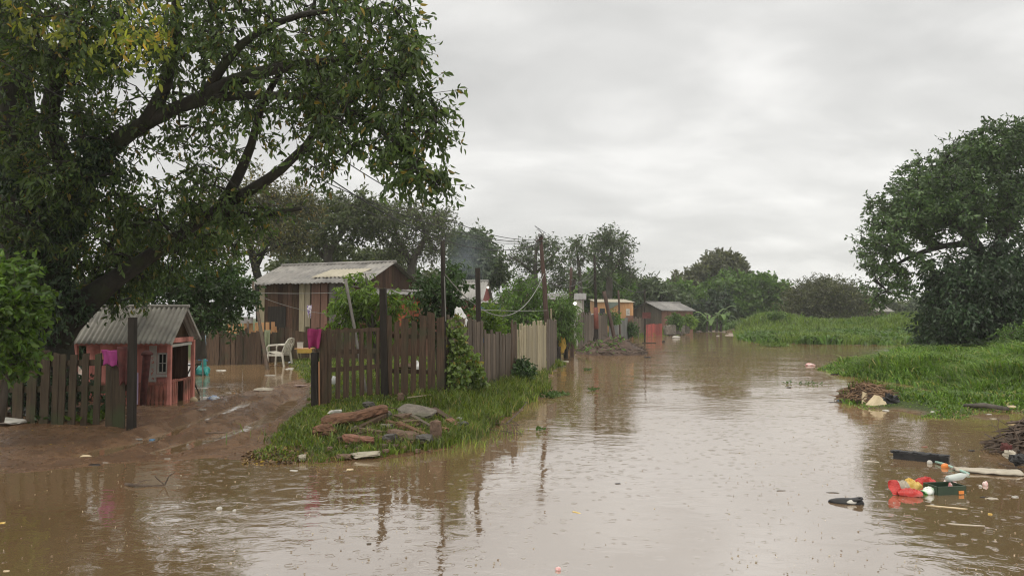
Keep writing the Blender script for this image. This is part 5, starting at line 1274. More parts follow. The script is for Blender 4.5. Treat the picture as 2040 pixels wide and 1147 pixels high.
# ------------------------------------------------------------------ houses
def house(name, label, O, yaw, L1, L2, wh, rise, wm, rm, over=(.35, .35), plank=.2, roofpitch=.18, amp=.02, zb=-.05, sheets=1, cat='house', shed=False, roofsag=.02, wms=None):
    """O: corner; e1 along length L1 (ridge direction), e2 along depth L2"""
    e1 = Vector((math.cos(yaw), math.sin(yaw), 0)); e2 = Vector((-math.sin(yaw), math.cos(yaw), 0)); O = Vector((O[0], O[1], 0))
    root = thing(name, label, cat, (O.x, O.y, 0))
    P_ = lambda a, c, z=0: O + e1 * a + e2 * c + Vector((0, 0, z))
    hm = (lambda t: wh + rise * t) if shed else (lambda t: wh + rise * (1 - abs(2 * t - 1)))
    wms = wms or (wm, wm, wm, wm)
    for (a, c, tf, m_) in ((P_(0, 0), P_(L1, 0), None, wms[0]), (P_(L1, 0), P_(L1, L2), hm, wms[1]), (P_(L1, L2), P_(0, L2), None, wms[2]), (P_(0, L2), P_(0, 0), (lambda t: hm(1 - t)), wms[3])):
        z1 = wh if not (shed and tf is None and c is not None and abs((a - O).dot(e2) - L2) < 1e-3) else wh + rise
        boards_wall(a.x, a.y, c.x, c.y, zb, z1, plank, m_, root, 'wall', tf, .03, .01)
    rb_ = B(); o1, o2 = over; n = sheets
    ridge = (L2 if shed else L2 / 2); rz_ = wh + rise; sl = rise / ridge
    th_ = .05
    for k in range(n):
        a0, a1 = -o1 + (L1 + 2 * o1) * k / n, -o1 + (L1 + 2 * o1) * (k + 1) / n + (.05 if k < n - 1 else 0)
        zz = th_ + .012 * (k % 2)
        e_ = o2 if not shed else 0
        corrugated(rb_, P_(a1, -o2, wh - o2 * sl + zz), P_(a0, -o2, wh - o2 * sl + zz), P_(a1, ridge + e_ * 0 + (.2 if shed else 0), rz_ + zz + (.2 * sl if shed else 0)), P_(a0, ridge + (.2 if shed else 0), rz_ + zz + (.2 * sl if shed else 0)), roofpitch, amp, 5, .012, 6, roofsag, k)
        if not shed:
            corrugated(rb_, P_(a0, L2 + o2, wh - o2 * sl + zz), P_(a1, L2 + o2, wh - o2 * sl + zz), P_(a0, ridge, rz_ + zz), P_(a1, ridge, rz_ + zz), roofpitch, amp, 5, .012, 6, roofsag, k + 9)
    rf_ = part(rb_, 'roof', rm, root, smooth=True)
    if not shed:
        b = B(); b.tube([P_(-o1, ridge, rz_ + th_ + .02), P_(L1 + o1, ridge, rz_ + th_ + .02)], .07, 8); part(b, 'ridge_cap', rm, rf_, smooth=True)
    return root, P_, rf_


# main plank house; corner O = front right, e1 runs to the left
yawH = R(180 - 22)
c = at(735, 600, 28.5)
# build with e1 leftwards: e2 must go to the back -> use front-left as origin instead
Lh = 5.3; O1 = (c.x - math.cos(R(-22)) * Lh, 28.5 - math.sin(R(-22)) * Lh)
mh, Pm, mroof = house('plank_house', 'weathered brown plank house with a grey corrugated roof behind the yard fence', O1, R(-22), Lh, 3.3, 3.04, .7, MAT['house'], MAT['tin'], over=(.2, .5), plank=.24, sheets=5, amp=.025, roofsag=.05)
for k, (a0, w, m_) in enumerate([(.05, .26, MAT['pale']), (2.05, .26, MAT['pale']), (2.34, .24, M('beige_plank', (.2, .165, .11), (.3, .25, .17), W)), (2.65, .4, MAT['rust']), (3.1, .3, MAT['rust']), (3.5, .32, MAT['housegrey']), (3.85, .3, MAT['housegrey']), (4.2, .4, MAT['housegrey'])]):
    b = B(); p0 = Pm(a0 + w / 2, -.03); b.beam(p0, p0 + Vector((0, 0, 2.98)), w, .03, up=(math.sin(R(22)) * -1, -math.cos(R(22)), 0)); part(b, 'plank', m_, mh)
b = B(); sl = .7 / 1.65
qa = lambda a, t: Pm(a, -.5 + 2.15 * t, 3.04 - .5 * sl + 2.15 * t * sl + .11)
corrugated(b, qa(4.6, .22), qa(2.6, .22), qa(4.9, .62), qa(3.0, .62), .18, .02, 4, .01, 6)
part(b, 'roof_patch', MAT['tinpale'], mroof, smooth=True)
b = B(); q = Pm(.95, -.045, 1.55); b.beam(q - Vector((0, 0, .45)), q + Vector((0, 0, .45)), .9, .02, up=(-math.sin(R(22)), -math.cos(R(22)), 0)); part(b, 'shutter', MAT['poledark'], mh)
# lean-to with the orange wall
c = at(755, 600, 26.8); lt, Pl, _ = house('lean_to', 'orange red lean to with a thin sloping roof right of the plank house', (c.x, 26.8), R(3), 1.9, 1.6, 2.35, .2, MAT['orangered'], MAT['tindark'], over=(.3, .25), plank=.24, shed=True, cat='shed', amp=.015)
b = B(); b.beam(at(695, 569, 27.0), at(765, 576, 27.0), .04, .03); b.beam(at(852, 585, 26.6), at(765, 575, 26.6), .05, .03); part(b, 'gutter', MAT['polegrey'], lt)
b = B(); c = at(850, 600, 26.5); b.beam((c.x, 26.5, 0), (c.x, 26.5, 2.1), .5, .04); part(b, 'side_panel', MAT['rust'], lt)
boards_wall(Pl(-.05, -.08).x, Pl(-.05, -.08).y, Pl(1.95, -.08).x, Pl(1.95, -.08).y, -.05, 1.25, .22, MAT['house'], lt, 'lower_wall')
# white roofed house with the red gable
c = at(868, 600, 41.5)
h2, P2, r2 = house('red_gable_house', 'house with a pale roof and a dark red gable end beyond the garden tree', (c.x, 41.5), R(-10), 2.6, 2.6, 2.55, 1.0, M('dark_red_wall', (.22, .05, .045), (.33, .09, .08), (6, 6, 1)), M('pale_grey_roof', (.22, .215, .2), (.34, .33, .31), (2, 2, 2)), over=(.15, .2), sheets=2)
b = B(); q = P2(2.62, 1.3, 3.15); b.blob(q + Vector((.1, -.1, .1)), (.06, .06, .06), 1, 0); lampm, lnt, lout = newmat('lit_bulb'); em = nd(lnt, 'ShaderNodeEmission'); em.inputs[0].default_value = (1, .93, .78, 1); em.inputs[1].default_value = 6; lnt.links.new(em.outputs[0], lout.inputs[0])
part(b, 'lamp', lampm, h2, smooth=True)
c = at(957, 612, 37); bs, _, _ = house('blue_shed', 'low blue walled shed in front of the red gable house', (c.x, 37), R(-5), .9, 1.2, 2.2, .12, MAT['blue'], MAT['tin'], over=(.25, .15), shed=True, cat='shed')
c = at(997, 600, 54); h3, P3, _ = house('low_brick_house', 'low pinkish house glimpsed between the bush tops', (c.x, 54), R(-14), 1.7, 2.0, 3.1, .35, MAT['pinkbrick'], MAT['tindark'], over=(.2, .2), shed=True)
b = B(); q = P3(.6, -.03, 2.6); b.box(q, (.35, .04, .7), R(-14)); part(b, 'window', MAT['glassdark'], h3)
# dark roofed house right of the tall pole
c = at(1092, 620, 39.0); h4, P4, _ = house('dark_roofed_house', 'narrow house with a dark sloping roof right of the tall leaning pole', (c.x, 39.0), R(-6), 1.85, 2.4, 2.45, .35, MAT['rust'], MAT['tindark'], over=(.15, .3), shed=True, wms=(MAT['rust'], MAT['cement'], MAT['cement'], MAT['rust']), amp=.012)
b = B(); b.beam(P4(1.5, -.05, 0), P4(1.5, -.05, 2.42), .62, .03, up=(0, 1, 0)); part(b, 'pale_wall_panel', MAT['cement'], h4)
b = B(); b.blob(P4(1.4, -.4, 2.28), (.09, .09, .09), 1, 0); part(b, 'lamp', lampm, h4, smooth=True)
# orange house
c = at(1190, 640, 52); h5, P5, _ = house('orange_house', 'orange plank house with a pale roof beside the flooded street', (c.x, 52), R(4), 2.55, 2.8, 2.55, .25, MAT['orange'], MAT['tinpale'], over=(.12, .15), shed=True, plank=.2, amp=.012)
b = B(); b.box(P5(.35, -.04, 1.9), (.36, .04, .5), R(4)); w5 = part(b, 'window', MAT['glassdark'], h5)
b = B(); b.box(P5(.35, -.065, 1.64), (.44, .05, .04), R(4)); part(b, 'sill', MAT['rust'], w5)
b = B(); b.box(P5(2.17, -.035, 1.85), (.26, .02, .55), R(4)); sg = part(b, 'notice', MAT['white'], h5, label='white notice board with a dark curl')
b = B(); q = P5(2.17, -.05, 1.85); b.tube([q + Vector((.06 * math.cos(t) * (1 if t < 4.7 else 1), -.004, .07 + .06 * math.sin(t))) for t in np.linspace(.5, 4.6, 8)] + [q + Vector((.06 * math.cos(t), -.004, -.06 + .06 * math.sin(t))) for t in np.linspace(1.4, -2.6, 8)], .014, 5); part(b, 'mark', MAT['tindark'], sg)
b = B(); a0 = P5(.75, -.12, 2.6); b.sheet(lambda u, v_: a0 + Vector((u * .75, -.05 * v_, -v_ * (.55 - .4 * u))), 6, 4, .01); part(b, 'tarpaulin', M('grey_green_tarp', (.08, .1, .08), (.14, .17, .14), (4, 4, 4)), h5)
b = B(); b.box(P5(2.3, -.05, .9), (.5, .03, 1.5), R(4)); part(b, 'door', MAT['rust'], h5)
c = at(1178, 640, 50); b = B(); b.hexa([(c.x - .5, 49.6, -.05), (c.x + .5, 49.6, -.05), (c.x + .5, 50.6, -.05), (c.x - .5, 50.6, -.05), (c.x - .5, 49.6, 1.5), (c.x + .5, 49.6, 1.8), (c.x + .5, 50.6, 1.9), (c.x - .5, 50.6, 1.6)])
lto = one(b, 'patched_shed', MAT['concrete'], 'small grey patched shed between the red banded pole and the orange house', 'shed')
# brown plank house at the bend
A6 = at(1318, 640, 70); h6, P6, _ = house('brown_plank_house', 'low brown plank house with a dark ridge roof at the street end', (A6.x, A6.y), R(43), 5.2, 3.3, 2.2, .72, MAT['rust'], M('worn_grey_roof', (.13, .125, .12), (.26, .25, .235), (2, 2, 2), .5, .25, .25), over=(.3, .3), plank=.22, sheets=3, wms=(MAT['rust'], MAT['grey'], MAT['grey'], M('taupe_plank', (.09, .072, .055), (.2, .165, .13), (12, 12, 1.4), .7, .3, .3)))
b = B(); q = P6(1.5, -.03, 1.1); b.box(q, (.5, .03, .9), R(43)); part(b, 'shutter', MAT['house'], h6)
# far low buildings on the right
c = at(1732, 640, 105); house('far_shed', 'hazy low grey roofed shed beyond the twiggy thicket', (c.x, 105), R(5), 3.4, 4, 2.3, .7, MAT['grey'], MAT['tin'], over=(.3, .3), cat='shed')
c = at(1795, 640, 88); b = B()
for k in range(14):
    b.rock((c.x + rng.uniform(0, 2.6), 88 + rng.uniform(0, 1.5), rng.uniform(.9, 1.3)), (.7, .5, .4), 70 + k, rng.uniform(0, 3))
one(b, 'brick_pile', MAT['pinkbrick'], 'pinkish brick pile on the far green rise by the right hand tree', 'brick pile')

# ------------------------------------------------------------------ poles and wires
pole = thing('utility_pole', 'tall leaning reddish utility pole carrying a fan of wires', 'pole', (at(1097, 725, 23.8).x, 23.8, .1))
post('shaft', None, None, 1097, 728, 1076.5, 470, 23.8, 23.8, .105, MAT['pole'], n=10, parent=pole, r1=.06)
b = B(); b.beam(at(1068, 481, 23.75), at(1082, 474, 23.7), .06, .06); part(b, 'cross_arm', MAT['pole'], pole)
for k, (px_, py_) in enumerate([(1069, 477), (1074, 472), (1081, 471)]):
    b = B(); q = at(px_, py_, 23.7); b.lathe(q, [(.025, 0), (.045, .03), (.03, .05), (.045, .08), (.02, .1)], n=8); part(b, 'insulator', MAT['wirepale'], pole, smooth=True)
b = B(); b.beam(at(1098.5, 642, 23.6), at(1098, 614, 23.6), .05, .02); part(b, 'splint', MAT['pale'], pole)
b = B()
for k in range(9):
    q = at(1078 + rng.uniform(-6, 8), 470 + rng.uniform(-10, 8), 23.7); b.tube([q, q + Vector((rng.uniform(-.2, .2), 0, rng.uniform(-.05, .2))), q + Vector((rng.uniform(-.25, .3), .05, rng.uniform(-.1, .25)))], .008, 4)
part(b, 'wire_tangle', MAT['wire'], pole)
PG = 'slender posts along the flooded street'
post('pole', 'thin reddish pole right of the dark roofed house top', 'pole', 1133, 690, 1138, 533, 36, 36, .07, MAT['pole'], group=PG)
post('pole', 'dark pole leaning right beside the thin reddish pole', 'pole', 1126, 660, 1144, 556, 35, 35, .09, MAT['poledark'], group=PG)
rp_ = thing('pole', 'dark wire hung pole with a rusty red band behind the debris heap', 'pole', (at(1190, 700, 35).x, 35, 0), PG)
post('shaft', None, None, 1190, 700, 1184, 508, 35, 35, .1, MAT['poledark'], parent=rp_, r1=.05)
b = B(); b.tube([at(1188.2, 655, 34.95), at(1187, 612, 34.95)], .115, 9); part(b, 'red_band', M('rusty_red_band', (.1, .03, .02), (.24, .07, .045), (4, 4, 4)), rp_, smooth=True)
post('pole', 'dark forked prop leaning against the rusty banded pole', 'pole', 1180, 698, 1189, 640, 34.8, 35, .07, MAT['poledark'], group=PG)
post('pole', 'dark beam leaning left in front of the orange house', 'pole', 1229, 660, 1203, 580, 44, 44, .11, MAT['pole'], group=PG)
post('pole', 'thin brown pole before the middle of the orange house', 'pole', 1236, 665, 1232, 578, 47, 47, .06, MAT['pole'], group=PG)
post('pole', 'thin white topped post before the orange house door', 'pole', 1233, 668, 1233, 640, 47.5, 47.5, .05, MAT['white'], group=PG)
bp_ = thing('pole', 'thin dark pole in the water carrying a small brown board', 'pole', (at(1284.5, 683, 44.5).x, 44.5, -.1), PG)
post('shaft', None, None, 1284.5, 690, 1284.5, 575, 44.5, 44.5, .045, MAT['poledark'], parent=bp_)
b = B(); q = at(1288, 628, 44.4); b.box(q, (.5, .03, .36)); part(b, 'board', MAT['maroon'], bp_)
b = B(); q = at(1288, 682.5, 44.4); b.box((q.x + .15, q.y, .01), (.8, .25, .05)); part(b, 'foot', MAT['poledark'], bp_)
post('leaning_pole', 'dark pole leaning left across the flooded yard', 'pole', 537, 737, 503, 562, 22, 26, .06, MAT['picket'], r1=.05)
post('prop_stick', 'pale grey stick leaning behind the picket gate', 'stick', 733, 735, 688, 556, 14.2, 15, .032, MAT['polegrey'])
post('thin_post', 'thin upright pole behind the back fence screen', 'post', 494, 720, 494, 640, 25, 25.4, .04, MAT['grey'])
SGp = 'dark stumps standing in water right of the tall leaning pole'
for (px_, Y_, top, lab) in [(1108, 27, 676, 'grey stump post with a pale cap right of the tall leaning pole'), (1113, 26, 690, 'crooked dark stump next to the yellow sack'), (1127, 28, 662, 'dark stump post right of the yellow sack'), (1140, 29, 648, 'reddish stump post under the drooping shrub')]:
    post('stump_post', lab, 'post', px_, 705, px_, top, Y_, Y_, .08, MAT['poledark'] if px_ != 1140 else MAT['pole'], group=SGp)
b = B(); q = at(1120, 685, 27.2); b.blob(q, (.15, .12, .28), 4, .4, 1.5); one(b, 'sack', MAT['yellowcloth'], 'yellowish sack hung between the stump posts', 'sack', smooth=True)


def wire(label, pts, r=.008, m='wire', sag=.0, name='overhead_wire', group='overhead wires from the tall leaning pole', cat='wire'):
    b = B(); P_ = [at(*q) for q in pts]; out_ = []
    if len(P_) == 2:
        for k in range(25):
            t = k / 24; q = P_[0].lerp(P_[1], t); q.z -= sag * 4 * t * (1 - t); out_.append(q)
    else: out_ = P_
    b.tube(out_, r, 5)
    return one(b, name, MAT[m], label, cat, group)


TOP = (1076, 476, 23.7)
wire('highest wire crossing the sky from the tall leaning pole to the big tree', [TOP, (640, 290, 11)], sag=.45, r=.009)
wire('wire below the highest one running to the big tree', [(1078, 480, 23.7), (560, 320, 11.5)], sag=.4, r=.009)
wire('thick dark cable passing in front of the spreading olive tree', [(1078, 483, 23.7), (600, 315, 12)], sag=.75, r=.012)
wire('thin wire running over the main house ridge', [(1078, 484, 23.7), (590, 360, 24)], sag=.5, r=.007)
wire('short wire dipping left toward the rounded tree', [(1077, 482, 23.7), (900, 452, 30)], sag=.3)
wire('wire sloping down from the tall pole toward the smoke', [(1077, 484, 23.7), (905, 508, 36)], sag=.3, r=.009)
wire('lowest wire sloping from the tall pole to the red gable house', [(1077, 486, 23.7), (940, 553, 41)], sag=.3, r=.009)
wire('pale thick cable hanging in a deep curve between the corner post and the tall pole', [(886, 546, 12.4), (1084, 545, 23.7)], sag=1.0, r=.011, m='wirepale', name='sagging_cable', cat='cable')
wire('straight pale line between the square topped post and the tall pole', [(955, 617, 14.3), (1090, 618, 23.7)], sag=.02, r=.008, m='wirepale', name='cable', cat='cable', group='cables on the fence posts')
wire('pale cable running down the tall corner post', [(885, 550, 12.37), (888, 640, 12.37)], sag=.0, r=.008, m='wirepale', name='cable', cat='cable', group='cables on the fence posts')
wire('straight wire slanting across the dark trunk of the big tree', [(-40, 95, 8.5), (420, 360, 14)], sag=.05, r=.008, group='wires in the big tree')
wire('faint washing line before the plank house', [(505, 583, 25), (720, 580, 26)], sag=.05, r=.009, m='wirepale', name='washing_line', cat='line', group='lines before the plank house')
wire('slack line slanting before the plank house wall', [(505, 585, 25.2), (650, 625, 26)], sag=.1, r=.007, m='wirepale', name='washing_line', cat='line', group='lines before the plank house')
for k, (a, c_, s) in enumerate([((1184, 545, 34.9), (1135, 555, 36), .25), ((1184, 550, 34.9), (1142, 575, 36), .2), ((1185, 560, 34.9), (1145, 560, 38), .35), ((1184, 520, 34.9), (1284, 580, 44.5), .5), ((1284.5, 580, 44.5), (1232, 585, 47), .3), ((1092, 560, 23.7), (1184, 530, 34.9), .5)]):
    wire(['upper slack wire on the left of the rusty banded pole', 'middle slack wire on the left of the rusty banded pole', 'lowest slack wire on the left of the rusty banded pole', 'wire from the rusty banded pole to the thin pole in water', 'wire from the thin pole in water to the orange house', 'slack wire from the tall leaning pole to the rusty banded pole'][k], [a, c_], sag=s, r=.012, group='wires between the street poles', m='wirepale' if k < 3 else 'wire')

# ------------------------------------------------------------------ smoke
m, nt, out = newmat('blue_smoke'); L = nt.links.new
pv = nd(nt, 'ShaderNodeVolumePrincipled'); pv.inputs['Color'].default_value = (.72, .82, .95, 1)
tc = nd(nt, 'ShaderNodeTexCoord'); nz = nd(nt, 'ShaderNodeTexNoise'); nz.inputs['Scale'].default_value = .45; nz.inputs['Detail'].default_value = 3; L(tc.outputs['Object'], nz.inputs[0])
ln_ = nd(nt, 'ShaderNodeVectorMath', operation='LENGTH'); mpv = nd(nt, 'ShaderNodeMapping'); mpv.inputs['Scale'].default_value = (1 / 2.6, 1 / 1.6, 1 / 2.6); L(tc.outputs['Object'], mpv.inputs[0]); L(mpv.outputs[0], ln_.inputs[0])
fall = math_n(nt, 'MAXIMUM', math_n(nt, 'SUBTRACT', 1.0, ln_.outputs['Value']), 0.0)
den = math_n(nt, 'MULTIPLY', math_n(nt, 'MULTIPLY', math_n(nt, 'MULTIPLY', fall, fall), .38), math_n(nt, 'MAXIMUM', math_n(nt, 'MULTIPLY_ADD', nz.outputs[0], 3.0, -.9), 0.0))
L(den, pv.inputs['Density']); L(pv.outputs[0], out.inputs['Volume'])
sb_ = B(); c = at(925, 515, 46); sb_.blob(c, (2.6, 1.6, 2.6), 2, 0, 1, 20, 12)
lo, hi = sb_.bounds()
o = one(sb_, 'smoke', m, 'thin bluish smoke drifting up beside the corner post', 'smoke'); o['kind'] = 'stuff'
for vv in o.data.vertices: vv.co.z -= (c.z - lo[2])
o.location.z = c.z
HAZE = True
if HAZE:
    m, nt, out = newmat('rain_haze'); pv = nd(nt, 'ShaderNodeVolumePrincipled'); pv.inputs['Color'].default_value = (.93, .95, .97, 1); pv.inputs['Density'].default_value = .0007; pv.inputs['Anisotropy'].default_value = .2
    nt.links.new(pv.outputs[0], out.inputs['Volume'])
    hb = B(); hb.hexa([(-280, -55, -1.6), (280, -55, -1.6), (280, 440, -1.6), (-280, 440, -1.6), (-280, -55, 22), (280, -55, 22), (280, 440, 22), (-280, 440, 22)])
    o = one(hb, 'haze', m, 'pale rain haze over the whole street', 'haze'); o['kind'] = 'stuff'
# ------------------------------------------------------------------ rubble on the grass bank
RG = 'rubble heap on the grass bank'
def tiltaxes(ang, dx):
    """axes with the long axis turned by ang in plan and lifted by dx"""
    ex = Vector((math.cos(ang), math.sin(ang), dx)).normalized(); ey = Vector((-math.sin(ang), math.cos(ang), 0)); return ex, ey, ex.cross(ey)
a = gnd(640, 858); a.z += .1; c = at(772, 815, 9.75)
b = B(); n_ = 14; pts = []; 
for k in range(n_ + 1):
    t = k / n_; q = a.lerp(c, t); q.z += .012 * math.sin(t * 9); pts.append(q)
o0 = len(b.v); ex = (c - a).normalized(); ey = ex.cross(Vector((0, 0, 1))).normalized(); ez = ey.cross(ex)
for k, q in enumerate(pts):
    for i in range(12):
        an = 2 * math.pi * i / 12; cs, sn = math.cos(an), math.sin(an); qd = max(abs(cs), abs(sn)) ** .7
        r_ = (.088 - .012 * k / n_) * (1 + .18 * mnoise.noise(Vector((k * .8, i * 1.4, 2)))) / qd * (.75 if k in (0, n_) else 1)
        b.v.append(tuple(q + ey * cs * r_ * 1.15 + ez * sn * r_ * .85))
for k in range(n_):
    for i in range(12): b.f.append((k * 12 + i, k * 12 + (i + 1) % 12, (k + 1) * 12 + (i + 1) % 12, (k + 1) * 12 + i))
b.f.append(tuple(range(12))[::-1]); b.f.append(tuple(n_ * 12 + i for i in range(12)))
one(b, 'timber_log', MAT['log'], 'big broken red brown timber beam lying across the rubble', 'log', smooth=False)
b = B(); q = gnd(645, 868); b.blob((q.x, q.y, q.z + .06), (.16, .1, .08), 12, .5, 2.2); one(b, 'rotten_wood', MAT['log'], 'rotten splintered wood lump under the left end of the timber beam', 'wood')

def rubble(px, py, size, mat, label, rz=0, lift=0, seed=1, name='rubble_chunk', cat='rubble', up=.46, jag=.26, roll=0):
    q = gnd(px, py); ex, ey, ez = tiltaxes(rz, lift)
    if roll:
        ey, ez = ey * math.cos(roll) + ez * math.sin(roll), ez * math.cos(roll) - ey * math.sin(roll)
    if size[2] > .11 and size[2] < .25: size = (size[0] * 1.05, size[1], size[2] * .72)
    b = B(); b.rock((q.x, q.y, q.z + size[2] * up), size, seed, 0, (ex, ey, ez), jag)
    return one(b, name, MAT[mat], label, cat, RG)
rubble(655, 846, (.17, .15, .13), 'stone', 'rounded grey stone beside the white scrap on the timber beam', .3, 0, 3)
rubble(668, 836, (.17, .08, .05), 'white', 'small white scrap leaning on the timber beam', .1, .1, 4, up=2.2)
rubble(735, 818, (.17, .14, .14), 'stonedark', 'dark rock behind the right end of the timber beam', .5, .1, 5, up=.8)
rubble(830, 842, (.5, .34, .06), 'stone', 'flat grey concrete slab propped on the top of the rubble', -.25, -.16, 6, name='concrete_slab', up=2.6, jag=.08, roll=.25)
rubble(722, 862, (.24, .16, .13), 'stone', 'grey stone below the middle of the timber beam', .2, 0, 7)
rubble(714, 882, (.4, .17, .13), 'brick', 'long red brick block in front of the timber beam', -.35, -.05, 8, jag=.1)
rubble(745, 868, (.34, .16, .12), 'stonebrown', 'brown block wedged beside the long red brick block', -.15, -.1, 9)
rubble(800, 848, (.22, .18, .18), 'stonebrown', 'brown chunk on top of the middle of the rubble', -.5, .1, 10, up=.7)
rubble(805, 876, (.38, .16, .16), 'stonebrown', 'mossy brown block in the middle front of the rubble', -.25, -.12, 11)
rubble(776, 880, (.16, .12, .14), 'stonedark', 'dark grey piece of tile left of the mossy brown block', .2, .1, 12)
rubble(845, 882, (.19, .15, .15), 'stonedark', 'dark bluish rock at the lower right of the rubble', .2, 0, 13)
rubble(852, 858, (.3, .1, .1), 'stonedark', 'dark narrow fragment leaning above the dark bluish rock', -.6, -.25, 14)
rubble(868, 878, (.14, .1, .27), 'stonebrown', 'upright brown slab standing at the right front of the rubble', .2, 0, 15, jag=.12)
rubble(830, 866, (.12, .12, .12), 'brick', 'small reddish chunk behind the mossy brown block', .9, 0, 16)
rubble(905, 860, (.2, .05, .04), 'pale', 'pale splinter lying flat by the water side of the rubble', -.2, 0, 17)
rubble(921, 857, (.17, .15, .17), 'stonedark', 'dark rounded rock at the right end of the rubble by the water', .3, 0, 18)
rubble(915, 848, (.08, .06, .04), 'white', 'small white chip on the dark rounded rock', .3, 0, 19, up=2.5)
rubble(728, 910, (.34, .16, .05), 'stonepale', 'flat pale slab in the grass near the waterline', .1, .05, 20, name='concrete_slab', jag=.25, up=.6)
rubble(686, 914, (.16, .1, .06), 'stonebrown', 'low brown stone left of the flat pale slab', .1, 0, 21)
rubble(602, 917, (.08, .06, .07), 'stonepale', 'small pale stone at the corner of the grass and the mud', .1, 0, 22)
rubble(798, 798, (.1, .08, .17), 'stonebrown', 'upright brown stone in the grass below the picket fence', .1, 0, 23)
rubble(690, 852, (.15, .12, .1), 'stonebrown', 'brown stone half hidden behind the timber beam', .7, 0, 24)
rubble(770, 862, (.14, .12, .12), 'stone', 'small grey stone under the concrete slab edge', .4, 0, 25, up=.8)
rubble(762, 842, (.24, .18, .16), 'stone', 'broken grey block filling the heap behind the timber beam', .2, .1, 31, up=.8)
rubble(815, 856, (.3, .2, .14), 'stonebrown', 'broad brown block carrying the concrete slab', -.3, .05, 32, up=.8)
rubble(880, 866, (.22, .13, .1), 'brick', 'reddish block between the upright slab and the dark plank', -.4, 0, 33)
b = B(); a = gnd(862, 838); c = gnd(910, 855); a.z += .17; c.z += .07; b.beam(a, c, .1, .045, up=(0, 0, 1)); one(b, 'rotten_plank', MAT['picket'], 'dark rotten plank sloping down the right side of the rubble', 'plank', RG)
for k, (xa, ya, za, xb, yb, zb_, w_, mm_, lab) in enumerate([(742, 848, .1, 812, 866, .09, .11, 'log', 'short red brown board lying across the middle of the rubble'), (700, 868, .05, 768, 852, .16, .09, 'picket', 'dark split board under the timber beam'), (792, 862, .12, 850, 876, .05, .1, 'log', 'rotten brown board sloping to the front of the rubble'), (818, 850, .14, 872, 868, .06, .07, 'grey', 'grey splintered board at the right of the rubble'), (672, 880, .03, 730, 872, .06, .07, 'picket', 'thin dark board half buried in the grass left of the brick')]):
    b = B(); a = gnd(xa, ya); c = gnd(xb, yb); a.z += za; c.z += zb_; b.beam(a, c, w_, .05, up=(0, 0, 1), w1=w_ * .75); one(b, 'rotten_plank', MAT[mm_], lab, 'plank', RG)
b = B(); a = gnd(893, 852); c = gnd(910, 858); a.z += .1; c.z += .06; b.beam(a, c, .12, .07, up=(0, 0, 1)); one(b, 'broken_brick', MAT['brick'], 'broken hollow brick at the low end of the dark rotten plank', 'brick', RG)
b = B(); a = gnd(812, 802); c = gnd(858, 797); b.beam(a + Vector((0, 0, .08)), c + Vector((0, 0, .09)), .03, .015, up=(0, 0, 1)); one(b, 'pale_lath', MAT['pale'], 'thin pale lath lying in the grass under the picket fence', 'lath')
b = B(); a = gnd(700, 830); c = gnd(800, 835); b.tube([a + Vector((0, 0, .08)), a.lerp(c, .5) + Vector((0, .1, .16)), c + Vector((0, 0, .14))], .006, 4); one(b, 'thin_stick', MAT['twig'], 'thin twig lying over the back of the rubble', 'twig')
def branch(label, pts, r, seed=1, nt_=4, name='fallen_branch', cat='branch'):
    r_ = random.Random(seed); b = B(); b.tube(pts, [r * (1 - .6 * k / (len(pts) - 1)) for k in range(len(pts))], 6)
    for k in range(nt_):
        i = r_.randint(1, len(pts) - 1); p_ = Vector(pts[i]); dd = Vector((r_.uniform(-.2, .2), r_.uniform(-.2, .2), r_.uniform(.02, .16)))
        b.tube([p_, p_ + dd * .6, p_ + dd + Vector((.03, 0, -.02))], [r * .5, r * .35, r * .2], 4)
    return one(b, name, MAT['twig'], label, cat)
z = lambda p_, h: Vector((p_.x, p_.y, h))
branch('long dark branch poking from the grass bank into the water', [z(gd(1010, 845), .02), z(gd(1030, 833), .07), z(gd(1050, 817), .14)], .014, 2, 2)
branch('low branch floating along the waterline right of the rubble', [z(gd(935, 862), .03), z(gd(975, 858), .02), z(gd(1010, 862), .02), z(gd(1040, 866), .01)], .012, 3, 7)
branch('tangle of dark twigs at the waterline beside the grass bank', [z(gd(955, 850), .03), z(gd(985, 848), .04), z(gd(1035, 850), .02)], .01, 4, 9)
branch('dark floating stick with a knotted end in the brown foreground', [z(gd(250, 966), .012), z(gd(268, 970), .02), z(gd(290, 969), .012), z(gd(328, 968), .012)], .014, 5, 3, 'floating_stick', 'stick')

# small chips and tufts between the rubble
b = B(); r_ = random.Random(5)
for k in range(170):
    px_, py_ = r_.gauss(790, 62), r_.gauss(866, 15)
    if not (650 < px_ < 925 and 828 < py_ < 905): continue
    q = gnd(px_, py_); s_ = r_.uniform(.02, .065); b.rock((q.x, q.y, q.z + s_ * .3), (s_ * 1.5, s_, s_ * .8), k, r_.uniform(0, 3))
o = one(b, 'rubble_chips', MAT['stonebrown'], 'fine broken chips scattered between the rubble blocks', 'rubble'); o['kind'] = 'stuff'
n = 5200; X_ = rng.normal(-1.5, .62, n); Y_ = rng.normal(9.75, .42, n)
blades('rubble_grass', X_, Y_, .13 + .08 * vn(X_ * 4, Y_ * 4, 3), .012, .7, LM['grass'], 'grass tufts growing through the rubble heap')
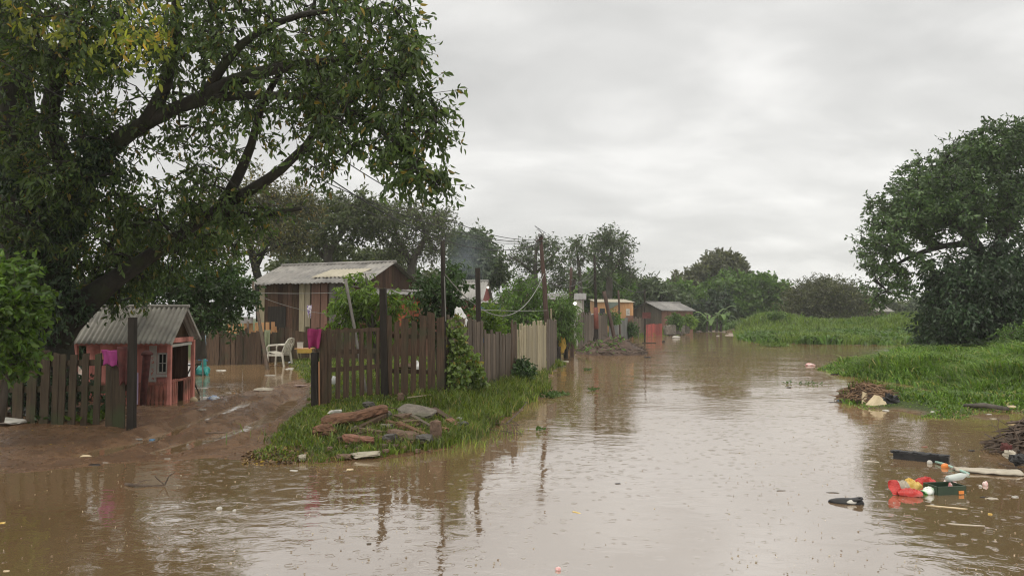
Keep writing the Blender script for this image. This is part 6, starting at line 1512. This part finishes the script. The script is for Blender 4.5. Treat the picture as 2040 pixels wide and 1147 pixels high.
# leaf litter at the mud corner
n = 900; Lx, Ly = sample([gp(*q) for q in [(505, 922), (560, 924), (600, 918), (590, 905), (520, 900), (495, 905)]], n, -.1)
Lz = np.maximum(H(Lx, Ly), 0) + .004; D = unit(np.stack([rng.normal(size=n), rng.normal(size=n), rng.normal(size=n) * .25], -1))
V, Fq = leafgeo(np.stack([Lx, Ly, Lz], -1), D, rng.uniform(.03, .07, n), .5)
props(mesh_obj('leaf_litter', V, Fq, LM['litterleaf']), 'brown fallen leaves heaped at the corner of mud and grass', 'leaf litter', kind='stuff')
n = 1900; Lx, Ly = sample(MUDP, n, 0, lambda x, y: ((x > -9) & (y < 15) & (sdist(POND, x, y) < .3)) * .9)
Lz = H(Lx, Ly); ok = Lz > 0; Lx, Ly, Lz = Lx[ok], Ly[ok], Lz[ok] + .003; n = len(Lx); D = unit(np.stack([rng.normal(size=n), rng.normal(size=n), rng.normal(size=n) * .2], -1))
V, Fq = leafgeo(np.stack([Lx, Ly, Lz], -1), D, rng.uniform(.012, .04, n), .4)
props(mesh_obj('mud_litter', V, Fq, LM['litterleaf']), 'scattered wet leaf and twig scraps on the muddy track', 'litter', kind='stuff')

# drifting flecks of leaf and foam; pale ones also paint rain splash glints
n = 900; fx = np.concatenate([rng.uniform(1450, 2100, 420), rng.uniform(-40, 1000, 300), rng.uniform(600, 2000, 180)]); fy = np.concatenate([rng.uniform(870, 1150, 420), rng.uniform(935, 1150, 300), rng.uniform(700, 1100, 180)])
Pq = np.array([gd(a, b_, 0) for a, b_ in zip(fx, fy)]); ok = H(Pq[:, 0], Pq[:, 1]) < -.01; Pq = Pq[ok]; n = len(Pq); Pq[:, 2] = .004
D = unit(np.stack([rng.normal(size=n), rng.normal(size=n), rng.uniform(0, .15, n)], -1)); V, Fq = leafgeo(Pq, D, rng.uniform(.006, .02, n), .5)
props(mesh_obj('flecks_and_glints', V, Fq, leafmat('fleck_and_glint', (.16, .1, .05), (.5, .44, .33), trans=.05)), 'tiny pale flecks and painted splash glints on the flood water', 'flecks', kind='stuff')

# ------------------------------------------------------------------ heaps
def heap(name, label, cx, cy, rx, ry, h_, m, seed, nst=120, stl=.35, lm=None, rz=0, sm='twig'):
    root = thing(name, label, 'heap', (cx, cy, 0))
    b = B(); nu_, nv_ = 40, 12
    def fn(u, v_):
        an = u * 2 * math.pi; rr = v_
        x = math.cos(an) * rr * rx; y = math.sin(an) * rr * ry
        hh = h_ * (1 - rr * rr) * (1 + .6 * mnoise.noise(Vector((x * 1.6, y * 1.6, seed)))) + .35 * h_ * mnoise.noise(Vector((x * 4, y * 4, seed + 5))) * (1 - rr * .6)
        return Vector((cx + x * math.cos(rz) - y * math.sin(rz), cy + x * math.sin(rz) + y * math.cos(rz), max(hh, -.05) if rr < .99 else -.12))
    b.sheet(fn, nu_, nv_); part(b, 'soil', m, root)
    r_ = random.Random(seed); b = B()
    for k in range(nst):
        u, v_ = r_.random(), math.sqrt(r_.random()) * .95; q = fn(u, v_); a_ = r_.uniform(0, 6.28); l_ = stl * r_.uniform(.4, 1.3)
        dd = Vector((math.cos(a_), math.sin(a_), r_.uniform(-.15, .45))) * l_
        b.tube([q - dd * .4, q + Vector((0, 0, .04)), q + dd * .6], [.012 * stl / .35, .014 * stl / .35, .005], 4, cap=False)
    ob = part(b, 'branches', MAT[sm], root); ob['kind'] = 'stuff'
    return root, fn
c = at(1212, 690, 33)
hp, fn = heap('debris_heap', 'brown heap of soil and torn branches rising from the flooded street', c.x, 32.2, 1.6, 2.2, .58, MAT['soil'], 3, 260, .5)
n = 160; U = rng.uniform(0, 1, n); Vv = np.sqrt(rng.uniform(0, 1, n)) * .9; Pq = np.array([fn(u, v_) for u, v_ in zip(U, Vv)]); keep = Pq[:, 0] < c.x + .3
Pq = Pq[keep]; n = len(Pq); V, Fq = leafgeo(Pq, unit(np.stack([rng.normal(size=n), rng.normal(size=n), rng.uniform(.3, 1.5, n)], -1)), rng.uniform(.1, .22, n), .4)
o = mesh_obj('weeds', V - np.array([c.x, 33.5, 0]), Fq, LM['mid']); o.parent = hp; o['kind'] = 'stuff'
# mound with dry grass at the right
c = gd(1752, 806); hm_, fn2 = heap('grass_clump_heap', 'low soil clump with dry reddish grass and caught rubbish off the right bank', c.x + .1, c.y + .45, .62, .55, .3, MAT['soil'], 9, 420, .3, sm='straw')
n = 500; U = rng.uniform(0, 1, n); Vv = np.sqrt(rng.uniform(0, 1, n)) * .9; Pq = np.array([fn2(u, v_) for u, v_ in zip(U, Vv)]); Pq = Pq[Pq[:, 1] > c.y + .35]; n = len(Pq)
V, Fq = leafgeo(Pq, unit(np.stack([rng.normal(size=n) * .5, rng.normal(size=n) * .5, rng.uniform(.6, 1.5, n)], -1)), rng.uniform(.08, .2, n), .09)
o = mesh_obj('grass', V - np.array(hm_.location), Fq, LM['grass']); o.parent = hm_; o['kind'] = 'stuff'
c = gd(2030, 905); hb_, _ = heap('brush_heap', 'dark tangled heap of wet brush and rubbish at the right edge', c.x + .22, c.y - .0, .42, .5, .3, MAT['soil'], 13, 170, .4)
for k, (px_, py_, Y_, mm, r_) in enumerate([(2012, 905, 8.0, 'sack', .06), (2030, 915, 7.8, 'black', .08), (2005, 890, 8.2, 'maroon', .06)]):
    b = B(); b.blob(at(px_, py_, Y_), (r_, r_, r_ * .7), 20 + k, .5, 2); part(b, ['beige_scrap', 'black_scrap', 'maroon_scrap'][k], MAT[mm], hb_)
for k in range(3):
    branch(['bare twig reaching up from the brush heap', 'second bare twig bending left over the brush heap', 'thin twig lying before the brush heap'][k], [[at(2012, 885, 7.9), at(1995, 868, 7.9), at(1988, 850, 7.9)], [at(2030, 880, 7.8), at(2020, 855, 7.8), at(2040, 830, 7.8)], [z(gd(1990, 927), .02), z(gd(2020, 936), .03), z(gd(2060, 945), .02)]][k], .009, 30 + k, 3)

# ------------------------------------------------------------------ floating and stranded rubbish
def lump(px, py, size, m, label, name, cat, zz=0, seed=1, amp=.35, rz=0, land=False, fr=1.8, group='rubbish carried by the flood', smooth=True):
    q = gnd(px, py) if land else gd(px, py, 0)
    b = B(); b.blob((q.x, q.y, q.z + zz + size[2] * .5), size, seed, amp, fr, 16, 10, None, rz)
    return one(b, name, MAT[m], label, cat, group, smooth)


def chip(px, py, size, m, label, name='board_piece', cat='board', rz=0, land=False, lift=0.0, group='rubbish carried by the flood', zz=.0):
    q = gnd(px, py) if land else gd(px, py, 0); b = B(); ex, ey, ez = tiltaxes(rz, lift)
    size = (size[0] * .85, size[1] * .85, size[2] * .6); b.rock((q.x, q.y, q.z + size[2] * .2 + zz), size, int(px * 7 + py) % 97, 0, (ex, ey, ez), .3)
    return one(b, name, MAT[m], label, cat, group)


# charred black beam
a = gd(1781, 912); c = gd(1891, 923); b = B(); b.beam(z(a, .035), z(c, .04), .1, .075, up=(0, 0, 1))
for k in range(7):
    q = a.lerp(c, (k + .5) / 7); b.rock((q.x, q.y + .02, .075), (.12, .09, .03), k, .1)
bmo = one(b, 'charred_beam', MAT['black'], 'black charred beam floating near the right edge', 'beam')
# beige sack strip
a = gd(1893, 940); b = B(); p0 = gd(1900, 938); p1 = gd(2032, 945)
def fs(u, v_):
    q = p0.lerp(p1, u); w = .05 + .11 * math.sin(min(1, u * 1.5) * 1.57) * (1 - .5 * max(0, u - .8) * 5)
    return Vector((q.x, q.y + (v_ - .5) * w * 1.6, .022 + .018 * mnoise.noise(Vector((u * 7, v_ * 3, 2))) + .02 * math.sin(v_ * 3.14)))
b.sheet(fs, 26, 6, .012); one(b, 'sack_strip', MAT['sack'], 'long pale beige sack strip floating at the right edge', 'sack', smooth=True)
b = B(); b.tube([z(gd(1864, 923), .02), z(gd(1880, 928), .025), z(gd(1905, 937), .02), z(gd(1930, 946), .015)], .012, 6); one(b, 'rope', M('pale_green_rope', (.25, .42, .36), (.4, .58, .5), (30, 30, 30)), 'pale green rope at the left end of the beige sack strip', 'rope', smooth=True)
lump(1883, 931, (.045, .03, .03), 'orangep', 'orange float on the pale green rope', 'float', 'float', 0, 4, .15)
lump(1852, 923, (.028, .022, .025), 'white', 'small round white ball below the charred beam', 'ball', 'ball', 0, 5, .1)
# bright wrappers
WG = 'cluster of wrappers and a crate before the charred beam'
def sheetbag(px0, py0, px1, py1, Yd, hgt, m, label, seed, name='wrapper', cat='wrapper', puff=.05):
    """crumpled half empty plastic packet: a flattened skin with creases and sealed flat ends"""
    a = gd(px0, py0); c = gd(px1, py1); b = B(); d_ = (c - a); n_ = Vector((-d_.y, d_.x, 0)).normalized()
    def fn(u, v_):
        q = a + d_ * u; e = min(1, math.sin(math.pi * min(max(u, .02), .98)) ** .45)
        an = v_ * 2 * math.pi; cs, sn = math.cos(an), math.sin(an)
        w = Vector((u * 7, cs * 1.7 + seed, sn * 1.7))
        cre = abs(mnoise.noise(w)) + .6 * abs(mnoise.noise(w * 2.3 + Vector((seed, 0, 0))))
        rr = 1.15 - .75 * cre
        return q + n_ * (cs * Yd * (.75 + .25 * e) * (.8 + .3 * mnoise.noise(Vector((u * 4, seed, v_ * 3))))) + Vector((0, 0, max(-.02, hgt * .32 + sn * hgt * .62 * e * rr + .22 * hgt * mnoise.noise(Vector((u * 3, seed, 2))))))
    b.sheet(fn, 22, 22); return one(b, name, MAT[m], label, cat, WG, smooth=False)
sheetbag(1788, 985, 1838, 989, .07, .075, 'redpl', 'red glossy packet floating at the front of the wrappers', 3)
b = B(); a = gd(1780, 984); b.sheet(lambda u, v_: at(1770 + 18 * u + 6 * v_, 957 + 27 * v_, a.y) + Vector((0, .03 * math.sin(u * 3 + v_ * 4), .006 * math.sin(v_ * 9))), 8, 8, .006); one(b, 'red_strip', MAT['redpl'], 'upright red strip at the left end of the wrappers', 'wrapper', WG)
sheetbag(1790, 973, 1836, 975, .06, .1, 'yellow', 'yellow and cream crumpled packet behind the red one', 8)
sheetbag(1782, 977, 1808, 975, .05, .1, 'sack', 'cream crumpled wrapper left of the yellow packet', 11)
sheetbag(1824, 964, 1868, 971, .05, .09, 'redpl', 'long red wrapper behind the yellow packet', 14)
sheetbag(1836, 984, 1876, 980, .06, .065, 'greenw', 'green and white bag in the middle of the wrappers', 17)
sheetbag(1878, 972, 1908, 975, .06, .1, 'pinkw', 'pink and white wrappers heaped in the dark crate', 21)
sheetbag(1850, 970, 1884, 972, .05, .06, 'whitebag', 'thin white plastic film between the long red wrapper and the crate', 24)
cr_ = thing('crate', 'shallow dark green crate holding pink wrappers', 'crate', gd(1895, 985).to_tuple())
a = gd(1868, 986); c = gd(1924, 984); d_ = (c - a).normalized(); n_ = Vector((-d_.y, d_.x, 0)); Lc = (c - a).length
b = B(); hgt = .085
for (p0, p1) in ((a, c), (a + n_ * .18, c + n_ * .18), (a, a + n_ * .18), (c, c + n_ * .18)): b.beam(z(p0, hgt / 2 - .01), z(p1, hgt / 2 - .01), hgt, .012, up=Vector(((p1 - p0).y, -(p1 - p0).x, 0)))
part(b, 'side', MAT['darkgreen'], cr_); b = B(); q = (a + c) / 2 + n_ * .09; b.box((q.x, q.y, .005), (Lc, .18, .01), math.atan2(d_.y, d_.x)); part(b, 'bottom', MAT['darkgreen'], cr_)
b = B(); q = gd(1905, 984); q2 = a.lerp(c, .82); b.box((q2.x - n_.x * .008, q2.y - n_.y * .008, .02), (.05, .006, .03), math.atan2(d_.y, d_.x)); part(b, 'sticker', MAT['orangep'], cr_)
def bottle(px, py, L_, rz, m, label, land=False, capm='white', r=.032, zz=.0):
    q = gnd(px, py) if land else gd(px, py, 0); root = thing('bottle', label, 'bottle', (q.x, q.y, q.z), 'empty bottles in the flood')
    ax = Vector((math.cos(rz), math.sin(rz), .12)); s = Vector((q.x, q.y, q.z + r * .6 + zz)) - ax * (L_ / 2)
    b = B(); b.lathe(s, [(r * .8, 0), (r, .012), (r, L_ * .35), (r * .92, L_ * .4), (r, L_ * .46), (r, L_ * .68), (r * .55, L_ * .86), (r * .4, L_ * .9), (r * .4, L_ * .95)], ax, 12); part(b, 'body', MAT[m], root, smooth=True)
    b = B(); b.lathe(s + ax.normalized() * L_ * .93, [(r * .46, 0), (r * .46, L_ * .07)], ax, 10); part(b, 'cap', MAT[capm], root)
    return root
bottle(1908, 973, .24, R(15), 'clear', 'clear plastic bottle lying across the dark green crate', zz=.09)
# shoe / black bag in the mid foreground
sh = thing('shoe', 'black shoe with a white patch floating in the foreground', 'shoe', gd(1685, 1000).to_tuple(), None)
q = gd(1685, 1001); b = B()
prof = [(-.135, .006, .006), (-.12, .035, .022), (-.07, .058, .04), (-.01, .062, .05), (.04, .055, .052), (.09, .055, .058), (.12, .04, .045), (.14, .008, .01)]
def fsh(u, v_):
    k = u * (len(prof) - 1); i = min(int(k), len(prof) - 2); t = k - i; x, w, h_ = [lerp(prof[i][j], prof[i + 1][j], t) for j in range(3)]
    an = v_ * 2 * math.pi; return Vector((q.x + x, q.y + math.cos(an) * w - x * .25, max(-.02, math.sin(an) * h_ * .75 + .004)))
b.sheet(fsh, 24, 18); part(b, 'upper', MAT['black'], sh, smooth=True)
b = B(); b.blob((q.x + .035, q.y - .05, .018), (.05, .022, .018), 3, .2); part(b, 'white_patch', MAT['white'], sh, smooth=True)
b = B(); b.tube([(q.x + .075 + .05 * math.cos(t), q.y - .03 + .045 * math.sin(t), .036 + .012 * math.sin(t + 2)) for t in np.linspace(0, 5.6, 14)], .01, 6); part(b, 'strap', MAT['black'], sh, smooth=True)
# rubbish at the soil clump
c = gd(1750, 812); b = B(); b.add([(c.x - .15, c.y, -.03), (c.x + .17, c.y - .02, -.03), (c.x + .15, c.y + .05, .12), (c.x + .06, c.y + .08, .2), (c.x - .15, c.y + .28, -.03), (c.x + .2, c.y + .3, -.03), (c.x + .16, c.y + .3, .12), (c.x + .06, c.y + .26, .2)], [(0, 1, 2, 3), (4, 7, 6, 5), (0, 3, 7, 4), (1, 5, 6, 2), (3, 2, 6, 7), (0, 4, 5, 1)])
one(b, 'foam_block', MAT['cream'], 'wedge shaped cream foam block leaning on the soil clump', 'foam')
b = B(); q = gd(1780, 812); b.blob((q.x, q.y + .1, .09), (.13, .1, .14), 6, .6, 2.4, 16, 12); one(b, 'black_bag', MAT['black'], 'crumpled black plastic bag right of the cream foam block', 'bag', 'rubbish carried by the flood')
b = B(); q = gd(1727, 806); b.beam((q.x - .05, q.y, -.02), (q.x + .04, q.y + .15, .2), .1, .03, up=(0, 1, 0)); one(b, 'carton', MAT['cream'], 'tan carton flap stuck in the left side of the soil clump', 'carton', 'rubbish carried by the flood')
chip(1690, 777, (.36, .14, .05), 'rubberpurple', 'purple rounded foam board floating left of the soil clump', 'foam_board', 'board', 0)
chip(1687, 798, (.4, .2, .03), 'blue', 'flat blue plastic piece left of the soil clump', 'plastic_piece', 'plastic', .1)
chip(1712, 803, (.2, .1, .05), 'white', 'white scrap touching the left foot of the soil clump', 'scrap', 'scrap', .2)
chip(1665, 801, (.35, .08, .02), 'stonedark', 'thin dark floating strip at the left of the blue piece', 'scrap', 'scrap', .1)
chip(1688, 787, (.2, .1, .03), 'brick', 'small reddish board below the purple foam board', 'scrap', 'scrap', .1)
chip(1765, 818, (.12, .08, .04), 'white', 'white scrap in front of the cream foam block', 'scrap', 'scrap', .3)
chip(1725, 749, (.5, .25, .08), 'white', 'long whitish foam piece under the tall grass tip', 'foam_piece', 'foam', .1)
chip(1675, 746, (.7, .15, .06), 'poledark', 'dark plank floating at the tall grass tip', 'plank', 'plank', .05)
lump(1687, 735, (.13, .12, .1), 'clear', 'round grey green plastic ball at the tall grass tip', 'ball', 'ball', 0, 7, .05)
lump(1614, 728, (.15, .1, .05), 'pinkw', 'pink and white bag drifting left of the tall grass tip', 'plastic_bag', 'bag', 0, 8, .4)
chip(1572, 772, (.13, .06, .04), 'black', 'small dark object floating in mid channel', 'floating_scrap', 'scrap', .1)
chip(1684, 685, (.65, .2, .08), 'white', 'long white foam strip at the far green bank', 'foam_piece', 'foam', 0)
chip(1850, 771, (.15, .08, .03), 'white', 'white scrap between the soil clump and the tall grass', 'scrap', 'scrap', .1)
chip(1868, 770, (.14, .08, .03), 'sack', 'beige scrap beside the tall grass foot', 'scrap', 'scrap', .4)
lump(1858, 825, (.05, .04, .035), 'white', 'small white ball at the lower grass patch', 'ball', 'ball', 0, 9, .1)
b = B(); a = gnd(1920, 812); c = gnd(2010, 818); b.tube([a + Vector((0, 0, .03)), a.lerp(c, .5) + Vector((0, .05, .06)), c + Vector((0, 0, .03))], [.035, .045, .03], 7); one(b, 'driftwood', MAT['bark2'], 'grey driftwood log lying on the right bank edge', 'log', smooth=True)
chip(2016, 810, (.14, .08, .05), 'cream', 'cream scrap on the right bank edge behind the driftwood', 'scrap', 'scrap', .3, True)
chip(1970, 825, (.12, .05, .02), 'white', 'white scrap floating under the driftwood log', 'scrap', 'scrap', .2)
chip(1978, 834, (.12, .05, .02), 'sack', 'beige scrap floating further out from the driftwood log', 'scrap', 'scrap', .1)
chip(1842, 890, (.08, .05, .02), 'brick', 'small reddish scrap floating above the charred beam', 'scrap', 'scrap', .2)
chip(1936, 898, (.09, .04, .025), 'black', 'small dark scrap floating right of the reddish one', 'scrap', 'scrap', .1)
lump(1963, 966, (.024, .02, .025), 'pinkw', 'pink cap floating right of the dark green crate', 'cap', 'cap', 0, 10, .2)
lump(1953, 969, (.015, .012, .012), 'white', 'tiny white crumb beside the pink cap', 'cap', 'cap', 0, 11, .2)
chip(1977, 993, (.1, .07, .012), 'sack', 'beige square piece floating right of the wrappers', 'scrap', 'scrap', .1)
chip(1958, 990, (.06, .03, .012), 'black', 'black sliver touching the beige square piece', 'scrap', 'scrap', .3)
chip(2022, 990, (.06, .035, .02), 'white', 'white oval scrap at the right edge of the water', 'scrap', 'scrap', .1)
chip(1972, 1024, (.035, .025, .02), 'yellow', 'tiny yellow scrap below the wrappers at the right', 'scrap', 'scrap', .1)
chip(1735, 919, (.17, .03, .012), 'sack', 'thin pale stick floating left of the charred beam', 'floating_stick', 'stick', -.35)
chip(1660, 981, (.11, .018, .012), 'bark2', 'dark floating stick above the black shoe', 'floating_stick', 'stick', -.15)
chip(1556, 977, (.09, .014, .01), 'bark2', 'small dark stick floating far left of the black shoe', 'floating_stick', 'stick', 0)
chip(1888, 1010, (.34, .035, .012), 'cream', 'pale plank just awash below the crate', 'plank', 'plank', -.4)
chip(1925, 1045, (.3, .03, .01), 'sack', 'second pale lath awash nearer the camera', 'plank', 'plank', -.25)
chip(1231, 963, (.07, .03, .012), 'black', 'small black scrap alone in the middle of the water', 'scrap', 'scrap', .1)
chip(1148, 1020, (.09, .02, .01), 'yellow', 'yellow orange straw floating in the middle foreground', 'straw', 'straw', -.8)
lump(1112, 1135, (.02, .014, .014), 'pinkw', 'pinkish white petal near the bottom edge', 'petal', 'petal', 0, 12, .3)
chip(735, 1083, (.035, .02, .015), 'bark2', 'small brown chip below the gate post reflection', 'scrap', 'scrap', .3)
lump(437, 1015, (.024, .018, .018), 'white', 'larger white crumb floating in the brown foreground', 'foam_crumb', 'foam', 0, 13, .2)
lump(467, 1018, (.014, .012, .012), 'white', 'smaller white crumb right of the larger one', 'foam_crumb', 'foam', 0, 14, .2)
chip(5, 1041, (.045, .04, .012), 'yellow', 'yellow leaf like scrap at the left edge of the water', 'scrap', 'scrap', .2)
chip(12, 1137, (.04, .015, .01), 'cream', 'cream sliver at the bottom left corner', 'scrap', 'scrap', .1)
lump(1347, 673, (.3, .2, .1), 'white', 'white lump floating in the far water before the dirt road', 'foam_piece', 'foam', 0, 15, .2)
chip(1430, 669, (.3, .2, .1), 'white', 'whitish speck in the far water right of the white lump', 'foam_piece', 'foam', 0)
chip(1290, 712, (.3, .16, .1), 'black', 'small dark lump floating right of the debris heap', 'scrap', 'scrap', 0)
chip(1335, 700, (.8, .15, .04), 'bark2', 'dark floating branch far right of the debris heap', 'floating_stick', 'stick', .1)
chip(1322, 681, (.2, .12, .18), 'black', 'dark stub poking from the far water before the red gate', 'stub', 'scrap', .1)
chip(1125, 720, (.35, .2, .06), 'white', 'whitish scrap on the grass right of the tall pole foot', 'scrap', 'scrap', .1, True)
chip(1063, 776, (.09, .06, .07), 'orangep', 'small orange scrap in the grass at the bank edge', 'scrap', 'scrap', .1, True)
# on the mud and in the yard
b = B(); q = gnd(20, 845); b.rock((q.x, q.y, q.z + .05), (.42, .3, .05), 5, 0, tiltaxes(-.06, -.08), .06); one(b, 'white_panel', MAT['white'], 'white panel lying on the mud at the left edge', 'panel')
b = B(); q = gnd(125, 835); b.rock((q.x, q.y, q.z + .06), (.3, .22, .16), 6, 0, None, .2); one(b, 'mossy_stone', MAT['moss'], 'mossy stone at the foot of the left fence', 'stone')
lump(171, 911, (.06, .03, .022), 'cream', 'cream bottle like scrap on the mud near the shore', 'scrap', 'scrap', 0, 21, .2, .1, True)
chip(210, 922, (.07, .02, .02), 'white', 'white sliver at the muddy shore', 'scrap', 'scrap', .1)
chip(188, 926, (.14, .05, .025), 'black', 'dark bundle in the shallow water at the muddy shore', 'scrap', 'scrap', .1)
chip(127, 865, (.06, .03, .02), 'white', 'white scrap on the mud left of the square post', 'scrap', 'scrap', .1, True)
chip(170, 838, (.22, .06, .02), 'white', 'white lath piece lying at the left fence foot', 'scrap', 'scrap', .1, True)
chip(303, 876, (.08, .06, .03), 'blue', 'blue and pink scrap on the middle of the muddy track', 'scrap', 'scrap', .2, True)
chip(273, 875, (.16, .05, .03), 'concrete', 'grey flat scrap on the mud left of the blue one', 'scrap', 'scrap', 0, True)
chip(333, 914, (.07, .025, .015), 'white', 'thin white sliver on the mud near the middle of the shore', 'scrap', 'scrap', .1, True)
chip(516, 905, (.07, .03, .03), 'white', 'white scrap on the fallen leaves at the mud corner', 'scrap', 'scrap', .4, True)
chip(585, 937, (.1, .03, .02), 'white', 'white scrap awash below the grass corner', 'scrap', 'scrap', -.3)
chip(697, 935, (.08, .04, .02), 'cream', 'cream scrap awash before the grass bank', 'scrap', 'scrap', .3)
chip(430, 862, (.3, .12, .03), 'stonebrown', 'flat brown stone sunk in the muddy track', 'stone', 'stone', .2, True)
lump(427, 800, (.13, .1, .075), 'bluewhite', 'blue and white crumpled bag at the near edge of the yard water', 'plastic_bag', 'bag', 0, 22, .5)
lump(442, 799, (.025, .02, .06), 'pinkw', 'pinkish cup right of the blue and white bag', 'cup', 'cup', 0, 23, .2)
lump(386, 797, (.07, .05, .04), 'cream', 'cream lump left of the blue and white bag', 'scrap', 'scrap', 0, 24, .3)
chip(402, 773, (.33, .06, .03), 'white', 'white lath floating right of the playhouse', 'scrap', 'scrap', .05)
chip(403, 816, (.13, .05, .02), 'white', 'white shred on the mud below the blue and white bag', 'scrap', 'scrap', .1, True)
chip(440, 738, (.3, .15, .05), 'white', 'white floating scrap in the middle of the yard water', 'scrap', 'scrap', .1)
chip(538, 748, (.34, .14, .04), 'white', 'white board floating left of the chair reflection', 'scrap', 'scrap', .1)
chip(587, 735, (.6, .3, .06), 'white', 'broad white foam sheet right of the chair feet', 'foam_piece', 'foam', .1)
chip(612, 742, (.4, .2, .05), 'whitebag', 'white wet sheet at the lawn edge right of the foam sheet', 'scrap', 'scrap', -.05)
lump(588, 726, (.22, .16, .08), 'bluewhite', 'bluish crumpled bag behind the white foam sheet', 'plastic_bag', 'bag', 0, 25, .4)
b = B(); q = gd(525, 782); b.blob((q.x, q.y, .05), (.2, .12, .06), 26, .5, 2); one(b, 'wet_bag', MAT['sack'], 'whitish wet bag on the mud in front of the yard water', 'bag', 'rubbish carried by the flood')
chip(595, 768, (.4, .2, .03), 'pinkbrick', 'pinkish flat sheet on the mud near the gate post', 'scrap', 'scrap', .1, True)
chip(497, 795, (.3, .1, .04), 'bark2', 'dark plank on the mud at the yard water edge', 'plank', 'plank', .1)
lump(832, 745, (.13, .1, .22), 'whitebag', 'white bag glimpsed between the pickets near the corner', 'plastic_bag', 'bag', 0, 27, .4, 0, True)
lump(665, 766, (.08, .06, .12), 'whitebag', 'small white bag on the lawn behind the gate', 'plastic_bag', 'bag', 0, 28, .4, 0, True)
chip(820, 735, (.8, .5, .35), 'house', 'brown crate like stack glimpsed behind the picket fence', 'wood_stack', 'wood', .1, True)
# planter boxes on the fence top behind the gate
b = B()
for k in range(5):
    q = at(655 + k * 17, 648, 22.5); b.lathe(q - Vector((0, 0, .1)), [(.08, 0), (.11, .18), (.12, .2), (.1, .2)], n=10)
# individual flower pots
for k in range(5):
    q = at(655 + k * 17, 651, 22.6); pb_ = B(); pb_.lathe(q - Vector((0, 0, .12)), [(.08, 0), (.115, .2), (.125, .2), (.125, .23), (.1, .23)], n=12)
    one(pb_, 'flower_pot', MAT['brick'] if k % 2 == 0 else MAT['black'], ['leftmost of the flower pots on the shelf behind the gate', 'second flower pot from the left behind the gate', 'middle flower pot on the shelf behind the gate', 'fourth flower pot from the left behind the gate', 'rightmost flower pot on the shelf behind the gate'][k], 'flower pot', 'flower pots behind the gate', True)
b = B(); b.beam(at(640, 655, 22.6), at(740, 655, 22.6), .04, .3, up=(0, 1, 0))
for px_ in (645, 735): b.beam(at(px_, 656, 22.6), (at(px_, 656, 22.6).x, 22.6, 0), .06, .06)
one(b, 'shelf', MAT['house'], 'rough plank shelf carrying the flower pots behind the gate', 'shelf')
